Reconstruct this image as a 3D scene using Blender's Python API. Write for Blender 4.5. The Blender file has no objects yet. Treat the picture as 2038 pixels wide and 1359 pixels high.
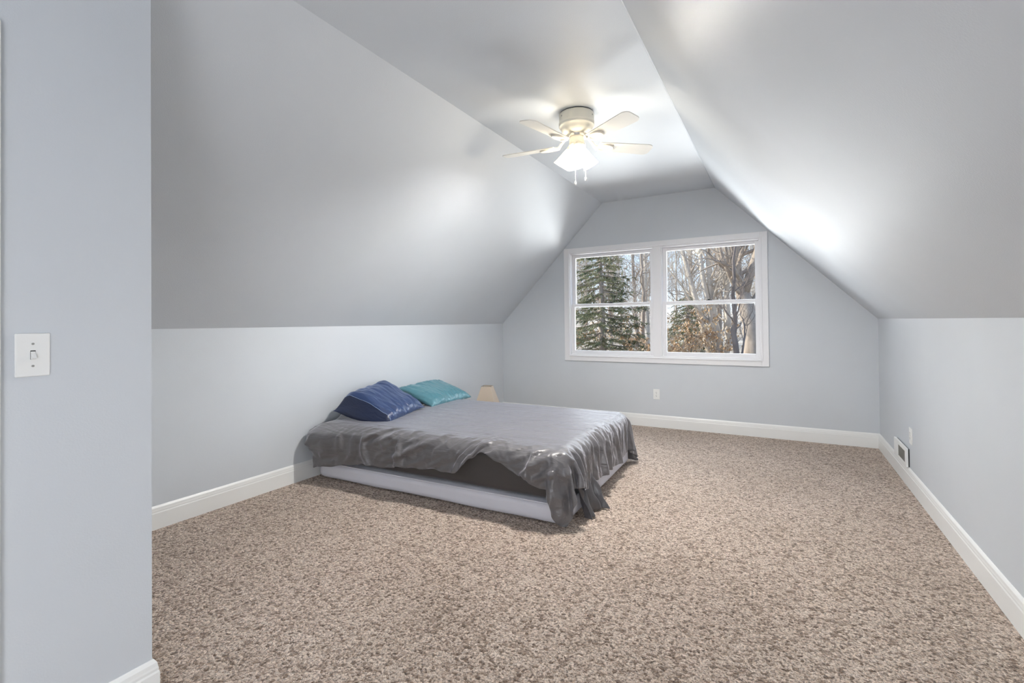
import bpy, bmesh, math, random
import numpy as np
from mathutils import Vector, Matrix, noise

D = bpy.data
SC = bpy.context.scene
COL = SC.collection
PI = math.pi

# ------------------------------------------------------------------ helpers
def link(o, parent=None):
    COL.objects.link(o)
    if parent is not None:
        o.parent = parent
    return o

def obj(name, bm, mat, parent=None, smooth=False, loc=None):
    m = D.meshes.new(name)
    bmesh.ops.recalc_face_normals(bm, faces=bm.faces[:])
    bm.to_mesh(m); bm.free()
    if mat: m.materials.append(mat)
    if smooth:
        for p in m.polygons: p.use_smooth = True
    o = link(D.objects.new(name, m), parent)
    if loc is not None: o.location = loc
    return o

def pyobj(name, vs, fs, mat, parent=None, smooth=False):
    m = D.meshes.new(name)
    m.from_pydata([tuple(v) for v in vs], [], [tuple(f) for f in fs])
    m.materials.append(mat)
    if smooth:
        for p in m.polygons: p.use_smooth = True
    return link(D.objects.new(name, m), parent)

def empty(name, loc=(0, 0, 0), rotz=0.0):
    o = D.objects.new(name, None)
    o.empty_display_size = .05
    o.location = loc; o.rotation_euler = (0, 0, rotz)
    return link(o)

def tag(o, label, cat, group=None, kind=None):
    o['label'] = label; o['category'] = cat
    if group: o['group'] = group
    if kind: o['kind'] = kind
    return o

def struct(o, label=None):
    o['kind'] = 'structure'
    if label: o['label'] = label
    return o

def box(bm, lo, hi, bevel=0.0, seg=2):
    r = bmesh.ops.create_cube(bm, size=1.0)
    vs = r['verts']
    for v in vs:
        v.co = Vector([lo[i] + (v.co[i] + .5) * (hi[i] - lo[i]) for i in range(3)])
    if bevel > 0:
        es = list({e for v in vs for e in v.link_edges})
        bmesh.ops.bevel(bm, geom=es, offset=bevel, segments=seg, profile=.6, affect='EDGES')
    return bm

def boxm(lo, hi, bevel=0.0, seg=2):
    return box(bmesh.new(), lo, hi, bevel, seg)

def prism(bm, pts, axis, a, b):
    """polygon pts (two coordinates, the axes other than `axis`) extruded from a to b"""
    def mk(p, t):
        q = list(p); q.insert(axis, t); return bm.verts.new(q)
    A = [mk(p, a) for p in pts]; B = [mk(p, b) for p in pts]
    bm.faces.new(A); bm.faces.new(B[::-1])
    n = len(pts)
    for i in range(n):
        bm.faces.new((A[i], A[(i + 1) % n], B[(i + 1) % n], B[i]))
    return bm

def lathe(bm, prof, seg=40, mat4=None, cap=True):
    rings = []
    for (r, z) in prof:
        ring = []
        for k in range(seg):
            a = 2 * PI * k / seg
            v = Vector((r * math.cos(a), r * math.sin(a), z))
            if mat4 is not None: v = mat4 @ v
            ring.append(bm.verts.new(v))
        rings.append(ring)
    for A, B in zip(rings, rings[1:]):
        for k in range(seg):
            bm.faces.new((A[k], A[(k + 1) % seg], B[(k + 1) % seg], B[k]))
    if cap:
        bm.faces.new(rings[0]); bm.faces.new(rings[-1][::-1])
    return bm

def tube(vs, fs, pts, rad, n=6, cap=True):
    base = len(vs)
    ref = Vector((.3, .9, .2))
    m = len(pts)
    for i, p in enumerate(pts):
        d = (pts[min(i + 1, m - 1)] - pts[max(i - 1, 0)])
        if d.length < 1e-9: d = Vector((0, 0, 1))
        d.normalize()
        x = d.cross(ref)
        if x.length < 1e-3: x = d.cross(Vector((1, 0, 0)))
        x.normalize(); y = d.cross(x)
        r = rad[i]
        for k in range(n):
            a = 2 * PI * k / n
            vs.append(p + x * (r * math.cos(a)) + y * (r * math.sin(a)))
    for i in range(m - 1):
        for k in range(n):
            a = base + i * n + k; b = base + i * n + (k + 1) % n
            fs.append((a, b, b + n, a + n))
    if cap:
        fs.append(tuple(base + k for k in range(n))[::-1])
        fs.append(tuple(base + (m - 1) * n + k for k in range(n)))

# ------------------------------------------------------------------ materials
class NT:
    def __init__(s, name):
        s.m = D.materials.new(name); s.m.use_nodes = True
        s.t = s.m.node_tree; s.t.nodes.clear()
        s.out = s.t.nodes.new('ShaderNodeOutputMaterial')
        s.b = s.t.nodes.new('ShaderNodeBsdfPrincipled')
        s.t.links.new(s.b.outputs[0], s.out.inputs[0])
    def n(s, typ, **kw):
        x = s.t.nodes.new(typ)
        for k, v in kw.items():
            if k in x.inputs: x.inputs[k].default_value = v
            else: setattr(x, k, v)
        return x
    def l(s, a, b): s.t.links.new(a, b)
    def coord(s, kind='Object', scale=(1, 1, 1), rot=(0, 0, 0)):
        c = s.n('ShaderNodeTexCoord'); m = s.n('ShaderNodeMapping')
        m.inputs['Scale'].default_value = scale; m.inputs['Rotation'].default_value = rot
        s.l(c.outputs[kind], m.inputs[0]); return m.outputs[0]
    def noise(s, vec, scale, detail=3, rough=.5, dist=0.0):
        x = s.n('ShaderNodeTexNoise'); x.inputs['Scale'].default_value = scale
        x.inputs['Detail'].default_value = detail; x.inputs['Roughness'].default_value = rough
        x.inputs['Distortion'].default_value = dist
        s.l(vec, x.inputs['Vector']); return x
    def ramp(s, fac, stops):
        r = s.n('ShaderNodeValToRGB'); e = r.color_ramp.elements
        while len(e) < len(stops): e.new(.5)
        for i, (p, c) in enumerate(stops):
            e[i].position = p; e[i].color = (*c, 1)
        s.l(fac, r.inputs[0]); return r.outputs[0]
    def bump(s, h, strength, dist):
        b = s.n('ShaderNodeBump'); b.inputs['Strength'].default_value = strength
        b.inputs['Distance'].default_value = dist
        s.l(h, b.inputs['Height']); s.l(b.outputs[0], s.b.inputs['Normal']); return b
    def set(s, **kw):
        for k, v in kw.items():
            k = k.replace('_', ' ')
            i = s.b.inputs[k]
            i.default_value = (*v, 1) if isinstance(v, tuple) and len(v) == 3 else v
        return s

def plain(name, col, rough=.5, **kw):
    n = NT(name); n.set(Base_Color=col, Roughness=rough, **kw); return n.m

def paint(name, col, rough=.4, spec=.5, bs=.12):
    n = NT(name); v = n.coord('Object')
    a = n.noise(v, 2.2, 2, .5)
    c = n.ramp(a.outputs[0], [(.3, tuple(x * .985 for x in col)), (.7, tuple(min(1, x * 1.015) for x in col))])
    n.l(c, n.b.inputs['Base Color'])
    n.set(Roughness=rough, Specular_IOR_Level=spec)
    h = n.noise(v, 190, 2, .5)
    n.bump(h.outputs[0], bs, .0025)
    return n.m

M = {}
M['wall'] = paint('grey_blue_satin_paint', (.585, .618, .655), .48, .42)
M['ceil'] = paint('grey_blue_ceiling_paint', (.598, .630, .667), .48, .42, .22)
M['trim'] = plain('white_gloss_trim', (.80, .81, .80), .32)
M['vinyl'] = plain('white_vinyl', (.78, .78, .80), .35)
M['plate'] = plain('white_plastic_plate', (.80, .81, .80), .38)
M['dark'] = plain('dark_recess', (.02, .02, .02), .7)
M['screw'] = plain('painted_screw', (.32, .32, .30), .4)
M['fan'] = plain('ivory_enamel', (.80, .77, .68), .33)
M['blade'] = plain('white_blade_laminate', (.84, .82, .76), .38)
M['chrome'] = plain('polished_chrome', (.75, .75, .75), .12, Metallic=1.0)
M['cord'] = plain('white_pull_cord', (.85, .85, .83), .5)

def glass():
    n = NT('window_glass'); t = n.t
    t.nodes.remove(n.b)
    tr = n.n('ShaderNodeBsdfTransparent'); gl = n.n('ShaderNodeBsdfGlossy'); gl.inputs['Roughness'].default_value = .02
    tr.inputs[0].default_value = (.97, .985, .98, 1)
    mx = n.n('ShaderNodeMixShader'); mx.inputs[0].default_value = .006
    n.l(tr.outputs[0], mx.inputs[1]); n.l(gl.outputs[0], mx.inputs[2]); n.l(mx.outputs[0], n.out.inputs[0])
    return n.m
M['glass'] = glass()

def shade_glass():
    n = NT('frosted_lit_glass')
    n.set(Base_Color=(.95, .93, .86), Roughness=.5)
    n.b.inputs['Emission Color'].default_value = (1.0, .84, .60, 1)
    n.b.inputs['Emission Strength'].default_value = SHADE_E
    return n.m
SHADE_E = 12.0
M['shade'] = shade_glass()
n = NT('lit_bulb'); n.set(Base_Color=(.9, .9, .9)); n.b.inputs['Emission Color'].default_value = (1, .97, .94, 1); n.b.inputs['Emission Strength'].default_value = 2600.0
M['bulb'] = n.m

def carpet():
    n = NT('speckled_beige_carpet')
    v = n.coord('Object')
    w = n.noise(v, 55, 2, .5)
    add = n.n('ShaderNodeMix', data_type='RGBA', blend_type='ADD'); add.inputs[0].default_value = .022
    n.l(v, add.inputs[6]); n.l(w.outputs['Color'], add.inputs[7])
    vec = add.outputs[2]
    vo = n.n('ShaderNodeTexVoronoi'); vo.inputs['Scale'].default_value = 76
    n.l(vec, vo.inputs['Vector'])
    sep = n.n('ShaderNodeSeparateColor'); n.l(vo.outputs['Color'], sep.inputs[0])
    a = n.noise(v, 105, 3, .6, .6)
    big = n.noise(v, 1.3, 3, .55)
    # fibre colour: tufts of several browns, then shade between them painted in
    c = n.ramp(sep.outputs[0], [(0.0, (.25, .178, .13)), (.18, (.46, .36, .285)), (.45, (.70, .59, .50)), (1.0, (.85, .75, .665))])
    m2 = n.n('ShaderNodeMix', data_type='RGBA', blend_type='MULTIPLY'); m2.inputs[0].default_value = .85
    g = n.ramp(a.outputs[0], [(.36, (.20, .16, .13)), (.50, (.92, .90, .88)), (.72, (1.30, 1.26, 1.22))])  # multiplies shade into the low spots between tufts
    n.l(c, m2.inputs[6]); n.l(g, m2.inputs[7])
    sq = n.noise(v, 95, 1, .5, 1.2)
    ab = n.n('ShaderNodeMath', operation='SUBTRACT'); n.l(sq.outputs[0], ab.inputs[0]); ab.inputs[1].default_value = .5
    ab2 = n.n('ShaderNodeMath', operation='ABSOLUTE'); n.l(ab.outputs[0], ab2.inputs[0])
    gap_shade = n.ramp(ab2.outputs[0], [(.0, (.50, .44, .39)), (.03, (.76, .72, .68)), (.07, (1.06, 1.06, 1.06))])  # dark squiggles paint the shade between twisted fibres
    m4 = n.n('ShaderNodeMix', data_type='RGBA', blend_type='MULTIPLY'); m4.inputs[0].default_value = .9
    n.l(m2.outputs[2], m4.inputs[6]); n.l(gap_shade, m4.inputs[7])
    m3 = n.n('ShaderNodeMix', data_type='RGBA', blend_type='MULTIPLY'); m3.inputs[0].default_value = 1
    b2 = n.ramp(big.outputs[0], [(.3, (.90, .88, .86)), (.7, (1.06, 1.05, 1.05))])
    n.l(m4.outputs[2], m3.inputs[6]); n.l(b2, m3.inputs[7])
    n.l(m3.outputs[2], n.b.inputs['Base Color'])
    n.set(Roughness=.95, Specular_IOR_Level=.15, Sheen_Weight=.25, Sheen_Roughness=.5)
    ma = n.n('ShaderNodeMath', operation='SUBTRACT'); n.l(a.outputs[0], ma.inputs[0]); n.l(vo.outputs['Distance'], ma.inputs[1])
    n.bump(ma.outputs[0], 1.0, .012)
    return n.m
M['carpet'] = carpet()

def satin(name, col, rough=.36, spec=.7, sheen=.35, stretch=(1.2, 9, 9), bs=.5, sc=3.0, tint=(.9, .9, 1.0), dist=.02):
    n = NT(name); v = n.coord('Object', stretch)
    a = n.noise(v, sc, 4, .55, .6)
    n.set(Base_Color=col, Roughness=rough, Specular_IOR_Level=spec, Sheen_Weight=sheen, Sheen_Roughness=.35)
    n.b.inputs['Sheen Tint'].default_value = (*tint, 1)
    n.bump(a.outputs[0], bs, dist)
    return n.m
M['comforter'] = satin('grey_satin_comforter', (.120, .114, .119), .36, .8, .8, (1.0, 6, 6), .65, 2.4)
M['fitted'] = satin('dark_grey_sheet', (.068, .062, .060), .6, .3, .2, (1.5, 5, 5), .2, 2.0)
M['tail'] = satin('dark_satin_sheet', (.06, .056, .06), .33, .7, .2, (6, 6, 1), .5, 3.0)
M['boxspring'] = satin('pale_grey_cover', (.70, .70, .76), .8, .2, .2, (2, 3, 3), .25, 1.6)
M['navy'] = satin('navy_satin', (.011, .036, .125), .34, .8, .35, (5, 2, 5), .55, 4.0, (.5, .65, 1))
M['navy_hem'] = satin('dark_navy_satin_hem', (.006, .014, .05), .36, .7, .15, (5, 2, 5), .35, 4.0, (.5, .65, 1))
M['teal'] = satin('teal_satin', (.07, .215, .265), .33, .85, .4, (5, 1.6, 5), .6, 4.5, (.7, .95, 1))
M['seam_highlight'] = plain('pale_seam_highlight', (.35, .45, .62), .6)
M['tagcloth'] = plain('white_care_tag', (.75, .74, .68), .7)
M['linen'] = plain('beige_linen_shade', (.52, .44, .355), .8)
M['lampwood'] = plain('dark_lamp_base', (.10, .07, .05), .4)

def bark(name, c0, c1, sc=3.0):
    n = NT(name); v = n.coord('Object', (1, 1, .25))
    a = n.noise(v, sc, 5, .65, .5)
    c = n.ramp(a.outputs[0], [(.3, c0), (.7, c1)])
    n.l(c, n.b.inputs['Base Color']); n.set(Roughness=.9, Specular_IOR_Level=.1)
    n.bump(a.outputs[0], .5, .05)
    return n.m
M['bark_pale'] = bark('pale_grey_bark', (.34, .29, .24), (.66, .59, .51))
M['bark_mid'] = bark('grey_brown_bark', (.20, .16, .13), (.46, .39, .33))
M['bark_dark'] = bark('dark_bark', (.10, .085, .08), (.24, .20, .18))
def leafy(name, a, b, c):
    n = NT(name); v = n.coord('Object')
    x = n.noise(v, 2.5, 3, .6)
    col = n.ramp(x.outputs[0], [(.3, a), (.5, b), (.72, c)])
    n.l(col, n.b.inputs['Base Color']); n.set(Roughness=.75, Specular_IOR_Level=.2)
    return n.m
M['needle'] = leafy('olive_green_needles', (.06, .08, .05), (.19, .20, .115), (.40, .37, .24))
M['orange'] = leafy('dry_orange_leaves', (.30, .18, .10), (.46, .31, .18), (.58, .47, .33))
M['litter'] = leafy('leaf_litter', (.17, .13, .10), (.29, .235, .18), (.42, .37, .30))

# ------------------------------------------------------------------ the room
XL, XR, YE, YB = -3.372, .822, 5.752, -2.2
ZKL, ZKR, ZC, XCL, XCR = 1.230, 1.247, 2.727, -1.917, -.617
T = .14
PX, PY = -1.838, .808           # corner of the partition by the entrance

def zs(x):                       # underside of the roof at x
    if x < XCL: return ZKL + (x - XL) / (XCL - XL) * (ZC - ZKL)
    if x > XCR: return ZKR + (XR - x) / (XR - XCR) * (ZC - ZKR)
    return ZC

fl = boxm((XL - T, YB - T, -.2), (XR + T, YE + T, 0.0))
struct(obj('floor', fl, M['carpet']), 'speckled beige carpet')
struct(obj('wall_left', boxm((XL - T, YB, 0), (XL, YE, ZKL)), M['wall']))
struct(obj('wall_right', boxm((XR, YB, 0), (XR + T, YE, ZKR)), M['wall']))
def slope(name, p, q, nx):
    t = T
    d = Vector((q[0] - p[0], 0, q[1] - p[1])).normalized(); n = Vector((nx * abs(d.z), 0, abs(d.x)))
    bm = bmesh.new()
    prism(bm, [(p[0], p[1]), (q[0], q[1]), (q[0] + n.x * t, q[1] + n.z * t), (p[0] + n.x * t, p[1] + n.z * t)], 1, YB, YE)
    return struct(obj(name, bm, M['ceil']))
slope('ceiling_left', (XL, ZKL), (XCL, ZC), -1)
slope('ceiling_right', (XR, ZKR), (XCR, ZC), 1)
vs, fs = [], []; tube(vs, fs, [Vector((XCR + .001, YB, ZC)), Vector((XCR + .001, YE, ZC))], [.006, .006], 10)
struct(pyobj('trim_2', vs, fs, M['ceil'], None, True), 'painted joint bead of the ceiling')
struct(obj('ceiling', boxm((XCL - .1, YB, ZC), (XCR + .1, YE, ZC + T)), M['ceil']))

H0, H1, HZ0, HZ1 = -2.385, -.160, .800, 2.136       # opening of the window
def gable(name, y0, y1, hole):
    h0, h1, z0, z1 = hole
    bm = bmesh.new()
    prism(bm, [(XL, 0), (h0, 0), (h0, zs(h0)), (XL, ZKL)], 1, y0, y1)
    prism(bm, [(h1, 0), (XR, 0), (XR, ZKR), (h1, zs(h1))], 1, y0, y1)
    prism(bm, [(h0, 0), (h1, 0), (h1, z0), (h0, z0)], 1, y0, y1)
    prism(bm, [(h0, z1), (h1, z1), (h1, zs(h1)), (XCR, ZC), (XCL, ZC), (h0, zs(h0))], 1, y0, y1)
    return struct(obj(name, bm, M['wall']))
gable('wall_end', YE, YE + T, (H0, H1, HZ0, HZ1))
gable('wall_back', YB - T, YB, (-1.3, -1.2, 1.0, 1.0))
# the partition with the light switch: closes off the left of the entrance
bm = bmesh.new()
def zpart(x): return zs(x) - .0
prism(bm, [(XL, 0), (PX, 0), (PX, ZC), (XCL, ZC), (XL, ZKL)], 1, YB, PY)
struct(obj('wall_partition', bm, M['wall']))

# baseboards: a stepped, moulded profile run along each wall
BBP = [(0, 0), (.016, 0), (.016, .098), (.0135, .104), (.0135, .112), (.012, .118), (.0105, .130), (.006, .138), (.003, .142), (0, .142)]
def baseboard(name, a, b, inward, flip0=0, flip1=0):
    """a->b along the wall foot; inward: unit vector into the room; flip = mitre (+1 longer at the front)"""
    a = Vector((*a, 0)); b = Vector((*b, 0)); n = Vector((*inward, 0)); d = (b - a).normalized()
    bm = bmesh.new()
    A = [bm.verts.new(a + n * o + Vector((0, 0, z)) - d * (o * flip0)) for o, z in BBP]
    B = [bm.verts.new(b + n * o + Vector((0, 0, z)) + d * (o * flip1)) for o, z in BBP]
    bm.faces.new(A); bm.faces.new(B[::-1]); k = len(A)
    for i in range(k): bm.faces.new((A[i], A[(i + 1) % k], B[(i + 1) % k], B[i]))
    return struct(obj(name, bm, M['trim']))
baseboard('baseboard_left', (XL, PY), (XL, YE), (1, 0), 0, -1)
baseboard('baseboard_end', (XL, YE), (XR, YE), (0, -1), -1, -1)
baseboard('baseboard_right', (XR, YE), (XR, YB), (-1, 0), -1, 0)
baseboard('baseboard_partition', (PX, .46), (PX, PY), (1, 0), 0, 1)
baseboard('baseboard_return', (PX, PY), (XL, PY), (0, 1), 1, -1)
# casing of the doorway in the partition, just at the frame's left edge
bm = bmesh.new(); box(bm, (PX - .004, .362, 0), (PX + .017, .449, 2.08), .004)
struct(obj('trim_1', bm, M['trim']), 'white door casing')

# ------------------------------------------------------------------ the double window
def frame_rect(bm, x0, x1, z0, z1, w, y0, y1, bevel=.002):
    """four mitre-less members of width w=(left,right,bottom,top)"""
    l, r, b, t = w
    box(bm, (x0, y0, z0), (x0 + l, y1, z1), bevel)
    box(bm, (x1 - r, y0, z0), (x1, y1, z1), bevel)
    box(bm, (x0 + l, y0, z0), (x1 - r, y1, z0 + b), bevel)
    box(bm, (x0 + l, y0, z1 - t), (x1 - r, y1, z1), bevel)

win = struct(empty('window_1', (-1.273, YE, .751)), 'white double-hung twin window')
W0 = Vector((-1.273, YE, .751))
def wobj(name, bm, mat, parent=None):
    bmesh.ops.translate(bm, verts=bm.verts[:], vec=-W0)
    return obj(name, bm, mat, parent or win)
WX0, WX1, WZ0, WZ1 = -2.436, -.108, .751, 2.188
bm = bmesh.new(); frame_rect(bm, WX0, WX1, WZ0, WZ1, (.072, .070, .068, .062), YE - .018, YE + .002, .003)
wobj('casing', bm, M['vinyl'])
bm = bmesh.new(); frame_rect(bm, WX0 + .058, WX1 - .056, WZ0 + .054, WZ1 - .050, (.016, .016, .016, .014), YE - .026, YE + .0, .003)
wobj('casing_bead', bm, M['vinyl'])
bm = bmesh.new()
JX0, JX1, JZ0, JZ1 = WX0 + .062, WX1 - .062, WZ0 + .060, WZ1 - .056
frame_rect(bm, JX0, JX1, JZ0, JZ1, (.022, .022, .024, .022), YE - .004, YE + .13, .002)
box(bm, (-1.305, YE - .012, JZ0), (-1.215, YE + .13, JZ1), .003)      # the mullion between the two units
box(bm, (-1.316, YE + .006, JZ0), (-1.204, YE + .13, JZ1), .003)
wobj('window_frame', bm, M['vinyl'])
ZM = 1.462                                                                # meeting rails
for (a, b) in ((JX0 + .022, -1.316), (-1.204, JX1 - .022)):
    # upper sash sits further out, lower sash further in
    bm = bmesh.new(); frame_rect(bm, a, b, ZM - .030, JZ1 - .020, (.040, .040, .045, .040), YE + .075, YE + .110, .003)
    s = wobj('upper_sash', bm, M['vinyl'])
    bm = bmesh.new(); box(bm, (a + .036, YE + .090, ZM + .010), (b - .036, YE + .094, JZ1 - .056)); wobj('glass_pane', bm, M['glass'], s)
    bm = bmesh.new(); frame_rect(bm, a - .006, b + .006, JZ0 + .018, ZM + .012, (.046, .046, .052, .034), YE + .030, YE + .066, .003)
    s = wobj('lower_sash', bm, M['vinyl'])
    bm = bmesh.new(); box(bm, (a + .036, YE + .046, JZ0 + .066), (b - .036, YE + .050, ZM - .018)); wobj('glass_pane', bm, M['glass'], s)
    mx = (a + b) / 2
    bm = bmesh.new(); box(bm, (mx - .03, YE + .040, ZM + .010), (mx + .03, YE + .062, ZM + .020), .003); lathe(bm, [(.012, ZM + .018), (.012, ZM + .028), (.004, ZM + .03)], 12, Matrix.Translation((mx, YE + .05, 0)))
    wobj('sash_lock', bm, M['dark'], s)

# ------------------------------------------------------------------ outlets, switch, register
def wallplate(name, loc, rotz, w, h, kind):
    """plate faces local -Y, its back on y=0"""
    r = empty(name, loc, rotz)
    bm = bmesh.new()
    box(bm, (-w / 2, -.006, -h / 2), (w / 2, 0, h / 2), .0035, 3)
    obj('plate', bm, M['plate'], r)
    if kind == 'switch':
        bm = bmesh.new(); box(bm, (-.0055, -.0066, -.0125), (.0055, -.0055, .0125)); obj('toggle_slot', bm, M['dark'], r)
        bm = bmesh.new()
        prism(bm, [(-.0066, .0095), (-.0066, -.0115), (-.013, -.0125), (-.0185, -.0095), (-.0175, -.0045), (-.010, .0035)], 0, -.0048, .0048)
        obj('toggle', bm, M['plate'], r)
        ys = (.031, -.031)
    else:
        for z in (.0195, -.0195):
            bm = bmesh.new()
            pts = [(.0168 * math.cos(t), z + max(-.0135, min(.0135, .0168 * math.sin(t)))) for t in [2 * PI * k / 28 for k in range(28)]]
            prism(bm, pts, 1, -.0085, -.005); f = obj('receptacle', bm, M['plate'], r)
            bm = bmesh.new()
            box(bm, (-.0075, -.0089, z - .001), (-.0052, -.0080, z + .0085)); box(bm, (.0052, -.0089, z + .0005), (.0072, -.0080, z + .0075))
            lathe(bm, [(.0026, 0), (.0026, .001)], 12, Matrix.Translation((0, -.0080, z - .007)) @ Matrix.Rotation(PI / 2, 4, 'X'))
            obj('slot', bm, M['dark'], f)
        ys = (0,)
    for z in ys:
        bm = bmesh.new(); lathe(bm, [(.0032, .0), (.0032, .0014), (.002, .002)], 14, Matrix.Translation((0, -.0056, z)) @ Matrix.Rotation(PI / 2, 4, 'X'))
        box(bm, (-.0028, -.0079, z - .0005), (.0028, -.0074, z + .0005))
        obj('screw', bm, M['screw'], r)
    return r
tag(wallplate('light_switch', (PX, .515, 1.172), PI / 2, .073, .121, 'switch'), 'white toggle light switch on the partition wall by the entrance', 'light switch')
tag(wallplate('wall_outlet', (-1.283, YE, .385), 0, .075, .120, 'outlet'), 'white duplex outlet on the end wall below the window', 'outlet')
tag(wallplate('wall_outlet', (XR, 4.475, .390), -PI / 2, .080, .120, 'outlet'), 'white outlet on the right wall, above the floor register', 'outlet')

reg = empty('wall_register', (XR, 4.745, .205), -PI / 2)     # local x runs along the wall, -y into the room
tag(reg, 'white metal air register low on the right wall above the baseboard', 'vent')
bm = bmesh.new(); box(bm, (-.203, -.008, -.060), (.203, 0, .072), .001); obj('shadow_backing', bm, M['dark'], reg)  # black backing paints the shadow behind plate edge and louvers
bm = bmesh.new(); frame_rect(bm, -.210, .210, -.062, .078, (.150, .034, .026, .028), -.024, -.008, .003); obj('register_frame', bm, M['plate'], reg)
for k in range(11):
    x = -.052 + k * .0222
    bm = bmesh.new(); box(bm, (-.0012, -.008, -.040), (.0012, .008, .054))
    bmesh.ops.rotate(bm, verts=bm.verts[:], cent=(0, 0, 0), matrix=Matrix.Rotation(.7, 3, 'Z')); bmesh.ops.translate(bm, verts=bm.verts[:], vec=(x, -.016, 0))
    obj('louver', bm, M['screw'], reg)

# ------------------------------------------------------------------ ceiling fan
FX, FY = -1.243, 3.185
fan = empty('ceiling_fan', (FX, FY, ZC))
tag(fan, 'ivory flush-mount ceiling fan with five blades and three lit glass shades', 'ceiling fan')
bm = bmesh.new(); lathe(bm, [(.116, -.008), (.116, 0)], 48); obj('shadow_ring', bm, M['dark'], fan)  # black ring paints the dark line of shade under the ceiling
bm = bmesh.new(); lathe(bm, [(.0, -.007), (.120, -.007), (.123, -.012), (.123, -.066), (.126, -.070), (.127, -.076), (.124, -.080), (.120, -.082), (.124, -.086), (.125, -.092), (.121, -.098), (.112, -.102), (.108, -.118), (.098, -.136), (.080, -.148), (.0, -.149)], 56, cap=False); obj('motor_housing', bm, M['fan'], fan, True)
for k in range(3):
    a = 2.0 + k * 2.094
    bm = bmesh.new(); lathe(bm, [(.005, 0), (.005, .003)], 12, Matrix.Rotation(a, 4, 'Z') @ Matrix.Translation((.122, 0, -.036)) @ Matrix.Rotation(PI / 2, 4, 'Y')); obj('housing_screw', bm, M['screw'], fan)
bm = bmesh.new(); lathe(bm, [(.0, -.149), (.062, -.149), (.062, -.172), (.0, -.172)], 40, cap=False); obj('hub', bm, M['chrome'], fan)
bm = bmesh.new(); lathe(bm, [(.0, -.172), (.050, -.172), (.052, -.178), (.052, -.214), (.047, -.222), (.0, -.222)], 40, cap=False); obj('switch_housing', bm, M['fan'], fan, True)
bm = bmesh.new(); lathe(bm, [(.0, -.222), (.056, -.222), (.058, -.228), (.050, -.240), (.030, -.256), (.0, -.260)], 40, cap=False); fit = obj('light_fitter', bm, M['fan'], fan, True)

BZ = -.222            # blade height under the ceiling
def outline(n=14):
    # blade plan: root at r=.165, tip at r=.565, slightly flaring, rounded tip corners
    r0, r1, w0, w1 = .160, .568, .050, .066
    pts = [(r0, -w0), (r1 - .045, -w1)]
    for k in range(1, 8):
        t = k / 8 * PI / 2; pts.append((r1 - .045 + .045 * math.sin(t), -w1 + .040 * (1 - math.cos(t))))
    up = [(x, -y) for x, y in pts][::-1]
    return pts + up
for k in range(5):
    a = math.radians(41 + 72 * k)
    R = Matrix.Rotation(a, 4, 'Z') @ Matrix.Translation((0, 0, BZ)) @ Matrix.Rotation(math.radians(-11), 4, 'X')
    bm = bmesh.new(); prism(bm, outline(), 2, -.003, .003)
    bm.transform(R); bl = obj('blade', bm, M['blade'], fan)
    # blade iron: a curved strap from the hub to an oval medallion under the blade
    vs, fs = [], []
    S = Matrix.Rotation(a, 4, 'Z')
    path = [Vector((.055, 0, -.160)), Vector((.085, 0, -.168)), Vector((.110, 0, -.196)), Vector((.135, 0, BZ - .006)), Vector((.165, 0, BZ - .008))]
    bm = bmesh.new()
    prev = None
    for i, p in enumerate(path):
        w = (.020, .017, .014, .018, .024)[i]; th = .005
        q = [bm.verts.new(S @ Vector((p.x, s * w, p.z + t))) for s, t in ((-1, -th), (1, -th), (1, th), (-1, th))]
        if prev:
            for j in range(4): bm.faces.new((prev[j], prev[(j + 1) % 4], q[(j + 1) % 4], q[j]))
        else: bm.faces.new(q)
        prev = q
    bm.faces.new(prev[::-1])
    el = Matrix.Translation((.212, 0, -.004)) @ Matrix.Diagonal((1.45, .92, 1, 1))
    lathe(bm, [(.0, -.004), (.032, -.004), (.036, -.010), (.042, -.011), (.046, -.007), (.047, .0), (.0, .001)], 32, R @ el, cap=False)
    obj('blade_iron', bm, M['fan'], fan)
# lights: three bell-shaped frosted shades, tilted outwards, one towards the entrance
LIGHTS = []
for k in range(3):
    a = math.radians(-62 + 120 * k)
    R = Matrix.Rotation(a, 4, 'Z') @ Matrix.Translation((.040, 0, -.238)) @ Matrix.Rotation(math.radians(-36), 4, 'Y')
    bm = bmesh.new(); lathe(bm, [(.0, .012), (.022, .012), (.027, .004), (.029, -.018), (.026, -.026), (.0, -.026)], 28, R, cap=False); soc = obj('lamp_socket', bm, M['fan'], fan, True)
    bm = bmesh.new()
    prof = [(.026, -.020), (.030, -.030), (.034, -.050), (.040, -.080), (.047, -.110), (.055, -.138), (.058, -.146), (.056, -.146), (.044, -.108), (.036, -.078), (.030, -.050), (.026, -.030), (.0, -.026)]
    lathe(bm, prof, 36, R, cap=False); obj('lamp_shade', bm, M['shade'], fan, True)
    bm = bmesh.new(); lathe(bm, [(.0, -.028), (.012, -.032), (.014, -.045), (.022, -.065), (.026, -.085), (.022, -.103), (.010, -.112), (.0, -.114)], 24, R, cap=False)
    obj('bulb', bm, M['bulb'], soc, True)
for (dx, dy, z0, z1) in ((.012, -.064, -.205, -.505), (.060, .012, -.205, -.462)):
    vs, fs = [], []
    tube(vs, fs, [Vector((dx * .85, dy * .85, z0 + .01)), Vector((dx, dy, z0 - .01)), Vector((dx, dy, z1))], [.0011] * 3, 8)
    c = pyobj('pull_chain', vs, fs, M['cord'], fan)
    bm = bmesh.new(); lathe(bm, [(.0, .008), (.003, .006), (.0065, -.006), (.0075, -.013), (.005, -.022), (.0, -.024)], 16, Matrix.Translation((dx, dy, z1)), cap=False)
    pl = obj('pull_knob', bm, M['cord'], c, True)

# ------------------------------------------------------------------ bed
BO = Vector((-3.306, 2.640, 0)); BR = math.radians(1.3)
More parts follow.
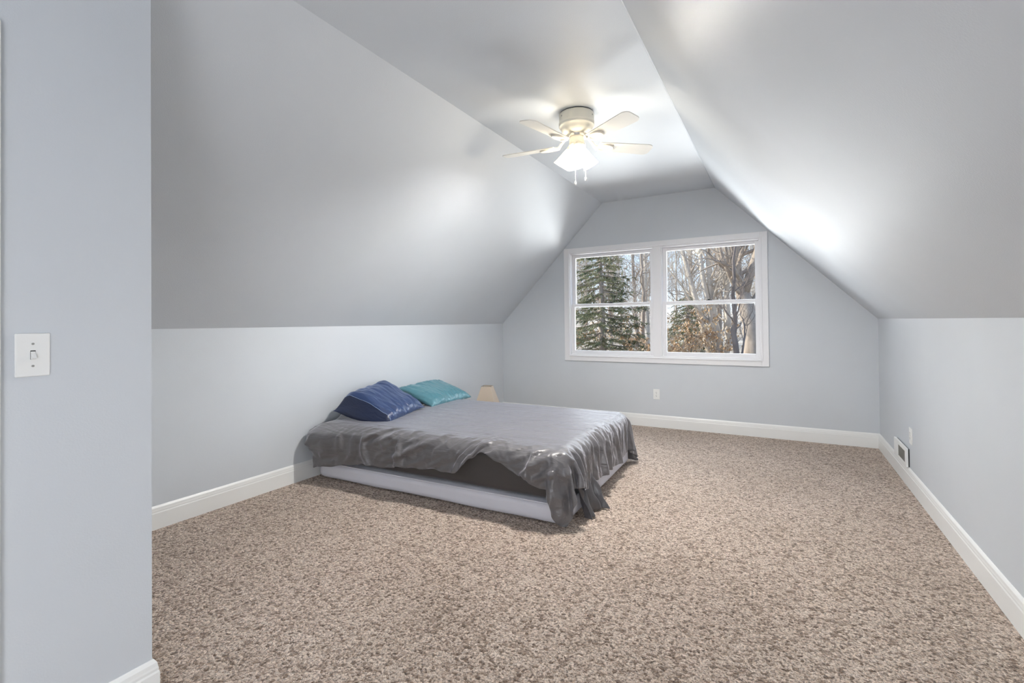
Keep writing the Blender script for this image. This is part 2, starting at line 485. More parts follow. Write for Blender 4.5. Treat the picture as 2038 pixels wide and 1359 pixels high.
# box spring in a pale cover
bs = empty('box_spring', BO, BR); tag(bs, 'low box spring in a pale grey fabric cover, on the carpet', 'box spring')
def softbox(lo, hi, r, nseg, wob=.004, seed=0, cuts=24):
    bm = boxm(lo, hi)
    bmesh.ops.subdivide_edges(bm, edges=bm.edges[:], cuts=cuts, use_grid_fill=True)
    L = [Vector(lo), Vector(hi)]
    for v in bm.verts:
        c = Vector([min(max(v.co[i], lo[i] + r), hi[i] - r) for i in range(3)])
        d = v.co - c
        if d.length > 1e-6:
            v.co = c + d.normalized() * min(d.length, r)
        n = noise.noise(v.co * 2.2 + Vector((seed, 0, 0))) * wob + noise.noise(Vector((v.co.x * 3, v.co.y * 3, v.co.z * 14)) + Vector((0, seed, 0))) * wob * .7
        if d.length > 1e-6: v.co += d.normalized() * n
    return bm
obj('cover', softbox((0, -.005, .004), (2.155, 1.525, .136), .045, 3, .004, 2, 40), M['boxspring'], bs, True)
vs, fs = [], []
ps = []
for (x, y) in ((.02, -.004), (2.11, -.004), (2.150, .04), (2.150, 1.50)): ps.append(Vector((x, y, .132)))
tube(vs, fs, ps, [.004] * 4, 8); pyobj('piping', vs, fs, M['boxspring'], bs)
mt = empty('mattress', BO + Vector((0, 0, 0)), BR); tag(mt, 'thick mattress in a dark grey fitted sheet on the box spring', 'mattress')
obj('fitted_sheet', softbox((0, 0, .137), (2.15, 1.52, .434), .072, 4, .004, 5, 30), M['fitted'], mt, True)

# comforter: draped surface, row by row from the wall to the foot, as second differences of its points
NU, NV = 118, 122
LO = np.array([-0.0171, -0.1389, 0.0182]); SPAN = np.array([2.2749, 1.7341, 0.4721])
ROWS = [
[110,-5,-12,-17,-12,0,-4,-11,-15,-12,-1,7,-14,-7,-2,-5,0,32,-31,2,13,-7,-2,2,2,3,2,-1,-1,-2,-2,-2,-2,-2,0,0,0,0,0,0,0,0,0,0,0,0,0,0,0,0,0,0,0,0,0,0,0,0,0,0,0,0,0,0,0,0,0,0,0,0,0,0,0,0,0,0,0,0,0,0,0,0,0,0,0,0,0,0,0,0,0,0,0,0,0,0,0,0,0,0,0,0,1,1,3,3,4,2,1,-10,7,6,-3,4,5,5,5,4,4,4,4,3,3,109,15,6,14,8,17,-34,-45,6,-78,2,49,10,26,21,18,24,19,59,39,40,51,51,142,43,43,43,41,35,33,33,30,29,27,40,40,40,40,40,40,39,40,40,40,40,40,39,40,40,40,40,40,39,40,40,40,40,40,40,39,40,40,40,40,40,39,40,40,40,40,40,39,40,40,40,40,40,40,39,40,40,40,40,40,39,40,40,40,40,40,39,40,40,40,40,40,40,39,40,40,40,40,15,17,16,15,15,16,20,27,-10,4,13,4,2,2,3,4,4,4,6,5,7,745,136,192,212,190,149,136,179,204,186,146,127,188,173,120,88,82,53,43,-6,4,-10,-27,-78,8,23,46,64,78,90,98,99,103,108,-6,-3,3,4,-12,-16,5,26,37,13,-26,-34,-22,-1,20,14,21,8,-17,-30,-30,3,32,23,7,-9,-10,-5,-17,-3,19,24,6,-13,-12,19,18,-11,-35,-22,6,19,0,-18,-5,16,14,-14,-12,10,34,17,-13,-24,5,15,0,-20,-15,6,11,-3,-26,-13,15,27,31,11,-139,-138,-137,-137,-138,-136,-128,-101,-139,-145,-140,-146,-147,-146,-146,-146,-146,-147,-146,-146,-146],
[32,-2,8,4,-2,-10,4,5,2,-2,-7,-7,16,-7,-8,8,1,-44,39,-16,-13,12,12,-1,2,2,2,-4,3,3,2,1,-1,2,0,0,0,0,0,0,0,0,0,0,0,0,0,0,0,0,0,0,0,0,0,0,0,0,0,0,0,0,0,0,0,0,0,0,0,0,0,0,0,0,0,0,0,0,0,0,0,0,0,0,0,0,0,0,0,0,0,0,0,0,0,0,0,0,0,0,0,0,0,-2,-3,-3,-3,1,-7,16,-9,-4,8,2,-1,-1,-1,-1,-2,-3,-2,-2,-2,16,-28,16,-8,1,-30,31,-11,-4,37,-40,-13,21,-24,9,34,26,46,-38,16,6,-8,-17,-44,3,-2,-1,-5,3,2,3,3,-5,11,0,0,0,-1,0,0,1,-1,0,0,0,0,0,0,0,0,0,-1,1,0,0,-1,0,0,0,1,-1,0,0,0,-1,1,0,0,0,-1,0,1,0,-1,0,0,0,-1,1,0,0,0,-1,0,1,0,-1,0,0,0,1,-1,0,0,0,-1,0,1,0,0,-1,0,9,7,7,4,3,-1,6,-26,24,4,-11,-5,1,3,1,3,3,3,2,2,1,63,10,-49,-19,7,25,12,-34,-12,14,24,17,-45,2,13,-9,-10,28,38,13,-6,4,-7,50,-11,-7,-16,23,-20,-16,-19,-17,16,-65,-1,2,2,-1,-3,2,3,1,1,-4,-2,2,1,3,-1,0,-1,-4,-3,-1,3,3,1,-2,-2,-1,1,-1,3,4,2,-1,-4,-2,2,2,-1,-2,1,2,1,0,-3,1,2,0,-1,-1,0,3,0,-1,-2,1,2,0,-1,0,1,-1,-1,-2,1,1,2,0,-1,-2,18,14,12,8,5,-2,21,-43,0,0,-7,1,1,-1,1,0,1,1,1,1,0],
[36,-7,1,9,3,-2,-10,4,7,1,-4,-6,-4,13,-6,-7,-10,14,-2,-4,7,-6,0,0,-4,0,4,-2,-2,1,2,4,5,1,0,0,0,0,0,0,0,0,0,0,0,0,0,0,0,0,0,0,1,0,0,0,0,0,0,0,0,0,0,0,0,0,0,0,0,0,0,0,0,0,0,0,0,0,0,0,0,0,0,0,0,0,0,0,0,0,0,0,0,0,0,0,0,0,0,0,0,0,-1,0,-1,-1,-2,-5,4,-5,4,3,-1,-4,-2,-3,-6,-3,-2,-1,-1,-1,0,18,6,-34,11,-4,-14,-9,19,-5,29,-15,-20,-12,20,-12,15,-2,-4,52,-2,-17,7,2,-33,1,0,-2,-5,-2,1,0,3,13,2,0,-1,0,1,-1,0,0,1,-1,0,0,-1,1,0,0,-1,0,1,-1,0,0,1,-1,0,0,-1,1,0,-1,0,1,0,-1,0,0,0,0,0,-1,1,0,0,-1,1,0,-1,0,0,0,0,0,0,0,0,0,-1,0,1,-1,0,0,1,-1,0,0,-1,1,0,3,4,3,6,4,9,-8,10,-6,-6,2,7,4,2,6,1,1,1,0,0,0,59,14,-2,-52,-12,11,25,3,-33,-5,20,18,4,-38,3,16,3,-13,-18,93,-45,28,13,25,18,-3,-19,9,8,-4,-10,-17,-65,-38,1,2,1,-1,-3,2,3,3,-1,-4,-2,1,2,2,0,0,-2,-4,-3,-1,3,6,0,-2,-3,-2,2,-1,2,4,3,-2,-3,-3,3,3,-2,-1,0,2,2,0,-3,0,2,2,-3,-1,1,2,0,-3,0,1,2,0,0,-1,0,0,-1,-2,0,3,2,0,-1,-3,3,8,7,11,9,17,-24,2,-5,-1,0,0,0,1,2,2,0,1,0,0,1],
[36,1,-4,2,6,1,-4,-6,5,5,0,-6,-3,-1,11,-12,2,-4,-5,16,-10,4,-9,3,6,0,-13,11,2,2,1,-2,1,-3,1,0,1,-1,0,1,1,0,-2,1,0,0,1,1,-1,-1,2,-2,-1,0,2,0,0,-2,1,-1,0,0,0,0,2,-1,0,-1,0,0,2,-1,-1,0,1,0,-1,-1,0,2,0,2,-1,1,-3,2,-2,2,0,-2,2,-2,-1,0,0,1,2,-1,-1,0,1,-1,1,1,-1,-1,-1,0,1,-2,-2,-5,-4,-1,-1,0,3,2,1,1,1,1,0,-23,12,30,-20,-6,5,1,15,-26,23,2,-13,-10,-14,19,-11,25,-8,-18,10,28,-11,9,-20,-4,1,-8,8,1,2,3,4,0,0,0,1,-2,0,1,0,0,-3,1,0,0,1,0,-1,1,1,-2,-1,1,0,1,-2,2,0,-1,0,0,0,1,0,-1,0,1,-1,0,1,-1,-1,0,0,0,0,1,-1,0,1,0,-1,1,-1,1,-1,0,0,0,1,-1,-1,1,0,0,0,1,-2,1,1,-1,0,12,-5,2,2,5,1,1,1,4,7,5,1,1,0,-3,-1,-2,-1,-2,-1,-1,25,14,-4,6,-28,-3,21,14,-13,-26,2,27,10,-14,-23,13,4,6,12,-18,71,-51,60,5,-39,-4,69,-56,-17,-21,-33,-47,-3,-27,4,2,27,-30,8,10,16,33,-65,9,-2,8,10,27,-29,-23,28,-27,1,3,24,35,-39,-30,16,-15,1,-4,2,7,23,-22,4,-10,0,2,24,-23,-6,3,7,2,-11,-11,0,12,-1,36,-10,19,-46,18,-24,42,-11,-25,21,-21,-6,-2,3,17,46,-29,-14,-9,12,-20,78,-8,8,5,12,3,-2,0,1,2,1,0,0,1,-3,-1,0,-1,-1,0,-1],
[36,3,-2,-5,5,5,0,-6,-3,6,3,-2,-6,0,2,7,-4,-3,0,3,1,-6,0,1,-3,-3,8,-1,1,-2,-1,2,-3,2,-1,2,-2,1,1,0,0,-3,3,-1,0,2,-1,-3,1,3,-3,1,0,1,0,-2,-1,3,-1,0,0,0,0,2,-3,2,-1,1,-1,1,0,-1,0,2,-1,-1,1,-1,1,-2,1,-2,3,-3,3,0,0,-4,1,2,-2,3,-1,0,0,-1,-2,5,0,-2,0,1,-3,2,1,0,0,0,-1,1,0,0,0,-2,-2,-2,-2,-3,-2,-1,-2,0,-1,33,-6,-17,-20,16,11,-15,-2,10,-16,37,-31,15,-16,-13,9,5,12,-5,-12,-1,12,-2,-5,-3,-1,7,-1,2,2,0,-3,3,0,0,-2,1,0,0,0,-4,2,1,0,0,1,0,0,-1,-2,1,1,0,1,-2,2,-1,0,1,0,0,0,0,-2,2,0,0,0,0,0,-1,-1,1,0,0,0,0,0,0,0,0,1,-1,1,0,-1,0,0,0,0,1,1,-3,0,0,0,1,0,0,0,0,0,-6,17,-7,2,0,2,0,0,-6,-9,-9,-5,-6,-4,-4,-3,-1,-2,-1,-1,-1,4,-1,34,9,-20,-22,3,27,9,-23,-20,9,26,-6,-15,-11,11,6,-5,-33,45,49,-32,-15,58,19,-105,10,-18,-31,-17,40,-62,28,-3,41,-63,24,9,21,38,-101,45,-21,12,28,6,-58,0,64,-59,8,-2,28,31,-74,-2,39,-18,0,-3,3,10,28,-52,21,-5,8,-2,6,0,-13,8,30,-15,-33,7,4,6,-15,7,-26,49,-51,26,9,8,-48,12,15,-12,57,-30,-10,-8,-11,-11,72,-3,-33,-1,19,-44,83,-16,8,1,4,0,0,-4,-5,-3,-2,-2,-2,0,-1,-1,-1,0,-1,0],
[38,4,-3,-3,-7,4,9,0,-7,-2,7,4,-4,-7,2,6,3,-4,-5,1,3,1,-2,-2,0,1,-1,-1,0,0,1,-2,1,0,2,-4,2,0,1,0,-4,4,-1,0,0,-2,0,2,1,-2,1,1,-1,2,-4,1,2,0,-1,1,-1,0,2,-3,1,0,1,-1,1,1,-1,0,0,-2,0,2,-1,1,-1,1,0,-1,-3,3,0,0,1,0,-1,0,0,-1,3,-2,0,-1,0,-4,2,2,1,1,0,-3,2,1,0,0,1,-1,0,0,0,0,0,0,0,-1,0,-1,-2,-2,-1,7,-13,-6,30,-39,-1,15,22,-20,16,0,4,-8,19,-15,-10,-8,8,8,-6,-9,-1,4,2,0,-1,0,3,1,0,-2,3,-1,0,-2,1,0,0,0,-4,3,1,0,0,1,-1,0,1,-3,2,1,0,0,-1,1,0,0,0,-1,1,0,0,-1,2,-1,0,0,1,0,-2,1,-1,0,0,0,0,0,1,0,0,-1,1,1,-1,0,0,1,-1,0,0,-1,1,2,-2,0,0,-1,2,-1,1,0,-1,1,-8,17,-8,1,1,-1,0,0,2,-2,-2,-2,-3,-4,-4,-5,-4,-4,-3,-3,20,-26,-2,21,23,-15,-29,6,31,4,-26,-16,12,21,-9,-18,-1,10,4,11,-14,6,1,13,-19,-42,52,-43,-19,-3,34,-54,34,-19,54,-76,27,6,16,44,-107,55,-18,-5,0,-16,-11,20,63,-63,16,-8,3,21,-55,23,26,-3,-17,8,-1,0,24,-41,18,4,-7,5,2,14,-11,-4,1,-27,-1,20,-2,8,-3,-3,0,-5,-33,34,3,1,25,-14,-20,5,-1,-16,67,-41,-5,-4,-8,-32,13,26,1,30,8,-53,80,-21,4,4,1,-1,0,0,-2,0,0,0,-1,-1,0,-1,0,-1,-1],
[32,7,4,-1,-8,1,1,7,-2,-7,1,6,4,-4,-7,2,6,2,-3,-6,1,3,0,-3,0,-1,1,0,-1,0,0,1,-1,1,-3,3,-1,1,0,-4,4,-1,0,0,0,0,0,1,-1,0,1,-1,1,-3,2,1,0,0,0,0,0,0,-1,1,0,0,0,0,0,1,-1,0,0,0,0,-1,1,0,0,0,-1,1,0,0,0,0,-1,2,-1,0,0,-1,-1,3,-2,1,0,0,-1,1,-1,2,0,0,-2,1,1,0,0,0,0,0,-1,1,0,-1,0,1,-1,0,1,-1,0,-7,18,-14,21,2,-22,-12,7,22,-29,34,-2,-21,10,17,-22,-8,-3,7,6,-5,-6,0,3,1,0,1,0,1,0,2,-2,1,-3,1,1,1,0,-4,2,1,1,0,0,-1,1,0,-2,3,0,-1,-1,0,1,0,0,0,0,1,0,-1,0,1,0,0,0,0,0,0,-1,0,1,0,0,0,0,0,0,-1,1,0,0,-1,2,-1,1,0,1,-2,0,0,0,1,1,-2,0,0,0,1,-1,0,-1,5,-4,-6,16,-8,-2,0,-1,0,-3,6,-2,-1,0,1,0,0,-2,-1,-2,-3,13,-1,-29,-1,36,2,-18,-29,14,38,-5,-31,-10,16,16,-3,-17,-8,8,11,-5,-4,10,-3,-16,14,-29,-4,3,7,-26,35,-40,68,-82,28,5,8,48,-105,57,-15,-5,-4,3,-5,3,52,-55,6,6,-6,-1,-26,28,9,11,-16,-7,8,2,2,-17,13,-1,1,-4,6,2,14,-19,1,5,-4,-3,-4,2,7,-2,-4,-5,4,6,-5,-5,-1,-4,46,-36,-3,0,1,-23,65,-41,13,-14,5,-8,7,-7,14,34,-14,-43,69,-21,-4,1,2,2,1,2,0,1,-1,1,0,-1,1,-1,1,0],
[35,-3,7,2,-1,-10,6,4,2,-4,-5,2,6,2,-3,-5,1,5,0,-2,-3,0,2,0,-2,0,0,0,0,1,-1,-1,1,-2,2,-1,1,1,-5,4,-1,1,-1,0,0,0,1,0,0,0,0,0,0,0,0,1,0,-2,1,0,1,0,-1,0,0,0,0,1,-1,0,-1,1,1,-1,0,0,0,1,0,-1,0,0,1,-1,0,-1,1,1,-1,0,0,0,0,-1,2,-1,0,0,0,0,0,-1,2,-1,0,-1,1,0,0,0,1,-1,1,-1,0,1,0,-1,1,-1,0,0,0,16,-29,12,1,23,-1,-13,-12,6,-7,0,28,-8,-12,0,20,-16,-11,-1,5,4,-3,-5,0,3,1,0,-1,1,1,-1,2,-3,1,1,0,0,-4,3,2,0,0,0,0,0,-1,-1,2,0,0,1,-1,1,-1,0,0,0,0,0,0,1,-1,0,0,1,-1,0,0,0,-2,1,0,1,-1,0,0,0,0,1,-1,1,-1,1,-1,1,0,0,-1,0,0,1,-1,0,1,1,-1,0,-1,0,0,1,-1,2,0,-2,-5,14,-9,0,4,-6,0,-4,7,-1,-1,-1,0,0,1,0,-1,-1,1,2,5,-9,-7,46,-20,-21,-13,16,30,-6,-28,-5,10,10,-1,-12,-8,9,5,-3,-1,0,0,-1,1,-3,-12,1,13,-51,75,-88,28,5,4,50,-104,58,-16,1,-11,4,0,0,45,-46,6,0,-1,-3,9,4,-3,10,-1,-25,11,4,2,3,-2,-2,-3,-1,-3,6,2,9,-32,14,8,1,-2,-6,5,6,0,-5,-8,8,2,-3,-6,-8,6,20,-1,-15,1,-1,6,-27,56,-41,33,-25,3,-5,-6,2,38,0,-9,-27,45,-18,1,5,-1,1,-1,1,0,1,0,0,1,0,1,-1,0],
[39,-5,0,2,4,-2,-4,0,5,2,-7,-3,5,5,1,-4,-3,1,4,0,-3,-1,0,2,-1,0,-1,0,1,-1,0,0,-2,2,0,1,0,-4,3,0,0,-1,1,0,0,1,-1,0,0,1,-2,1,1,0,0,0,-1,0,0,0,0,0,1,0,0,0,-1,0,1,-1,1,0,-1,1,0,0,0,0,0,0,0,0,0,0,-1,-1,1,0,1,-1,0,1,-1,0,0,1,-1,1,0,-1,0,-1,1,1,0,0,-1,1,-1,0,-1,2,-1,0,0,0,0,1,-1,1,-1,1,-1,9,-5,10,7,0,-10,0,-18,6,9,-20,3,21,-8,7,-1,14,-12,-9,0,3,1,-2,-2,0,2,0,0,0,-1,2,-3,1,2,0,0,-3,2,1,0,0,0,0,-1,1,0,1,-1,0,-1,0,1,0,0,0,0,0,0,0,0,-1,1,0,0,-1,1,-1,0,0,2,0,-2,-1,1,0,0,0,0,-1,0,0,0,0,0,0,0,0,0,0,0,-1,0,0,0,0,1,0,0,-2,0,0,2,-1,4,-4,1,-6,9,-4,-8,14,-7,-1,-6,7,-1,0,0,0,-1,1,1,2,2,28,10,-46,13,13,20,1,-23,-7,25,19,-23,-24,-3,9,2,4,-9,-10,4,0,-4,-1,0,0,15,-15,-3,9,-45,71,-93,29,6,2,49,-100,57,-19,10,-22,10,-1,-1,35,-34,11,-11,22,-35,19,9,0,2,14,-34,3,11,1,2,2,-1,-2,-5,-4,1,8,-2,-8,28,-22,2,5,0,-2,3,2,-1,-2,-2,2,0,-4,-4,-20,15,11,2,1,-13,10,-7,10,-24,42,-40,49,-35,6,-13,-13,35,18,-15,2,-20,21,-7,-8,10,4,0,-1,1,1,0,1,0,0,0,0,1],
[38,-2,-5,4,3,1,-8,2,1,5,1,-4,-3,5,3,-1,-4,-1,1,3,-1,-2,0,0,1,-1,0,1,-1,0,0,-1,2,0,-1,0,-2,2,0,0,0,0,0,0,1,-1,1,-1,1,-1,1,0,-1,1,0,0,-1,1,0,0,0,0,-1,0,0,0,1,0,0,-1,1,-1,1,0,0,0,0,0,0,0,0,0,0,-1,1,0,0,0,0,0,0,-1,1,0,-1,0,1,-1,0,0,1,-1,1,-1,1,-1,0,0,1,0,-1,-1,2,0,0,0,-1,0,1,-1,1,-1,0,11,0,16,-16,-8,8,12,-9,8,2,-14,3,-12,18,0,2,-7,6,-8,-6,0,3,0,-2,-1,1,1,0,-1,1,-3,2,1,0,0,-3,2,1,0,0,0,0,0,0,0,0,-1,1,-1,1,-1,1,-1,0,0,1,-1,0,0,0,0,0,-1,1,0,-1,1,0,-1,2,-1,-1,0,0,0,-1,0,0,0,0,0,0,0,0,-1,1,0,-1,1,0,-1,0,0,0,0,0,0,0,0,0,-2,1,-1,4,0,-3,2,-7,4,-1,-10,22,-11,-1,-5,5,0,0,-1,1,-1,0,-2,18,21,-8,23,-19,-10,36,-1,-21,-17,2,19,5,-22,-15,0,15,-11,5,-14,2,-3,-8,2,1,0,-15,15,8,-31,60,-94,32,4,1,45,-93,56,-21,16,-30,16,-2,-1,23,-18,13,-20,30,-34,6,16,0,1,7,-11,-14,15,-1,2,3,1,-3,-2,-4,-9,8,7,-6,-20,26,-7,4,5,2,1,2,1,1,-1,-1,-2,-2,-3,0,-10,-1,1,11,19,-22,-4,7,-4,11,-16,20,-32,56,-49,25,-28,11,20,1,-11,3,-15,8,0,-10,8,6,1,0,0,1,0,1,1,0,1,0],
[36,-6,0,2,4,2,-1,-5,1,4,3,-2,-4,-1,5,2,-1,-4,0,2,2,-1,-2,0,1,0,0,0,0,0,-2,1,0,0,1,-2,1,0,1,-1,0,0,1,0,-1,1,-1,1,-1,0,0,1,0,0,0,-1,1,0,0,0,0,0,0,0,0,0,0,0,0,0,0,0,0,0,0,0,0,0,0,0,0,0,0,1,-1,0,0,-1,0,1,0,0,0,0,0,0,0,-1,0,1,-2,2,-1,0,0,1,-1,0,0,0,0,-1,-1,2,0,0,1,-1,0,1,-1,0,1,0,31,-42,13,3,-7,20,2,-3,0,1,-9,8,-9,2,0,7,3,-4,-5,-3,2,2,-2,-1,-1,0,0,0,-3,2,1,1,-1,-2,2,0,1,0,-1,0,1,-1,1,-1,0,1,-1,0,-1,1,0,0,0,0,-1,1,-1,0,0,0,0,0,-1,0,1,-1,0,1,-1,0,0,0,0,-1,1,0,-1,1,-1,0,0,0,0,0,-1,0,1,0,-1,1,0,-1,0,0,0,-1,1,1,-1,1,-3,1,-4,10,-6,-1,2,-2,-1,-2,-9,26,-13,-3,-3,4,-1,1,-1,0,0,1,48,17,24,-17,-23,-13,3,23,0,-24,-12,9,8,-2,-15,-8,1,2,0,-8,-10,1,-5,1,-1,1,0,0,-8,44,-87,34,2,1,38,-83,52,-21,19,-32,20,-3,0,15,-6,9,-22,21,-13,-11,22,-1,4,1,5,-32,21,-1,0,4,1,0,-1,-4,-1,-10,9,0,-3,-3,-2,-1,12,5,3,3,-1,1,0,0,0,-1,-1,-2,-2,-2,-10,-8,13,14,-6,-5,0,4,-1,7,-1,1,-32,59,-69,38,-18,-22,51,-20,-2,2,-3,-1,2,-10,2,10,1,0,1,0,0,1,1,0,0],
[35,2,-5,-1,3,4,0,-3,-2,1,3,1,-1,-2,1,3,0,-2,-1,-1,2,0,0,-1,0,1,0,-1,0,-1,2,0,0,0,-2,1,0,1,-1,0,1,0,-1,1,0,0,0,0,0,0,0,0,0,0,0,0,0,0,0,0,0,0,0,0,0,0,0,0,0,0,-2,2,0,0,0,0,0,0,0,0,0,0,0,0,0,0,0,0,0,0,0,0,0,-1,1,0,-1,1,0,-1,0,-2,2,0,0,0,1,0,0,0,0,0,-1,-2,3,-1,0,1,-1,0,0,1,-1,-5,6,24,-34,7,8,-5,23,-18,17,8,-2,-10,0,10,-9,-2,-7,4,-3,-3,-1,1,1,-1,-1,0,-1,-1,1,1,0,-1,0,0,1,0,0,-1,1,0,0,0,-1,1,-1,0,0,0,1,-1,0,0,-1,0,1,-1,1,-1,0,0,0,0,0,0,0,0,-1,0,-2,-2,5,0,-1,0,0,-1,1,-1,1,0,-1,0,0,0,0,0,0,1,-1,0,-1,1,-1,1,-1,1,-1,0,1,0,2,-2,5,-10,10,-5,-4,2,-2,0,-5,-1,21,-13,-3,-2,4,-1,1,-1,0,0,54,-12,16,22,-21,-20,-3,14,11,-12,-21,-3,5,3,-13,-10,-3,27,-14,-5,-15,4,-4,0,0,0,0,0,28,-70,32,0,1,31,-70,45,-19,19,-30,19,-2,3,9,-1,1,-10,9,4,-26,25,-1,2,0,0,-15,15,-1,-1,2,0,0,0,0,-2,1,0,-2,-10,12,28,-77,50,1,-1,0,0,1,-1,0,0,0,0,0,0,0,0,0,-28,22,8,-2,0,1,0,-1,0,0,0,1,-29,54,-78,22,43,-52,44,-16,-5,2,1,-1,-1,-1,-8,13,1,-1,2,0,0,1,0,1],
[34,2,1,-3,-2,4,3,-1,-3,-1,3,2,-3,-5,2,3,4,-1,-3,0,0,2,-1,0,0,0,0,0,-1,1,-1,0,0,-1,1,1,0,-1,1,0,-1,1,0,-1,1,-1,1,-1,1,0,0,0,0,-1,1,0,0,0,0,0,0,0,0,0,0,0,0,0,0,0,0,0,0,0,0,0,0,0,0,0,0,0,0,0,0,0,0,0,0,0,0,0,0,0,0,0,0,0,0,0,0,0,-3,3,-1,0,0,0,0,0,0,0,0,1,-3,3,0,-1,1,-1,1,-1,0,-5,-6,1,17,-18,17,-5,2,12,-12,17,5,8,7,-27,-3,-3,1,3,-1,-2,-2,1,1,-1,-2,0,0,0,1,-1,-1,0,0,2,-1,0,0,0,0,1,-1,0,1,-1,0,-1,1,0,-1,1,0,-1,1,0,-1,0,0,1,-1,0,0,0,0,0,-1,1,0,0,0,-1,0,0,0,1,-1,1,-1,0,0,-1,1,0,0,-1,1,-1,0,0,1,-1,1,-1,1,-1,0,0,0,0,0,1,0,1,3,-4,-2,0,6,-9,6,-4,0,-9,9,15,-13,-3,-1,3,-1,1,0,-1,52,-17,-1,14,8,-16,-14,4,21,5,-25,-15,1,8,8,-8,-15,-1,-4,10,-15,0,0,0,0,0,0,9,-36,25,0,0,21,-53,34,-13,14,-23,16,0,2,4,0,-1,0,0,0,-15,16,0,0,0,0,0,0,-1,0,0,1,0,0,0,0,0,0,-1,0,-1,1,-5,-7,13,-1,1,0,0,0,0,0,0,0,0,0,0,0,0,0,0,-1,-1,2,0,-1,0,1,0,0,0,0,0,-24,43,-88,75,-7,-15,2,9,-10,2,1,0,-6,7,-12,12,1,-1,1,1,-1,1,0],
[34,4,2,-3,-2,-1,4,1,-2,-4,0,6,2,-3,-6,2,3,2,-1,-3,1,0,2,-2,0,0,0,0,1,-1,1,0,-1,1,0,-1,0,1,-1,0,1,-1,1,0,-1,1,-1,1,-1,1,0,0,0,0,0,0,0,0,0,0,0,0,0,0,0,0,0,0,0,0,1,-1,0,1,0,0,0,0,0,0,-1,0,0,0,1,-1,0,0,0,0,0,0,0,0,0,-1,1,0,0,0,0,0,0,-1,0,1,0,0,0,0,0,0,0,-1,1,-2,1,1,-1,1,-1,0,1,0,16,-13,-18,17,-8,4,2,3,12,-19,18,-8,-4,27,-5,-24,2,1,4,-1,-3,-1,1,0,-1,-1,1,-1,0,0,0,0,1,-1,1,0,0,0,-1,0,1,-1,0,0,0,1,-1,0,0,0,0,0,0,0,0,0,0,0,0,0,0,0,0,0,0,0,0,0,0,1,-1,0,0,0,0,0,0,0,0,0,0,-1,0,1,-1,1,0,0,0,0,0,1,-1,0,0,0,0,0,0,-1,1,0,0,9,-11,6,-8,9,-9,7,-4,-4,-5,13,9,-12,-3,0,3,-1,0,1,52,-37,-7,15,18,-3,-20,-9,12,21,4,-36,-11,6,4,0,9,-37,22,7,-5,-6,1,0,0,0,0,-9,8,0,0,8,-28,21,-4,3,-9,9,0,0,1,-1,0,1,0,0,0,0,0,0,0,0,0,0,0,0,0,0,0,0,0,0,0,0,0,0,0,-1,1,-3,-1,4,0,0,0,0,0,0,0,0,0,0,0,0,0,0,0,0,0,-2,2,0,0,0,0,0,0,0,0,0,0,2,-3,-16,32,-36,16,-13,12,-4,0,1,-2,-5,7,-10,9,1,0,-1,1,0,0],
[31,5,4,0,-4,-2,1,3,0,-4,0,-3,9,1,-5,-4,3,4,0,-2,-2,1,0,1,-1,0,0,0,0,0,0,0,1,-1,0,0,1,-1,0,1,-1,1,-1,1,0,0,0,0,0,0,0,-1,1,0,0,0,0,0,0,0,0,0,0,0,0,0,0,0,0,0,0,1,0,-1,0,0,0,0,0,0,1,0,-1,0,0,0,0,0,0,0,-1,1,-1,1,0,0,0,0,-1,0,0,0,0,1,0,-1,0,0,0,0,1,0,-1,0,0,0,0,0,1,-1,0,1,-1,25,-13,7,-15,-9,18,-15,-4,-3,-2,20,-23,32,0,-22,-1,13,-8,-7,5,4,-2,-1,0,1,0,0,-1,1,-1,1,0,0,0,0,0,0,0,0,0,1,-1,1,-1,0,1,-1,0,1,0,0,-1,1,-1,0,1,0,-1,0,1,0,-1,1,0,0,0,-1,1,-1,1,0,0,0,0,0,0,-1,1,0,-1,1,0,0,0,0,0,-1,1,0,0,0,0,-1,1,0,0,0,0,0,0,0,0,-1,0,5,-3,-1,0,-6,14,-11,4,-2,-6,1,13,1,-9,-1,0,2,-1,0,9,-4,-19,-2,21,21,-13,-19,-2,20,17,-7,-30,-1,17,10,-33,12,14,-14,4,-3,2,0,0,0,0,0,0,0,0,-7,7,0,0,0,0,0,0,0,0,0,0,0,0,0,0,0,0,0,0,0,0,0,0,0,0,0,0,0,0,0,0,0,0,0,0,0,0,-3,2,1,0,0,0,0,0,0,0,0,0,0,0,0,0,0,0,0,0,-3,3,0,0,0,0,0,0,0,0,0,0,1,-1,-21,23,-7,-3,-1,-9,9,1,-1,0,-4,2,-1,-2,4,0,1,0,0,0],
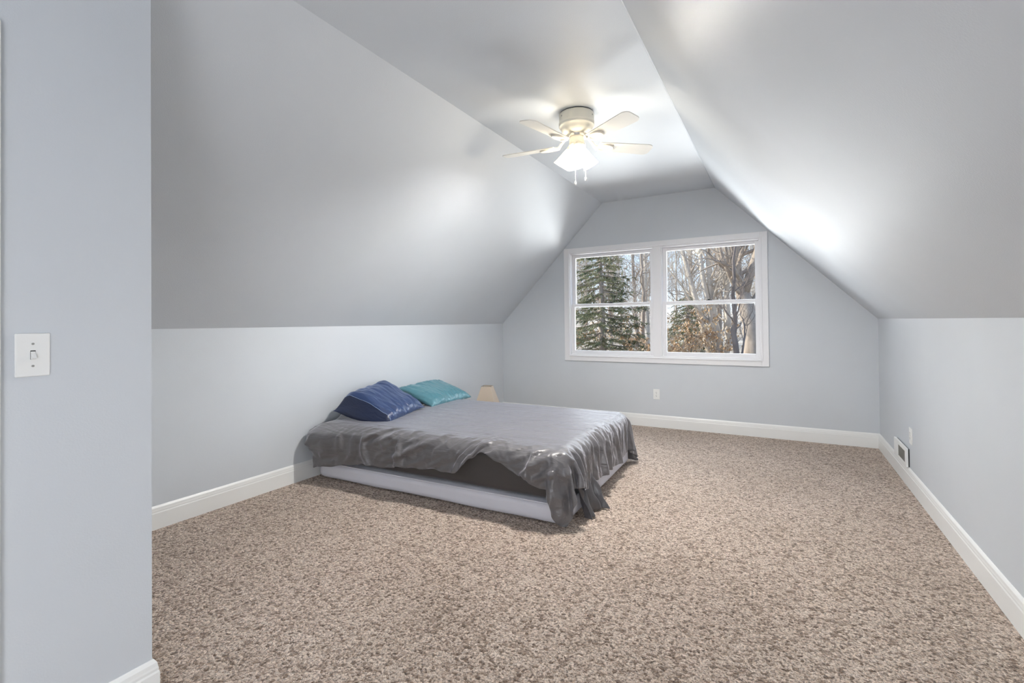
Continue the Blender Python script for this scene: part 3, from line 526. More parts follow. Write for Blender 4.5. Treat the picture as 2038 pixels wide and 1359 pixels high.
[35,-1,3,2,1,-4,-3,5,2,-1,-8,0,-1,12,-3,-5,-2,2,4,1,-3,-1,1,1,0,-1,0,0,0,1,-1,0,0,1,0,0,-1,1,0,-1,1,-1,1,-1,1,-1,1,-1,1,-1,1,0,0,0,-1,1,0,0,0,0,0,0,0,0,0,0,0,0,0,0,0,0,0,0,0,0,0,0,0,0,0,0,0,0,0,1,-1,0,0,0,0,0,0,0,-1,1,0,-1,1,0,0,0,0,-2,1,1,0,0,0,-1,-1,1,1,0,-1,1,-1,0,0,0,1,-1,0,12,-17,16,14,-17,-5,17,-11,-3,-7,-13,9,-13,27,10,3,-20,-8,2,1,4,2,-2,-1,0,1,0,0,0,0,0,0,1,-1,1,-1,0,0,0,1,-1,1,-1,1,0,-1,1,0,-1,1,-1,1,-1,1,0,-1,0,1,0,-1,1,0,0,-1,0,0,1,-1,1,0,-1,1,-1,1,-1,0,1,-1,0,1,-1,0,1,-1,0,0,0,0,0,0,1,-1,1,-1,0,1,-1,0,0,0,0,0,3,-4,3,0,-4,5,-4,-4,14,-9,0,-4,-4,6,11,-4,-7,-1,1,1,0,19,0,-20,-16,1,26,21,-22,-16,4,25,9,-10,-29,-2,6,37,2,-57,15,8,0,-1,0,0,0,0,0,0,1,-1,0,0,0,0,0,0,0,0,0,0,0,0,0,0,0,0,0,0,0,0,0,0,0,0,0,0,0,0,0,0,0,0,0,0,0,0,0,0,-2,1,1,0,0,0,0,0,0,0,0,0,0,0,0,0,0,0,0,0,-4,4,0,0,0,0,0,0,0,0,0,-1,-16,30,-56,41,0,-14,10,-4,-4,1,5,-1,0,-5,5,-6,5,1,0,0,0,0],
[37,-4,-1,6,1,-4,0,-8,8,4,-1,-3,-1,-4,6,4,-7,-1,2,4,0,-2,0,0,0,1,0,0,0,-1,1,0,0,-1,0,0,1,-1,0,1,-1,1,-1,1,-1,1,0,0,0,0,0,0,0,0,0,0,0,0,0,0,0,0,0,0,0,0,0,0,0,0,0,0,0,0,0,0,0,0,0,0,0,0,1,-1,0,0,0,0,0,0,0,0,0,0,0,0,-1,1,0,0,0,0,-1,1,0,-1,0,0,0,1,0,-1,1,-1,0,0,0,0,0,1,-1,1,0,3,9,-25,20,13,5,-16,25,-3,-5,-7,-7,-7,-22,3,14,16,2,-16,-3,1,3,0,-1,0,0,0,1,-1,1,-1,1,-1,0,0,0,1,-1,1,-1,1,-1,1,-1,0,1,-1,0,1,-1,0,0,0,0,0,0,0,0,0,0,0,0,0,0,0,0,0,0,0,0,1,-1,1,-1,0,0,0,0,0,-1,1,0,-1,1,-1,1,0,-1,0,0,0,1,0,0,0,-1,1,0,-1,0,1,-1,0,-1,0,9,-8,0,0,-4,3,8,-8,-1,-5,1,8,5,-6,-2,0,1,-1,7,24,2,-37,-8,8,27,4,-20,-11,10,16,0,-1,-10,-19,-3,-3,58,-44,12,-9,-3,0,0,0,0,0,0,0,1,-1,0,0,0,0,0,0,0,0,0,0,0,0,0,0,0,0,0,0,0,0,0,0,0,0,0,0,0,0,0,0,0,0,0,0,0,0,0,-3,3,0,0,0,0,0,0,0,0,0,0,0,0,0,0,0,0,0,0,-6,6,0,0,0,0,0,0,0,0,0,0,0,-2,-4,-10,24,-16,-1,0,-3,3,-4,5,-1,-3,1,1,-5,6,0,0,0,0],
[39,-3,-2,-3,7,1,-7,-1,-3,1,1,-3,-3,3,11,-1,0,-4,3,-1,2,0,-1,0,1,-1,0,0,0,1,-1,0,0,0,1,0,-1,0,1,-1,1,-1,1,0,0,0,-1,1,0,0,0,0,0,0,0,-1,1,0,0,0,0,0,0,0,0,0,0,0,0,0,0,0,0,0,0,0,0,0,0,0,0,0,0,0,0,0,0,0,0,0,0,0,0,0,0,0,0,0,0,0,0,-1,1,0,0,0,0,0,0,0,0,0,-1,1,0,-1,0,0,1,-1,1,-1,0,9,1,-11,-19,26,-4,30,-8,10,6,3,0,-1,-4,-26,-18,7,-2,7,-6,-1,3,2,-1,0,0,0,0,0,0,1,-1,0,1,-1,0,0,0,0,0,0,0,0,0,0,0,0,0,-1,1,0,0,0,-1,1,0,0,-1,0,1,-1,0,0,1,-1,0,0,0,0,0,0,1,-1,0,1,0,-1,0,0,0,0,0,0,0,0,-1,0,1,0,0,0,0,-1,0,1,0,-1,0,1,0,-1,1,0,0,-2,3,-2,-1,2,-2,-4,9,0,-5,-3,-3,5,7,0,-6,-1,0,1,5,16,7,21,-44,-3,3,30,-8,-21,-8,8,9,-5,-8,20,-2,16,-29,23,-41,7,4,0,0,-1,1,0,0,-1,1,1,-1,0,0,0,0,0,0,0,0,0,0,0,0,0,0,0,0,0,0,0,0,0,0,0,0,0,0,0,0,0,0,0,0,0,0,0,0,-3,3,0,0,0,0,0,0,0,0,0,0,0,0,0,0,0,0,0,0,-18,18,0,0,0,0,0,0,0,0,0,0,-9,8,-2,-15,13,-3,-2,2,-1,-4,3,0,2,-1,-4,5,-4,0,3,0,0,1],
[39,-1,-4,-2,-1,8,-1,-3,-3,5,2,1,-3,-3,-1,2,4,-2,-4,2,1,1,-1,0,0,1,0,0,-1,0,1,0,-1,1,-1,0,1,0,-1,1,-1,1,0,-1,1,0,0,0,-1,1,0,0,-1,1,0,0,0,0,0,0,0,0,0,0,0,0,0,0,0,0,0,0,0,0,0,0,0,0,0,0,0,0,0,1,-1,0,0,0,0,0,0,0,0,-1,1,0,0,0,0,-1,0,1,0,-1,0,0,0,1,-1,0,0,0,0,1,-1,0,1,0,-1,1,-1,0,1,7,5,-5,-16,-14,33,-6,1,-7,11,4,4,-9,-9,25,-3,-19,6,5,-5,-4,-1,1,1,-2,0,1,-1,1,0,-1,0,1,-1,0,1,-1,1,-1,0,0,1,-1,1,-1,0,0,0,0,0,0,0,0,0,0,-1,1,0,0,0,0,0,0,-1,1,0,-1,0,0,0,1,-1,1,0,-1,0,0,0,1,0,-1,0,0,0,0,0,0,0,0,0,0,0,0,0,-1,0,1,0,-1,0,1,-1,0,0,-3,5,-2,-1,0,0,-4,4,6,-4,-3,-5,2,7,3,-4,-3,1,1,9,5,16,12,6,-41,12,17,10,-19,-16,-3,6,2,-17,-10,23,3,-45,10,40,-20,0,0,0,0,0,0,0,0,-1,1,1,-1,0,0,0,0,0,0,0,0,0,0,0,0,0,0,0,0,0,0,0,0,0,0,0,0,0,0,0,0,0,0,0,0,0,0,0,-3,4,-1,0,0,0,0,0,0,0,0,0,0,0,0,0,0,0,0,0,0,0,0,0,0,0,0,0,0,0,0,0,0,-4,2,-27,24,-3,-2,1,-1,-1,3,-4,4,0,-3,1,1,-3,3,0,1,-1],
[38,-1,-3,0,-2,2,3,0,-3,-1,5,1,-1,-4,-3,6,-1,-1,-1,1,1,0,1,0,-1,0,0,0,1,0,-1,0,1,-1,0,1,-1,0,1,-1,1,0,-1,1,0,-1,1,0,0,0,-1,1,0,0,0,0,-1,0,0,1,0,0,0,0,0,0,0,0,0,0,0,0,0,0,0,0,0,0,0,0,0,0,0,0,0,0,0,0,0,0,0,0,0,0,0,-1,1,0,-1,1,0,0,0,0,0,0,0,-1,1,0,0,0,0,-1,1,0,-1,0,0,0,1,0,-1,2,11,7,-17,-13,-7,9,7,10,-3,0,-3,16,5,-31,8,10,6,-9,2,-4,-2,0,0,1,-1,-1,1,0,-1,1,0,-1,0,1,-1,0,0,0,1,0,-1,0,0,0,0,0,0,0,0,0,-1,1,0,0,0,-1,1,0,-1,0,0,0,1,-1,0,0,0,0,1,0,0,-1,0,0,0,1,0,-1,0,1,-1,0,0,0,0,0,-1,0,1,0,-1,1,0,0,0,-1,0,1,0,-1,1,-1,1,-1,0,0,0,0,-1,-2,0,6,0,-4,-3,-2,4,6,0,-4,-2,1,23,-12,27,2,3,-9,-14,6,16,0,-20,-14,3,7,11,-29,-19,-6,76,-48,-19,30,-14,0,0,0,0,0,0,0,0,-1,1,0,0,0,0,0,0,0,0,0,0,0,0,0,0,0,0,0,0,0,0,0,0,0,0,0,0,0,0,0,0,0,0,0,0,0,0,-4,10,-6,0,0,0,0,0,0,0,0,0,0,0,0,0,0,0,0,0,0,0,0,0,0,0,0,0,0,0,0,0,-1,-4,2,-1,-5,1,1,-2,0,0,0,0,0,2,-1,-3,4,-4,1,2,-1,1],
[35,3,-4,-4,4,-3,1,3,0,-4,4,4,0,-2,-5,0,5,1,-3,-2,1,3,0,-1,0,0,1,0,-1,0,1,0,-1,1,0,-1,1,0,-1,1,0,-1,1,0,-1,1,0,-1,1,0,0,0,0,0,0,0,0,0,0,-1,1,0,0,0,0,0,0,0,0,0,0,0,0,0,0,0,1,0,0,0,-1,0,0,0,0,0,0,0,0,0,0,-1,1,0,0,0,0,-1,1,0,0,0,-1,1,-1,1,0,0,0,0,-1,0,0,0,1,0,0,0,-1,0,0,0,1,7,-13,28,1,-17,-23,-4,9,4,-2,11,5,-8,3,24,-27,5,-2,14,-7,-1,-2,-2,1,0,0,-1,0,0,1,-1,0,0,1,-1,0,0,0,0,0,0,0,0,0,0,-1,0,1,0,-1,0,1,-1,1,-1,0,0,0,0,0,0,1,-1,0,0,0,0,0,-1,2,0,-1,0,0,0,0,-1,1,0,0,-1,1,0,-1,1,0,0,0,0,-1,0,1,-1,0,0,1,0,0,-1,0,0,0,1,-1,1,-2,1,0,-1,0,-2,-2,6,2,-3,-2,-4,2,5,2,-3,-1,0,33,-7,5,23,-10,1,-14,-8,11,13,-16,-19,-6,5,1,27,-34,3,-37,75,-15,-29,0,-3,1,0,0,0,0,0,0,0,-1,2,-1,0,0,0,0,0,0,0,0,0,0,0,0,0,0,0,0,0,0,0,0,0,0,0,0,0,0,0,0,0,0,0,0,0,0,-30,57,-27,0,0,0,0,0,0,0,0,0,0,0,0,0,0,0,0,0,0,0,0,0,0,0,0,0,0,0,0,0,-1,-3,1,-1,-3,-1,0,0,1,-1,-2,2,-2,2,0,-2,2,0,-2,1,1,0],
[34,3,1,-6,-2,3,4,-1,-2,1,-5,7,3,-1,-3,-5,1,5,0,-1,-1,0,1,1,0,0,-1,0,1,0,-1,0,1,-1,0,1,-1,0,1,-1,0,1,0,-1,1,0,0,0,0,0,0,0,0,0,0,0,0,0,0,0,-1,1,0,0,0,0,0,0,0,0,0,0,0,0,0,1,-1,0,0,0,1,-1,0,0,0,0,0,0,0,0,0,0,0,0,0,0,0,0,0,0,0,-1,1,-1,1,-1,0,0,0,0,1,0,0,0,-1,0,0,0,1,0,-1,1,-1,-2,7,-6,25,-4,-8,-10,-17,-2,14,-10,12,13,7,-14,18,-28,2,0,10,0,-3,-1,0,0,0,0,0,0,-1,1,0,0,-1,0,1,0,0,0,-1,0,0,0,0,0,0,0,0,0,0,0,0,0,-1,1,0,0,0,0,0,0,-1,1,-1,0,1,0,0,0,-1,0,1,0,0,0,0,0,-1,0,0,1,-1,0,1,-1,0,0,0,0,0,0,0,0,0,1,-1,0,0,0,0,1,-1,0,0,0,-1,1,0,-1,1,-1,-4,4,4,-2,-3,-3,0,4,3,-1,-1,-1,43,-17,-6,18,12,-9,-16,-5,4,13,5,-24,-13,-2,14,-10,36,-45,20,-57,13,14,10,2,0,0,0,0,0,0,0,0,0,0,1,-1,0,0,0,0,0,0,0,0,0,0,0,0,0,0,0,0,0,0,0,0,0,0,0,0,0,0,0,0,0,0,0,0,0,-9,8,1,0,0,0,0,0,0,0,0,0,0,0,0,0,0,0,0,0,0,0,0,0,0,0,0,0,0,0,0,0,-1,-2,1,0,-5,1,0,-1,0,0,-3,4,-2,2,0,-2,-1,2,-3,2,0,0],
[32,2,3,1,-9,2,-2,6,4,-3,-3,-5,5,4,2,-6,0,4,1,-1,-1,0,0,0,0,0,0,0,0,0,1,0,-1,1,0,-1,0,1,-1,1,0,-1,0,1,0,0,-1,1,0,-1,1,0,0,0,0,0,0,0,0,0,0,0,0,0,0,0,0,0,0,0,0,0,0,0,1,-1,0,0,0,0,0,1,-1,0,1,-1,1,-1,0,0,0,0,0,0,-1,1,-1,1,0,0,-1,1,0,0,0,0,0,0,0,0,0,0,0,0,0,0,0,0,0,-1,1,-1,1,11,-21,-2,6,33,-8,8,-2,-18,-17,4,-12,-1,6,25,-20,22,-16,0,3,2,0,-1,-1,0,1,0,-1,0,1,-1,1,0,0,0,-1,0,0,0,1,0,-1,0,0,0,0,1,-1,0,0,0,0,0,0,0,0,0,-1,0,1,0,0,0,0,0,-1,0,0,1,0,0,0,0,0,0,0,0,0,0,0,0,0,0,-1,1,0,-1,1,0,0,0,0,0,0,-1,0,1,0,0,0,-1,1,-1,1,-1,0,1,-1,-1,2,-1,-2,0,4,1,-3,-2,-2,3,3,1,-3,0,56,-19,-18,-3,34,-3,-20,-20,-3,17,11,1,-15,-9,-10,24,-44,41,-37,18,1,-7,4,1,0,0,0,0,0,0,0,0,0,-1,1,1,-1,0,0,0,0,0,0,0,0,0,0,0,0,0,0,0,0,0,0,0,0,0,0,0,0,0,0,0,0,0,0,0,0,-1,-2,3,0,0,0,0,0,0,0,0,0,0,0,0,0,0,0,0,0,0,0,0,0,0,0,0,0,0,0,0,0,0,-1,-1,-1,-4,1,0,0,0,0,-1,1,0,-1,1,-1,-1,1,-1,0,1,0],
[30,0,7,3,-1,-9,4,1,1,0,-1,-1,1,4,-2,1,-2,-2,3,1,-1,-1,0,0,1,-1,1,0,0,0,-1,0,1,-1,0,1,0,-1,1,0,-1,1,0,0,-1,0,1,0,0,0,0,-1,1,-1,1,0,0,0,0,0,0,0,0,0,0,0,0,0,0,0,0,0,0,1,-1,0,0,0,0,0,0,0,0,0,0,0,0,0,0,0,0,0,0,0,0,0,0,0,0,-1,1,0,-1,1,-1,1,0,0,0,0,-1,0,0,0,0,0,0,0,0,1,-1,1,-1,-15,32,-22,10,-3,21,-21,19,10,-8,-3,-7,-18,-2,-8,18,4,-1,-8,-2,2,2,1,-1,1,-1,1,0,0,0,0,-1,0,0,0,1,0,-1,1,-1,0,0,0,0,0,0,0,0,0,0,0,0,0,0,-1,1,0,0,0,0,0,0,0,0,0,0,0,0,0,0,0,0,0,0,0,0,0,0,0,0,0,0,0,1,-1,0,1,-1,0,0,0,0,1,0,0,0,-1,0,0,1,0,-1,1,0,0,-1,0,1,-1,1,-1,-2,-1,4,2,-2,-2,-2,1,2,1,0,-1,61,-4,-34,-22,5,32,-3,-22,-16,-1,15,9,-4,-11,7,2,-7,-19,13,1,-2,0,0,0,0,0,0,0,0,0,0,0,0,0,-1,1,1,-1,0,0,0,0,0,0,0,0,0,0,0,0,0,0,0,0,0,0,0,0,0,0,0,0,0,0,0,0,0,0,0,0,-3,3,0,0,0,0,0,0,0,0,0,0,0,0,0,0,0,0,0,0,0,0,0,0,0,0,0,0,0,0,0,-1,1,-1,-1,-4,2,-1,-1,1,1,-1,0,0,-1,1,0,-2,1,-1,-1,1,-1],
[37,-3,-1,1,5,-1,-3,-3,6,3,-1,-4,-5,-1,5,2,-3,2,0,1,1,-2,0,0,0,1,-1,0,0,0,0,1,-1,1,0,-1,0,1,-1,0,1,-1,0,0,1,0,0,0,-1,1,0,0,0,0,0,0,0,0,0,0,0,-1,1,0,0,0,0,0,0,0,0,0,1,-1,0,0,0,0,0,0,0,0,1,-1,0,0,0,0,0,0,0,0,-1,1,0,0,0,0,-1,1,0,0,0,0,0,-1,1,0,-1,0,1,0,0,0,0,0,0,0,0,-1,1,-1,1,7,-9,14,-33,8,3,15,-17,25,-13,-5,2,26,0,-9,6,-23,10,-4,-5,0,1,1,1,-2,1,0,0,0,0,0,0,0,0,0,0,0,0,0,0,0,0,0,0,0,0,-1,1,0,0,0,0,0,0,0,0,0,0,0,0,0,0,0,0,0,0,0,0,0,0,0,0,0,0,0,0,0,0,0,0,0,1,0,-1,0,0,0,0,0,1,0,-1,0,0,0,0,1,0,0,-1,0,1,-1,0,0,0,1,0,-1,0,0,-1,-1,3,1,-1,-2,-2,0,3,2,-1,-1,5,31,2,-31,-12,8,26,5,-32,-20,6,15,-6,-9,-7,-5,67,-39,-4,4,-4,0,0,0,0,0,0,0,0,0,0,0,0,0,0,-1,1,0,0,0,0,0,0,0,0,0,0,0,0,0,0,0,0,0,0,0,0,0,0,0,0,0,0,0,0,0,0,0,0,0,-4,4,0,0,0,0,0,0,0,0,0,0,0,0,0,0,0,0,0,0,0,0,0,0,0,0,0,0,0,0,0,0,-1,0,-1,-3,1,0,0,0,-1,1,-2,2,-2,0,1,-2,0,1,-1,0,1],
[39,-6,-7,10,-3,2,-1,0,-8,13,0,-3,-1,-1,1,5,-3,-3,0,2,2,0,-2,0,0,0,0,0,0,0,1,-1,1,-1,0,1,0,-1,1,-1,0,1,0,0,0,0,0,-1,1,0,0,0,0,0,0,0,0,0,0,0,0,0,0,0,0,0,0,0,0,0,0,0,0,0,0,0,0,0,0,0,0,0,0,0,0,0,0,0,0,0,0,0,0,0,0,-1,1,0,0,0,0,-1,1,-1,1,0,-1,0,1,0,0,0,0,0,0,0,-1,0,0,1,-1,1,-1,-15,-4,-10,22,-20,3,2,16,-18,38,2,11,-24,1,-21,7,24,-16,3,0,-2,0,2,0,0,-1,0,1,-1,0,0,0,0,0,0,0,0,0,0,0,0,0,0,0,0,0,0,0,0,0,0,-1,1,0,0,0,0,0,0,0,0,0,0,0,0,0,0,0,0,0,0,0,0,0,1,0,0,0,0,0,-1,0,0,0,0,0,0,1,0,-1,0,1,-1,0,1,0,-1,0,0,1,0,-1,1,0,-1,-1,1,0,0,0,0,-1,-1,1,3,0,-2,-2,0,2,1,0,-1,4,19,-7,2,-23,-6,13,24,9,-39,-11,6,28,-3,-6,-23,-25,85,-8,-19,-22,16,-14,0,0,0,0,0,0,0,0,0,0,0,0,0,-1,2,-1,0,0,0,0,0,0,0,0,0,0,0,0,0,0,0,0,0,0,0,0,0,0,0,0,0,0,0,0,0,0,0,-7,7,0,0,0,0,0,0,0,0,0,0,0,0,0,0,0,0,0,0,0,0,0,0,0,0,0,0,0,0,0,-1,1,-1,0,-4,1,0,0,0,0,0,-1,1,-1,1,-1,0,-1,1,-2,0,0],
[33,3,-1,-10,8,3,-2,-6,1,-7,15,5,-3,-4,-2,-1,8,-3,-1,-1,0,2,0,-1,0,0,0,1,0,0,-1,1,-1,0,1,-1,0,1,-1,1,0,0,0,-1,0,0,0,1,0,0,-1,1,0,0,0,0,0,0,0,0,0,0,0,0,0,0,0,0,0,0,0,0,0,0,0,0,0,0,0,0,0,0,0,1,-1,0,0,0,0,-1,1,0,0,0,0,0,0,-1,1,0,0,0,0,0,0,0,0,0,0,0,-1,0,0,0,0,0,1,0,0,-1,1,-1,1,-29,6,13,-18,8,-4,-4,-9,19,-13,13,9,27,-13,10,-38,5,23,-3,3,-5,-1,0,1,1,0,-1,0,0,0,0,0,0,0,1,-1,0,1,-1,0,0,0,0,0,0,0,0,0,0,0,0,0,0,0,0,0,0,0,0,0,0,0,0,0,0,0,0,0,-1,1,1,0,0,0,-1,0,0,0,0,0,1,-1,0,0,0,0,0,0,0,0,0,0,0,0,0,0,0,0,1,-1,0,1,-1,0,1,-1,1,0,-1,0,0,0,-2,1,2,0,-1,-1,-2,2,1,0,0,-1,4,30,-18,-6,-17,-4,17,28,14,-43,-12,0,24,1,17,-46,-36,60,-32,47,-40,13,0,0,0,0,0,0,0,0,0,0,0,0,0,0,0,1,-1,0,0,0,0,0,0,0,0,0,0,0,0,0,0,0,0,0,0,0,0,0,0,0,0,0,0,0,0,0,0,-16,16,0,0,0,0,0,0,0,0,0,0,0,0,0,0,0,0,0,0,0,0,0,0,0,0,0,0,0,0,1,-2,0,0,-1,-2,1,0,-1,0,1,-1,0,1,-1,-1,1,-1,-1,0,0,0,1],
[34,1,2,-3,-9,3,10,3,-4,-6,-7,3,2,2,1,-1,4,5,-4,-2,1,1,1,0,-1,0,1,-1,0,0,1,-1,1,0,-1,0,1,-1,1,-1,0,0,0,1,0,0,0,0,0,0,0,0,-1,1,-1,1,0,0,0,0,0,0,0,0,0,0,0,0,1,-1,0,0,0,0,0,0,0,1,0,0,-1,0,0,0,0,1,-1,0,0,0,0,0,0,-1,1,0,0,0,0,0,-1,1,-1,1,-1,1,0,0,0,-1,1,0,0,0,0,0,0,-1,0,1,-1,1,-1,-25,-3,9,34,19,0,-6,-25,-8,-4,-23,-10,0,14,12,30,-29,0,18,-4,3,-2,-1,1,0,0,1,-1,0,0,0,0,0,1,-1,0,0,0,0,0,0,0,0,0,0,0,0,0,0,0,0,0,0,0,0,-1,1,0,0,0,0,0,0,0,0,0,0,0,0,0,0,0,0,0,0,0,0,0,0,0,0,0,0,0,0,0,0,0,0,0,0,0,0,0,0,0,1,0,-1,0,1,-1,1,0,-1,0,0,0,1,-1,0,0,-1,0,1,1,0,-2,0,-1,2,1,0,10,-11,8,17,-16,-11,-15,3,21,21,3,-18,-5,3,5,-32,53,-43,-42,107,-85,27,0,0,0,0,0,0,0,0,0,0,0,0,0,0,0,-1,1,1,-1,0,0,0,0,0,0,0,0,0,0,0,0,0,0,0,0,0,0,0,0,0,0,0,0,0,0,0,0,0,0,0,0,0,0,0,0,0,0,0,0,0,0,0,0,0,0,0,0,0,0,0,0,0,0,0,0,0,0,0,-1,0,0,1,-1,-3,1,0,0,0,-1,1,-1,1,0,-2,0,1,-1,0,0,0,-1],
[25,-2,3,3,4,-6,-4,1,2,0,6,5,4,-3,-4,1,-7,7,4,-4,-2,2,1,0,0,0,0,0,1,0,-1,1,-1,0,1,0,-1,1,-1,1,0,0,0,0,0,0,0,0,0,-1,1,0,0,0,0,0,0,0,0,0,0,0,0,0,0,0,0,0,0,0,0,1,-1,0,0,0,1,-1,0,0,1,-1,0,0,0,0,0,0,0,0,0,0,0,0,0,0,-1,1,0,-1,1,0,0,0,0,-1,0,0,0,1,0,0,0,0,0,-1,0,1,0,-1,1,-1,1,32,10,1,-8,-15,9,13,5,-14,12,-17,-21,-15,20,10,-12,12,-32,-5,17,2,-4,-2,1,1,1,-1,0,0,0,0,0,1,-1,0,0,0,0,0,1,-1,0,0,-1,1,0,0,0,0,0,0,0,0,0,0,0,0,0,0,0,0,0,0,0,0,0,0,0,1,-1,0,0,0,0,0,0,0,0,0,0,0,0,0,1,0,0,0,-1,0,0,0,0,1,0,-1,0,0,0,0,1,-1,1,-1,0,0,0,1,-1,0,0,1,-1,-1,0,1,1,-1,0,-2,1,1,0,0,-19,-40,-9,25,48,5,-14,-18,6,21,4,-7,-11,-29,3,32,-21,72,-59,-47,122,-58,-6,0,0,0,0,0,0,0,0,0,0,0,0,0,0,0,-1,1,1,-1,0,0,0,0,0,0,0,0,0,0,0,0,0,0,0,0,0,0,0,0,0,0,0,0,0,0,0,0,0,0,0,0,0,0,0,0,0,0,0,0,0,0,0,0,0,0,0,0,0,0,0,0,0,0,0,0,0,0,0,0,-2,1,-1,-1,1,-1,0,-1,1,0,0,0,0,-1,1,-1,-1,0,0,0,0],
[22,13,1,3,-4,-2,-1,7,0,-3,-9,3,6,3,4,-4,-3,-7,2,8,-5,-1,1,2,0,1,-1,1,-1,0,1,-1,1,0,-1,0,1,-1,1,0,-1,0,0,0,0,0,0,0,0,1,0,0,0,0,0,0,0,0,0,0,0,0,-1,1,0,-1,1,0,0,0,0,0,0,0,0,1,-1,0,0,0,0,1,-1,0,0,0,0,0,0,0,0,0,0,0,-1,1,0,0,0,0,0,0,0,-1,1,0,0,0,0,0,0,-1,0,0,0,1,0,0,-1,1,0,0,0,35,-23,13,-8,8,-11,0,-3,-1,20,16,-16,-21,-33,15,8,4,17,-20,-9,11,3,-2,-4,1,0,0,0,1,-1,0,1,-1,0,0,1,0,-1,0,0,0,0,0,0,0,0,0,0,0,0,0,1,-1,0,0,0,0,0,0,0,0,0,0,0,0,0,0,1,-1,0,0,0,0,0,0,0,0,1,0,0,-1,1,0,-1,0,0,0,0,0,0,0,0,0,0,1,0,-1,0,1,-1,1,-1,0,0,1,-1,1,-1,0,0,0,0,-1,0,1,1,0,-1,-1,0,0,1,0,-3,8,-33,-5,9,37,12,-31,-18,7,24,0,-7,17,-29,8,8,-37,117,-88,-58,128,-20,-43,-3,0,0,0,0,0,0,0,0,0,0,0,0,0,0,-1,1,1,-1,0,0,0,0,0,0,0,0,0,0,0,0,0,0,0,0,0,0,0,0,0,0,0,0,0,0,0,0,0,0,0,0,0,0,0,0,0,0,0,0,0,0,0,0,0,0,0,0,0,0,0,0,0,0,0,0,0,0,0,-1,0,0,-2,1,-1,0,0,0,0,1,-1,0,0,-1,0,-1,0,0,0,0],
[38,-8,6,5,1,-4,-6,2,5,3,-4,-10,-4,12,0,7,-4,-4,1,-2,4,-4,1,0,2,-1,0,0,0,0,0,0,0,0,0,1,-1,1,-1,0,1,0,0,0,0,0,0,0,0,0,0,0,0,0,0,0,0,0,0,0,0,0,0,0,0,0,0,0,0,0,0,0,0,0,1,-1,0,0,0,0,0,0,0,0,0,0,0,0,0,0,0,0,0,0,0,0,0,0,-1,1,0,-1,1,0,-1,1,0,0,0,0,-1,1,0,0,0,0,0,-1,1,0,-1,1,-1,0,19,-25,10,-12,0,-10,36,-20,-7,46,8,-8,-28,-35,19,2,9,-6,1,-6,7,1,1,-2,0,0,0,0,0,0,0,0,0,0,0,0,0,1,-1,0,0,0,0,0,0,0,0,0,0,0,0,0,0,0,0,0,0,0,0,0,0,0,0,0,0,1,-1,0,0,0,0,0,0,0,1,0,-1,0,0,0,0,0,0,0,0,0,0,0,0,1,-1,0,0,0,0,0,1,-1,0,0,0,1,0,-1,0,0,0,0,-1,0,1,0,-1,0,1,0,0,-1,0,1,0,0,-3,6,9,-26,-5,15,27,-7,-26,-16,10,22,5,-10,26,-41,28,-7,-11,69,-64,-69,70,27,-28,0,-1,0,0,0,0,0,0,0,0,0,0,0,0,0,-1,1,0,0,0,0,0,0,0,0,0,0,0,0,0,0,0,0,0,0,0,0,0,0,0,0,0,0,0,0,0,0,0,0,0,0,0,0,0,0,0,0,0,0,0,0,0,0,0,0,0,0,0,0,0,0,0,0,0,0,1,-1,-1,0,-1,0,1,-3,1,0,0,0,0,0,0,-1,0,0,0,0,0,-1,1],
[40,-3,-3,-1,8,1,-3,-7,3,4,4,-2,-4,-6,6,-2,6,-5,-1,-2,3,1,-2,0,0,1,1,-1,1,0,0,0,0,0,0,-1,1,-1,1,0,0,-1,1,0,0,0,0,0,0,0,0,-1,1,0,0,-1,1,0,0,0,0,0,0,0,0,0,0,0,0,0,0,0,0,0,0,0,0,0,0,0,0,0,1,-1,1,-1,0,0,0,0,0,0,0,0,0,-1,1,-1,1,0,0,0,0,0,0,-1,1,0,0,-1,1,0,0,0,0,-1,0,1,-1,0,1,-1,1,12,-12,-3,-14,16,12,-5,-21,27,-36,14,32,-2,6,-28,-22,20,-4,16,-7,-1,-1,2,-1,0,0,0,0,0,0,1,-1,0,0,1,-1,0,1,-1,0,0,0,0,0,0,0,0,0,0,0,1,-1,0,0,0,0,0,0,0,0,0,0,0,0,0,1,-1,0,0,0,0,0,0,0,1,-1,0,0,0,0,1,-1,0,0,0,0,0,1,-1,0,0,1,-1,0,0,0,1,-1,0,1,-1,1,-1,0,0,0,0,0,0,0,0,0,0,0,-1,1,0,0,0,-1,0,1,0,-21,25,15,6,-39,-6,18,32,-17,-24,-10,8,13,10,-9,30,-48,56,-42,-53,89,-31,-50,17,31,0,0,0,0,0,0,0,0,0,0,0,0,0,0,0,0,-1,2,-1,0,0,0,0,0,0,0,0,0,0,0,0,0,0,0,0,0,0,0,0,0,0,0,0,0,0,0,0,0,0,0,0,0,0,0,0,0,0,0,0,0,0,0,0,0,0,0,0,0,0,0,0,0,0,0,0,0,0,0,-1,0,0,-1,0,0,0,-1,0,1,0,-1,0,0,0,-1,0,0,0,-1],
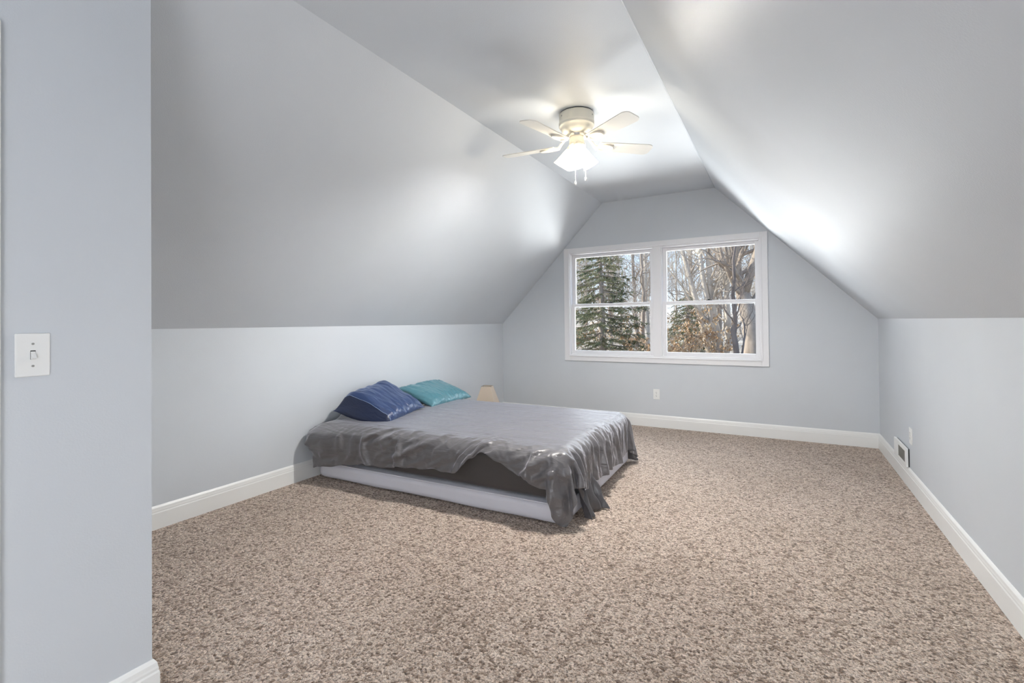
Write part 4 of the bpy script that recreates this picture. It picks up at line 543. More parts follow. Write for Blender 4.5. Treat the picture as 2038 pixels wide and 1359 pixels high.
[42,-1,-7,1,-2,9,0,-4,-4,2,3,4,-1,-5,-2,2,0,2,-7,3,0,2,0,0,-1,0,0,1,-1,0,0,0,0,0,0,1,-1,1,-1,0,0,1,-1,0,0,1,0,0,0,0,0,0,0,0,0,0,-1,0,0,1,0,0,0,0,0,0,0,0,0,0,0,0,0,1,-1,0,0,0,0,0,0,0,0,0,0,0,0,0,0,0,-1,1,0,0,0,0,0,0,0,0,-1,1,-1,1,0,0,-1,0,0,1,0,0,0,-1,0,1,0,-1,1,0,-1,1,-1,5,-6,14,-13,-22,15,13,-2,-11,9,-42,41,27,-6,-8,-24,-13,19,12,-2,-4,-2,0,1,-1,0,0,1,-1,1,-1,0,1,0,-1,0,1,-1,0,1,-1,0,0,0,0,0,0,0,0,1,-1,0,0,0,0,1,-1,0,0,0,0,0,0,0,0,0,0,0,0,0,0,0,1,0,-1,0,0,0,0,0,0,0,0,0,0,0,0,0,1,0,-1,0,0,0,0,1,-1,0,0,0,1,-1,0,1,0,0,-1,-1,2,-2,1,1,0,-2,1,-1,1,0,0,-1,0,1,0,-21,8,30,4,1,-37,-3,17,24,-10,-21,-10,7,11,7,0,23,-81,-8,79,-54,37,0,-4,0,0,1,0,0,0,0,0,0,0,0,0,0,0,0,0,0,0,-1,2,-1,0,0,0,0,0,0,0,0,0,0,0,0,0,0,0,0,0,0,0,0,0,0,0,0,0,0,0,0,0,0,0,0,0,0,0,0,0,0,0,0,0,0,0,0,0,0,0,0,0,0,0,0,0,0,0,0,0,-1,1,-1,0,-1,-1,0,0,0,1,0,0,-1,0,0,0,0,-1,0,0,1],
[40,2,-1,-10,3,0,8,0,-4,-4,0,4,5,-1,-6,-1,2,2,2,-5,0,0,1,-1,1,-1,0,0,0,1,-1,1,0,0,0,-1,1,-1,1,0,0,0,0,0,0,-1,0,0,0,0,0,1,0,-1,1,0,0,0,0,-1,1,0,0,0,0,0,0,0,0,0,0,0,0,0,0,0,0,0,0,0,0,0,0,0,0,0,0,0,0,0,0,0,0,0,0,0,-1,1,0,-1,1,0,0,-1,1,0,0,0,0,0,-1,0,0,1,0,0,-1,1,0,-1,1,0,0,1,4,-16,36,-21,-28,27,-8,14,-15,5,-41,43,29,7,-27,-15,-8,5,8,1,-2,-1,1,1,0,1,-1,1,-1,1,0,-1,0,1,0,-1,1,0,-1,1,-1,0,1,-1,0,1,0,0,-1,1,0,0,0,0,-1,1,0,0,0,0,0,0,0,0,-1,1,0,0,0,0,0,-1,0,1,0,0,0,0,0,0,0,0,0,0,0,0,0,-1,0,0,0,1,0,0,-1,0,1,0,0,-1,1,0,-1,0,0,0,0,0,0,0,0,0,-1,0,1,0,0,0,-1,1,0,0,-10,-11,9,43,-7,-9,-32,-1,17,23,-6,-19,-11,4,12,9,-18,23,-9,-36,29,-10,7,3,0,0,0,0,0,0,0,0,0,0,0,0,0,0,0,0,0,0,0,0,1,-1,0,0,0,0,0,0,0,0,0,0,0,0,0,0,0,0,0,0,0,0,0,0,0,0,0,0,0,0,0,0,0,0,0,0,0,0,0,0,0,0,0,0,0,0,0,0,0,0,0,0,0,0,0,0,0,-1,0,0,-1,0,0,-1,1,0,0,-1,1,-1,1,-1,0,0,-1,0,0,1,-1],
[36,5,1,-2,-8,3,3,4,0,-5,-3,-1,4,2,1,-10,1,6,2,0,-3,0,0,1,-1,1,-1,0,1,-1,1,-1,0,0,0,1,-1,1,-1,0,0,0,0,1,0,0,0,0,0,0,0,0,0,0,0,0,0,0,0,0,0,0,0,0,0,0,0,0,0,0,1,-1,0,0,0,0,0,0,1,0,-1,0,0,0,0,0,0,0,0,0,0,-1,1,0,0,0,0,0,0,0,0,-1,1,0,-1,1,0,0,0,-1,1,0,0,0,-1,0,1,0,-1,1,-1,0,1,6,-7,-11,4,33,-25,-12,16,-9,26,-24,3,-45,26,36,35,-19,-32,-10,4,2,2,1,0,1,0,0,1,0,0,0,0,0,1,-1,0,0,0,0,1,-1,0,0,0,0,1,-1,0,0,0,0,0,0,1,-1,0,0,0,0,0,0,0,0,0,0,0,-1,1,0,0,0,0,0,0,-1,1,0,0,0,0,-1,0,0,0,0,1,0,-1,0,0,1,0,-1,0,0,0,1,-1,0,0,0,0,0,0,0,0,0,-1,0,-1,1,1,-1,0,-1,0,0,1,0,0,-1,1,0,12,-23,-10,11,41,-14,-16,-19,-2,17,20,1,-20,-5,-1,-27,7,23,-6,11,0,2,-2,0,0,0,0,0,0,0,0,0,0,0,0,0,0,0,0,0,0,0,0,-1,1,1,-1,0,0,0,0,0,0,0,0,0,0,0,0,0,0,0,0,0,0,0,0,0,0,0,0,0,0,0,0,0,0,0,0,0,0,0,0,0,0,0,0,0,0,0,0,0,0,0,0,0,0,0,0,0,0,0,-1,-1,0,-1,-1,1,-1,0,0,1,1,-1,0,0,0,-1,1,0,0,-1,1],
[33,-1,9,1,-3,-5,0,5,3,-1,-7,1,-3,8,-1,2,-4,-2,2,2,-1,-2,0,0,1,-1,1,0,-1,1,0,0,0,0,0,-1,1,-1,1,0,0,0,0,-1,1,0,0,0,0,0,0,0,0,0,0,0,0,0,0,0,-1,1,0,0,0,0,0,0,0,0,0,0,0,0,0,0,0,1,-1,0,1,-1,0,1,-1,0,0,0,0,0,0,0,-1,0,0,1,0,0,-1,1,0,0,0,0,0,-1,0,0,0,1,0,0,0,-1,1,0,-1,0,1,-1,1,0,-1,3,20,-11,-42,30,14,-23,14,-13,0,-11,1,20,-29,41,17,-4,-4,-16,-7,0,0,3,0,0,0,1,0,0,0,0,0,0,-1,0,1,0,-1,1,-1,0,0,1,-1,1,-1,0,0,1,0,-1,0,1,-1,0,1,-1,0,0,0,0,0,0,0,0,0,0,-1,0,1,0,0,0,0,0,-1,0,0,0,0,1,0,0,0,0,-1,-1,1,0,0,-1,0,1,0,0,0,-1,0,0,0,1,-1,0,0,0,0,-1,1,-1,0,1,-1,1,-2,0,0,1,1,-1,-1,1,0,0,29,-5,-34,-8,13,32,-7,-19,-13,4,15,1,8,-18,-22,26,11,-19,10,-4,30,-28,-2,0,0,0,0,0,0,0,0,0,0,0,0,0,0,0,0,0,0,0,0,0,-1,1,1,-1,0,0,0,0,0,0,0,0,0,0,0,0,0,0,0,0,0,0,0,0,0,0,0,0,0,0,0,0,0,0,0,0,0,0,0,0,0,0,0,0,0,0,0,0,0,0,0,0,0,0,0,0,0,-2,0,0,-1,0,-1,-1,1,0,1,0,0,0,0,0,0,0,-1,1,0,0,0],
[35,-1,-2,9,1,-4,-3,-3,3,4,1,-9,4,-4,6,5,-2,-4,-1,-1,4,-1,-1,0,0,1,-1,0,1,-1,0,1,-1,0,0,1,-1,1,0,0,0,0,0,0,-1,1,0,0,0,0,0,0,0,0,0,0,0,0,0,0,0,0,0,0,0,0,0,0,0,0,0,0,1,-1,0,0,1,-1,0,0,0,1,-1,0,0,0,0,0,0,0,0,0,0,0,0,-1,1,-1,1,0,0,0,-1,1,0,0,0,0,0,0,-1,0,0,1,0,-1,1,0,-1,1,0,-1,1,-9,16,19,-32,-6,12,-4,-12,1,-10,27,-31,8,22,-31,31,32,-2,-11,-18,-3,4,2,1,-1,0,1,-1,0,0,0,0,0,0,0,0,0,0,-1,1,0,0,-1,1,-1,0,1,0,-1,0,1,0,-1,0,0,0,0,0,0,0,0,0,-1,0,1,0,0,0,0,-1,0,0,0,0,0,0,0,0,0,0,-1,0,0,0,0,0,1,-1,0,0,1,-1,0,0,0,0,0,0,0,0,-1,0,0,1,-1,-1,0,0,0,0,0,1,-1,-1,-1,1,1,0,0,0,-1,0,2,38,-1,-5,-33,-7,12,22,2,-17,-13,6,19,-14,3,12,-12,-14,9,4,51,-80,14,4,0,0,0,0,0,0,0,0,0,0,0,0,0,0,0,0,0,0,0,0,0,0,-1,1,0,0,0,0,0,0,0,0,0,0,0,0,0,0,0,0,0,0,0,0,0,0,0,0,0,0,0,0,0,0,0,0,0,0,0,0,0,0,0,0,0,0,0,0,0,0,0,0,0,0,0,0,0,0,-1,-3,1,-1,0,-1,0,0,1,0,0,0,1,-1,1,-1,1,0,-1,1,0,0],
[40,-8,2,0,6,2,-4,-4,0,4,4,0,-10,3,1,3,2,-3,-5,2,-1,4,-1,-1,0,0,1,0,0,0,0,-1,1,0,0,-1,1,-1,0,0,0,0,1,0,0,-1,1,0,0,0,0,0,0,0,0,0,0,0,0,0,0,0,0,0,0,0,0,0,0,0,0,0,0,0,0,1,-1,0,0,0,0,0,0,0,0,0,0,0,0,0,0,0,0,0,0,0,0,0,0,0,-1,1,0,-1,1,0,0,0,0,-1,1,0,0,0,-1,1,0,-1,1,0,-1,1,0,2,-18,22,9,-29,28,-22,10,-5,-9,14,4,-34,5,0,2,23,13,-13,10,-1,-2,-1,-1,-1,0,0,1,-1,0,0,0,0,0,0,-1,0,1,0,-1,0,0,1,-1,0,1,-1,0,0,0,-1,1,0,0,0,-1,1,0,-1,0,0,0,0,1,-1,0,0,0,0,0,0,0,0,0,0,0,0,0,-1,0,0,0,0,0,0,0,0,0,0,0,-1,1,-1,0,0,0,0,0,0,0,0,0,0,-1,0,0,0,-1,0,0,0,0,0,-1,0,0,1,0,0,0,0,0,0,10,37,-7,-11,-24,-4,12,29,-6,-18,-13,1,25,-14,-3,-19,16,14,34,-22,23,-60,0,0,-1,1,0,0,0,0,0,0,0,0,0,0,0,0,0,0,0,0,0,0,0,0,0,1,-1,0,0,0,0,0,0,0,0,0,0,0,0,0,0,0,0,0,0,0,0,0,0,0,0,0,0,0,0,0,0,0,0,0,0,0,0,0,0,0,0,0,0,0,0,0,0,0,0,0,0,0,0,-1,-2,0,-1,0,0,-1,0,0,0,1,0,0,0,0,1,0,0,0,0,0,1],
[40,-2,-6,2,2,4,0,-4,-2,-1,3,3,1,-7,1,2,3,0,-3,-1,0,1,0,1,0,0,0,0,-1,1,0,0,-1,0,0,1,-1,1,0,0,0,0,0,0,0,0,0,0,0,0,0,0,0,0,0,0,0,0,0,0,0,0,0,0,0,1,-1,0,0,0,0,0,0,0,0,0,0,0,0,0,0,0,0,0,0,0,0,0,0,0,0,0,0,0,0,0,-1,1,0,-1,1,0,0,0,-1,1,0,0,-1,1,0,0,-1,0,1,0,-1,1,0,-1,1,0,-1,2,-1,-13,15,-4,6,8,-24,20,13,-3,18,-20,-39,12,-13,2,36,-8,4,0,-2,-1,-1,0,0,-1,0,0,1,-1,0,0,0,0,1,0,-1,0,0,0,0,0,0,0,-1,1,-1,0,1,0,-1,0,0,0,0,0,0,0,0,0,0,0,-1,0,0,0,0,0,0,-1,0,0,0,0,0,0,0,1,0,0,-1,0,0,0,0,-1,1,-1,0,1,-1,0,0,0,0,0,0,0,0,0,0,-1,1,-1,0,0,-1,0,0,1,-1,-1,0,0,1,0,1,-1,-1,0,1,0,25,6,22,-12,-12,-19,1,14,25,-26,-21,-6,7,28,-35,18,-10,-14,42,-16,9,-13,-13,0,0,0,0,0,0,0,0,0,0,0,0,0,0,0,0,0,0,0,0,0,0,0,-1,1,1,-1,0,0,0,0,0,0,0,0,0,0,0,0,0,0,0,0,0,0,0,0,0,0,0,0,0,0,0,0,0,0,0,0,0,0,0,0,0,0,0,0,0,0,0,0,0,0,0,0,0,0,1,-1,-3,0,-2,0,0,0,0,0,1,0,1,-1,1,0,-1,0,1,0,0,1,-1],
[38,3,-3,-4,1,0,0,-2,1,-1,3,3,0,-2,-7,6,0,-3,2,1,0,0,1,-1,0,0,1,0,0,0,-1,0,1,0,0,-1,1,0,0,0,0,0,-1,1,0,0,-1,1,0,0,0,0,-1,1,-1,1,0,0,0,0,0,0,0,0,0,0,0,1,-1,1,-1,0,0,0,1,-1,0,0,0,0,0,0,0,0,0,0,0,0,0,0,0,0,0,0,0,0,0,0,-1,1,0,-1,1,0,0,-1,0,0,1,0,-1,0,1,0,-1,0,1,-1,0,1,-1,0,1,-10,4,16,-17,3,14,27,-16,-3,-20,7,11,22,-10,-39,-5,-5,-3,51,-12,-5,-1,-3,1,1,-1,0,0,0,-1,1,0,0,0,0,-1,0,0,0,0,-1,1,-1,0,1,0,-1,1,0,-1,0,0,0,0,0,0,-1,0,1,-1,0,0,0,0,0,0,0,0,0,0,0,0,0,0,0,0,0,-1,0,0,0,1,-1,0,0,0,0,-1,1,0,-1,1,0,0,0,-1,0,0,0,0,0,0,0,-1,0,0,-1,0,0,0,0,0,-1,0,0,0,2,-1,0,0,0,0,0,39,-11,8,17,-11,-8,-9,6,9,16,-32,-16,-7,2,52,-39,-2,43,-126,41,32,18,-22,0,0,0,0,0,0,0,0,0,0,0,0,0,0,0,0,0,0,0,0,0,0,0,0,-1,1,1,-1,0,0,0,0,0,0,0,0,0,0,0,0,0,0,0,0,0,0,0,0,0,0,0,0,0,0,0,0,0,0,0,0,0,0,0,0,0,0,0,0,0,0,0,0,0,0,0,0,0,0,0,-3,1,-2,-1,0,-1,1,1,0,0,0,1,-1,0,1,0,0,1,-1,0,1],
[28,0,12,-4,-7,5,3,1,-7,4,-2,4,1,0,2,-12,-4,10,3,-5,3,-1,2,1,0,0,-1,0,1,-1,1,0,-1,0,0,1,0,-1,0,0,1,0,0,0,0,0,0,0,0,0,0,0,0,0,0,0,0,0,0,0,0,0,0,0,0,0,0,0,0,0,0,1,-1,0,0,0,0,0,0,0,0,0,1,-1,0,0,0,0,0,0,0,0,0,-1,0,1,0,0,0,0,0,0,-1,1,0,0,0,0,0,-1,1,0,0,-1,1,0,-1,1,0,-1,1,0,-1,-28,-9,25,14,-25,13,23,-4,24,-16,-29,4,0,2,-1,1,10,-26,12,26,-1,-5,-4,1,0,1,-1,-1,1,0,-1,0,0,0,0,0,0,0,0,0,0,-1,1,0,-1,0,1,-1,0,0,0,0,0,0,0,0,0,0,-1,1,-1,1,-1,0,0,0,0,0,-1,0,1,0,0,-1,0,0,0,1,-1,0,0,0,0,0,0,-1,1,0,0,0,0,-1,0,0,0,0,0,0,0,0,0,0,-1,1,-1,0,0,0,0,-1,0,0,0,-1,0,1,0,1,-1,0,0,0,0,62,-15,-17,13,24,-19,-14,-8,13,-5,9,-16,-11,-1,1,54,20,-133,32,-61,26,81,-25,-10,0,0,0,0,0,0,0,0,0,0,0,0,0,0,0,0,0,0,0,0,0,0,0,0,-1,1,0,0,0,0,0,0,0,0,0,0,0,0,0,0,0,0,0,0,0,0,0,0,0,0,0,0,0,0,0,0,0,0,0,0,0,0,0,0,0,0,0,0,0,0,0,0,0,0,0,0,-1,0,-2,0,-1,-1,0,0,0,0,0,1,0,0,1,0,1,0,-1,1,0,0,0],
[4,23,-10,17,-3,1,3,4,2,-8,0,-1,4,2,-6,-7,0,2,9,2,-4,0,2,0,0,1,0,0,0,0,0,0,0,0,0,0,-1,1,0,0,-1,1,0,-1,1,0,0,-1,1,0,0,0,0,0,0,-1,0,1,0,0,0,0,0,0,0,0,0,0,0,0,0,0,0,1,-1,0,0,0,1,0,-1,0,0,0,0,0,0,0,0,0,0,-1,0,1,0,-1,1,-1,1,0,-1,1,0,-1,1,0,0,0,-1,1,0,0,-1,1,0,-1,1,0,-1,1,0,-1,1,-42,7,-11,33,-12,6,16,2,2,32,-15,-37,8,45,12,-27,-19,23,-32,4,8,3,2,-1,0,0,-1,1,-1,0,0,0,0,0,0,0,0,-1,0,0,0,1,-1,0,0,0,0,0,0,0,0,0,0,-1,0,1,-1,0,1,-2,1,-1,1,0,0,0,-1,0,1,0,-1,0,0,1,-1,0,0,0,0,0,0,-1,1,0,-1,1,0,-1,0,0,0,1,-1,0,0,0,0,0,0,-1,0,0,1,-1,0,0,0,-1,0,0,0,0,-1,0,1,0,1,-1,0,-1,0,0,1,84,-29,0,-19,19,5,-10,-22,-5,12,1,-6,-8,-35,-16,-7,-3,127,-85,2,-68,-4,93,-26,0,0,0,0,0,0,0,0,0,0,0,0,0,0,0,0,0,0,0,0,0,0,0,0,0,0,1,-1,0,0,0,0,0,0,0,0,0,0,0,0,0,0,0,0,0,0,0,0,0,0,0,0,0,0,0,0,0,0,0,0,0,0,0,0,0,0,0,0,0,0,0,0,0,0,0,0,-1,0,-1,-1,-1,-1,1,0,-1,1,1,-1,1,0,0,0,0,0,1,-1,1,0,0],
[21,-12,9,-8,23,-7,2,6,6,2,-4,-3,-1,0,5,-2,0,-2,-4,6,0,0,-2,2,0,0,0,0,0,0,-1,0,0,0,1,-1,1,0,0,0,0,-1,1,0,-1,1,0,0,0,0,0,0,0,0,0,0,0,-1,1,0,0,0,0,0,0,0,0,0,0,0,0,0,0,0,0,0,0,1,-1,0,1,-1,0,0,0,0,0,0,0,0,-1,1,0,0,0,0,0,0,0,0,0,0,0,0,-1,1,-1,0,1,0,0,-1,1,0,-1,1,-1,0,1,0,-1,1,0,-36,-4,-5,-22,37,8,1,9,-3,26,-5,-1,5,-13,22,-19,-1,-2,18,-16,1,3,2,1,0,0,0,-1,0,0,0,0,0,0,0,0,-1,1,0,0,0,-1,0,0,1,-1,0,0,0,0,-1,0,0,1,0,-1,1,0,-1,1,-1,0,0,0,0,-1,1,0,0,-1,1,0,-1,0,1,0,-1,0,0,0,0,0,0,0,0,0,0,0,0,0,0,-1,1,0,-1,1,0,-1,0,1,0,-1,0,0,0,-1,0,0,0,0,0,-1,0,0,0,1,0,0,0,0,0,0,0,49,19,-9,7,-25,29,-6,-19,-23,-8,4,9,-2,16,-23,22,-1,-44,70,-60,0,-9,-35,39,1,-1,0,0,0,0,0,0,0,0,0,0,0,0,0,0,0,0,0,0,0,0,0,0,0,-1,1,1,-1,0,0,0,0,0,0,0,0,0,0,0,0,0,0,0,0,0,0,0,0,0,0,0,0,0,0,0,0,0,0,0,0,0,0,0,0,0,0,0,0,0,0,0,0,0,0,0,-1,0,-1,0,-1,-1,0,0,1,-1,0,1,0,0,0,1,0,0,0,1,-1,0,0],
[37,-4,3,-4,-22,-1,2,7,2,15,7,-9,-3,1,-1,9,-3,-3,1,1,2,0,-1,0,1,-1,1,0,-1,1,0,0,-1,1,-1,1,-1,0,0,0,1,0,0,0,0,0,0,0,-1,1,0,-1,1,0,0,0,0,0,0,0,0,0,0,0,0,0,0,0,0,0,0,0,0,0,0,0,1,-1,0,0,0,0,0,0,0,0,0,0,0,0,0,0,0,0,0,0,-1,1,0,-1,1,-1,1,0,0,-1,1,0,0,0,-1,1,0,-1,1,-1,1,0,-1,0,1,-1,0,2,-18,14,-15,-30,20,-19,8,0,12,45,9,-5,-2,-37,45,-14,-13,-2,6,-1,1,0,-1,0,-1,1,0,0,0,-1,0,0,0,0,-1,1,0,0,-1,0,1,0,0,-1,0,0,0,-1,0,1,0,0,-1,0,1,-1,0,0,0,1,0,-1,0,0,0,0,0,-1,1,0,-1,1,0,-1,0,1,-1,1,0,-1,1,0,-1,1,-1,0,1,-1,0,0,1,-1,0,1,-1,0,0,0,0,-1,1,0,0,-1,1,0,-1,0,0,-1,1,0,0,0,1,-1,0,-1,1,0,0,0,29,16,-12,0,30,7,8,-8,-19,-31,-8,1,5,4,35,-77,-28,-6,8,63,-4,-6,-2,-5,0,0,0,0,0,0,0,0,0,0,0,0,0,0,0,0,0,0,0,0,0,0,0,0,0,0,-1,1,1,-1,0,0,0,0,0,0,0,0,0,0,0,0,0,0,0,0,0,0,0,0,0,0,0,0,0,0,0,0,0,0,0,0,0,0,0,0,0,0,0,0,0,0,0,0,0,0,0,0,-2,1,-1,-1,1,-1,0,0,1,-1,1,0,-1,1,0,0,0,0,0,0,0],
[39,-10,4,4,3,-4,-9,-8,2,-10,-3,11,5,6,4,2,3,-1,-2,0,0,1,0,0,-1,1,-1,0,1,-1,1,-1,1,-1,1,-1,1,0,0,0,-1,1,-1,1,0,-1,1,0,0,-1,0,1,0,0,0,0,0,0,-1,1,0,0,0,0,0,0,0,0,0,0,0,0,0,0,0,0,0,0,0,0,0,1,-1,0,0,0,0,0,0,-1,1,0,0,0,0,0,0,0,-1,1,0,0,0,0,0,0,0,0,0,-1,1,0,-1,1,-1,1,0,-1,1,0,-1,1,0,3,20,-38,36,-15,-51,16,-8,4,-10,-10,13,9,7,37,-5,8,-1,-3,-5,0,-2,0,-1,0,0,-1,0,0,-1,1,0,0,-1,0,1,-1,0,0,0,0,0,0,0,0,0,-1,0,1,0,0,-1,0,1,-1,0,0,0,0,0,-1,0,1,0,-1,1,0,0,0,0,-1,1,0,-1,1,0,-1,1,0,-1,1,0,0,0,0,0,0,-1,1,0,0,-1,1,0,-1,1,-1,1,0,-1,1,0,-1,0,1,-1,0,0,0,0,0,0,0,0,0,0,0,0,0,0,0,0,0,11,17,12,-14,-26,22,24,17,-11,-7,-12,-2,2,3,-26,30,-24,-13,-5,-23,12,6,4,3,-1,1,0,0,0,0,0,0,0,0,0,0,0,0,0,0,0,0,0,0,0,0,0,0,0,0,0,-1,1,0,0,0,0,0,0,0,0,0,0,0,0,0,0,0,0,0,0,0,0,0,0,0,0,0,0,0,0,0,0,0,0,0,0,0,0,0,0,0,0,0,0,0,0,0,0,0,-1,1,-1,0,0,-1,0,0,0,1,-1,1,-1,0,0,1,0,0,0,0,-1,0,0],
[21,16,-7,3,5,3,-1,-4,-3,-4,10,-1,-5,-6,1,4,6,1,-1,-3,1,0,1,-1,0,0,0,1,-1,1,-1,1,-1,1,-1,1,-1,0,0,1,0,-1,1,-1,1,0,-1,1,0,0,0,0,0,0,0,0,0,0,0,0,0,0,0,0,0,0,0,0,0,0,0,0,1,-1,0,1,-1,0,0,0,0,0,0,0,0,0,0,0,0,0,0,0,0,0,0,0,0,0,0,0,0,0,-1,1,0,0,0,0,-1,1,0,-1,1,-1,1,0,-1,1,0,-1,1,0,-1,30,-15,3,8,1,-55,44,4,-15,19,-6,18,-2,-10,-7,-2,-8,2,0,-1,-2,-1,-2,-1,-1,1,0,-1,0,0,0,0,0,0,0,0,0,0,0,0,0,0,-1,0,1,0,0,0,0,0,-1,1,0,0,0,0,0,0,0,-1,1,0,0,-1,1,0,0,-1,1,0,0,0,0,0,0,0,0,0,0,0,0,0,0,0,0,0,0,0,0,0,0,0,0,0,0,-1,1,-1,0,1,0,-1,0,1,-1,0,0,0,0,0,0,-1,1,0,0,0,0,-1,1,-1,1,0,0,-55,25,45,3,-8,-23,6,20,6,-27,-6,-16,-8,-1,5,12,50,-20,-10,1,21,-4,-11,-5,0,0,0,0,0,0,0,0,0,0,0,0,0,0,0,0,0,0,0,0,0,0,0,0,0,0,0,0,-1,2,-1,0,0,0,0,0,0,0,0,0,0,0,0,0,0,0,0,0,0,0,0,0,0,0,0,0,0,0,0,0,0,0,0,0,0,0,0,0,0,0,0,0,0,0,0,0,0,-1,1,-1,0,0,0,0,-1,0,1,0,0,0,0,0,0,-1,1,0,0,-2,1],
[34,-8,-6,-3,10,-8,5,2,-2,6,-2,11,3,-1,-3,-2,-1,3,0,-2,0,-1,1,0,1,-1,1,-1,1,-1,1,-1,1,-1,1,-1,1,0,0,-1,1,0,0,0,-1,1,0,0,0,0,0,0,0,0,0,0,0,0,0,0,0,0,0,0,0,0,0,0,0,0,1,-1,0,0,0,0,0,0,0,0,0,0,0,0,0,0,0,0,0,0,0,0,0,-1,0,1,0,-1,1,0,-1,1,0,-1,0,1,-1,0,1,0,-1,1,0,0,0,-1,1,-1,0,1,-1,0,1,16,24,-3,5,13,-17,-38,62,-31,-18,15,-31,13,0,-9,-9,9,0,0,-2,3,-1,0,0,0,0,0,1,-1,1,0,0,-1,1,0,-1,1,0,-1,1,0,0,1,0,-1,0,0,0,0,0,1,0,-1,0,1,-1,0,0,0,0,0,0,0,0,0,0,0,0,0,0,0,0,0,0,0,0,0,0,-1,1,0,-1,0,1,-1,1,-1,1,-1,0,0,0,0,0,0,0,0,0,0,-1,0,1,0,-1,1,-1,0,0,0,0,0,0,0,0,0,-1,1,0,0,0,0,0,0,-25,1,16,24,-12,-61,-8,17,30,31,-3,0,-12,-2,7,17,-50,24,4,47,-41,-20,11,17,-12,0,0,0,0,0,0,0,0,0,0,0,0,0,0,0,0,0,0,0,0,0,0,0,0,0,0,0,0,0,1,-1,0,0,0,0,0,0,0,0,0,0,0,0,0,0,0,0,0,0,0,0,0,0,0,0,0,0,0,0,0,0,0,0,0,0,0,0,0,0,0,0,0,0,0,0,0,0,-2,0,1,-1,0,0,0,0,0,0,1,-1,0,0,1,0,0,-1,0,0,0],
[37,3,0,-7,-10,12,5,1,-2,-2,-4,-5,11,1,-2,-1,-2,1,-2,4,-2,0,0,0,0,1,-1,1,-1,1,-1,0,0,1,-1,1,0,0,0,0,-1,1,-1,1,0,0,0,-1,1,0,0,0,0,-1,1,0,0,0,0,0,0,-1,1,0,0,0,0,0,0,0,0,0,0,0,0,0,0,0,0,0,0,0,0,0,1,-1,0,0,0,0,0,0,-1,1,0,-1,1,0,0,0,0,0,0,0,0,-1,1,0,0,-1,1,0,-1,1,-1,1,-1,1,0,-1,1,0,-1,13,-21,17,9,36,-42,-51,37,25,-35,15,21,-33,5,-4,11,-3,1,-8,3,1,4,1,0,0,1,0,0,1,0,-1,0,1,-1,0,1,-1,0,1,-1,1,-1,0,0,0,1,0,0,0,-1,0,0,1,-1,0,0,1,-1,0,0,0,0,0,0,0,0,-1,1,0,-1,1,0,-1,1,-1,0,1,-1,1,-1,0,1,0,-1,1,-1,0,0,0,0,0,0,0,-1,0,1,-1,1,0,0,-1,0,0,0,-1,1,0,-1,0,0,0,0,-1,1,0,0,0,0,0,0,0,0,0,-10,-27,-4,15,23,12,-33,-14,17,21,-1,5,8,2,6,-43,24,0,67,-87,-2,21,0,12,-12,0,0,0,0,0,0,0,0,0,0,0,0,0,0,0,0,0,0,0,0,0,0,0,0,0,0,0,0,-1,1,1,-1,0,0,0,0,0,0,0,0,0,0,0,0,0,0,0,0,0,0,0,0,0,0,0,0,0,0,0,0,0,0,0,0,0,0,0,0,0,0,0,0,0,0,0,-1,0,0,-1,-1,0,0,0,1,0,0,0,0,0,0,1,0,-1,0,1,-1,0,0],
[30,8,1,1,-4,-2,-2,7,3,-3,-4,1,-6,9,0,-3,-3,-3,6,1,0,0,-1,1,0,-1,1,-1,1,-1,1,0,0,-1,1,-1,0,0,0,1,0,0,0,0,0,-1,1,0,0,0,0,0,0,0,0,0,0,0,0,0,0,0,0,0,0,0,0,0,1,-1,0,0,0,0,1,-1,0,0,1,0,-1,0,0,1,-1,0,0,0,-1,1,0,0,0,0,0,0,-1,1,0,-1,1,-1,1,0,0,0,0,0,-1,1,0,-1,1,-1,1,-1,1,0,-1,1,-1,0,1,26,-41,25,-18,7,24,-45,-30,69,-1,-41,16,27,-10,19,-32,2,0,6,-5,2,2,2,0,0,0,1,0,0,0,0,0,-1,1,0,-1,1,-1,0,1,-1,1,-1,1,0,-1,0,0,0,1,0,-1,0,1,-1,0,0,0,0,0,0,0,-1,1,0,-1,1,0,-1,1,-1,0,0,0,1,-1,0,0,0,0,0,0,-1,1,-1,1,0,-1,1,0,0,-1,0,0,0,-1,1,-1,0,0,1,-1,0,0,0,-1,0,1,-1,0,0,0,0,0,0,0,0,0,0,0,-1,1,0,31,-47,-24,4,12,41,9,-40,-10,9,20,-7,2,1,-22,64,14,23,-53,-27,-3,2,1,4,-4,0,0,0,0,0,0,0,0,0,0,0,0,0,0,0,0,0,0,0,0,0,0,0,0,0,0,0,0,0,-1,1,1,-1,0,0,0,0,0,0,0,0,0,0,0,0,0,0,0,0,0,0,0,0,0,0,0,0,0,0,0,0,0,0,0,0,0,0,0,0,0,0,0,0,0,0,-1,0,-1,-1,0,-1,1,-1,0,1,0,0,0,0,1,0,0,1,0,-1,0,0,0],
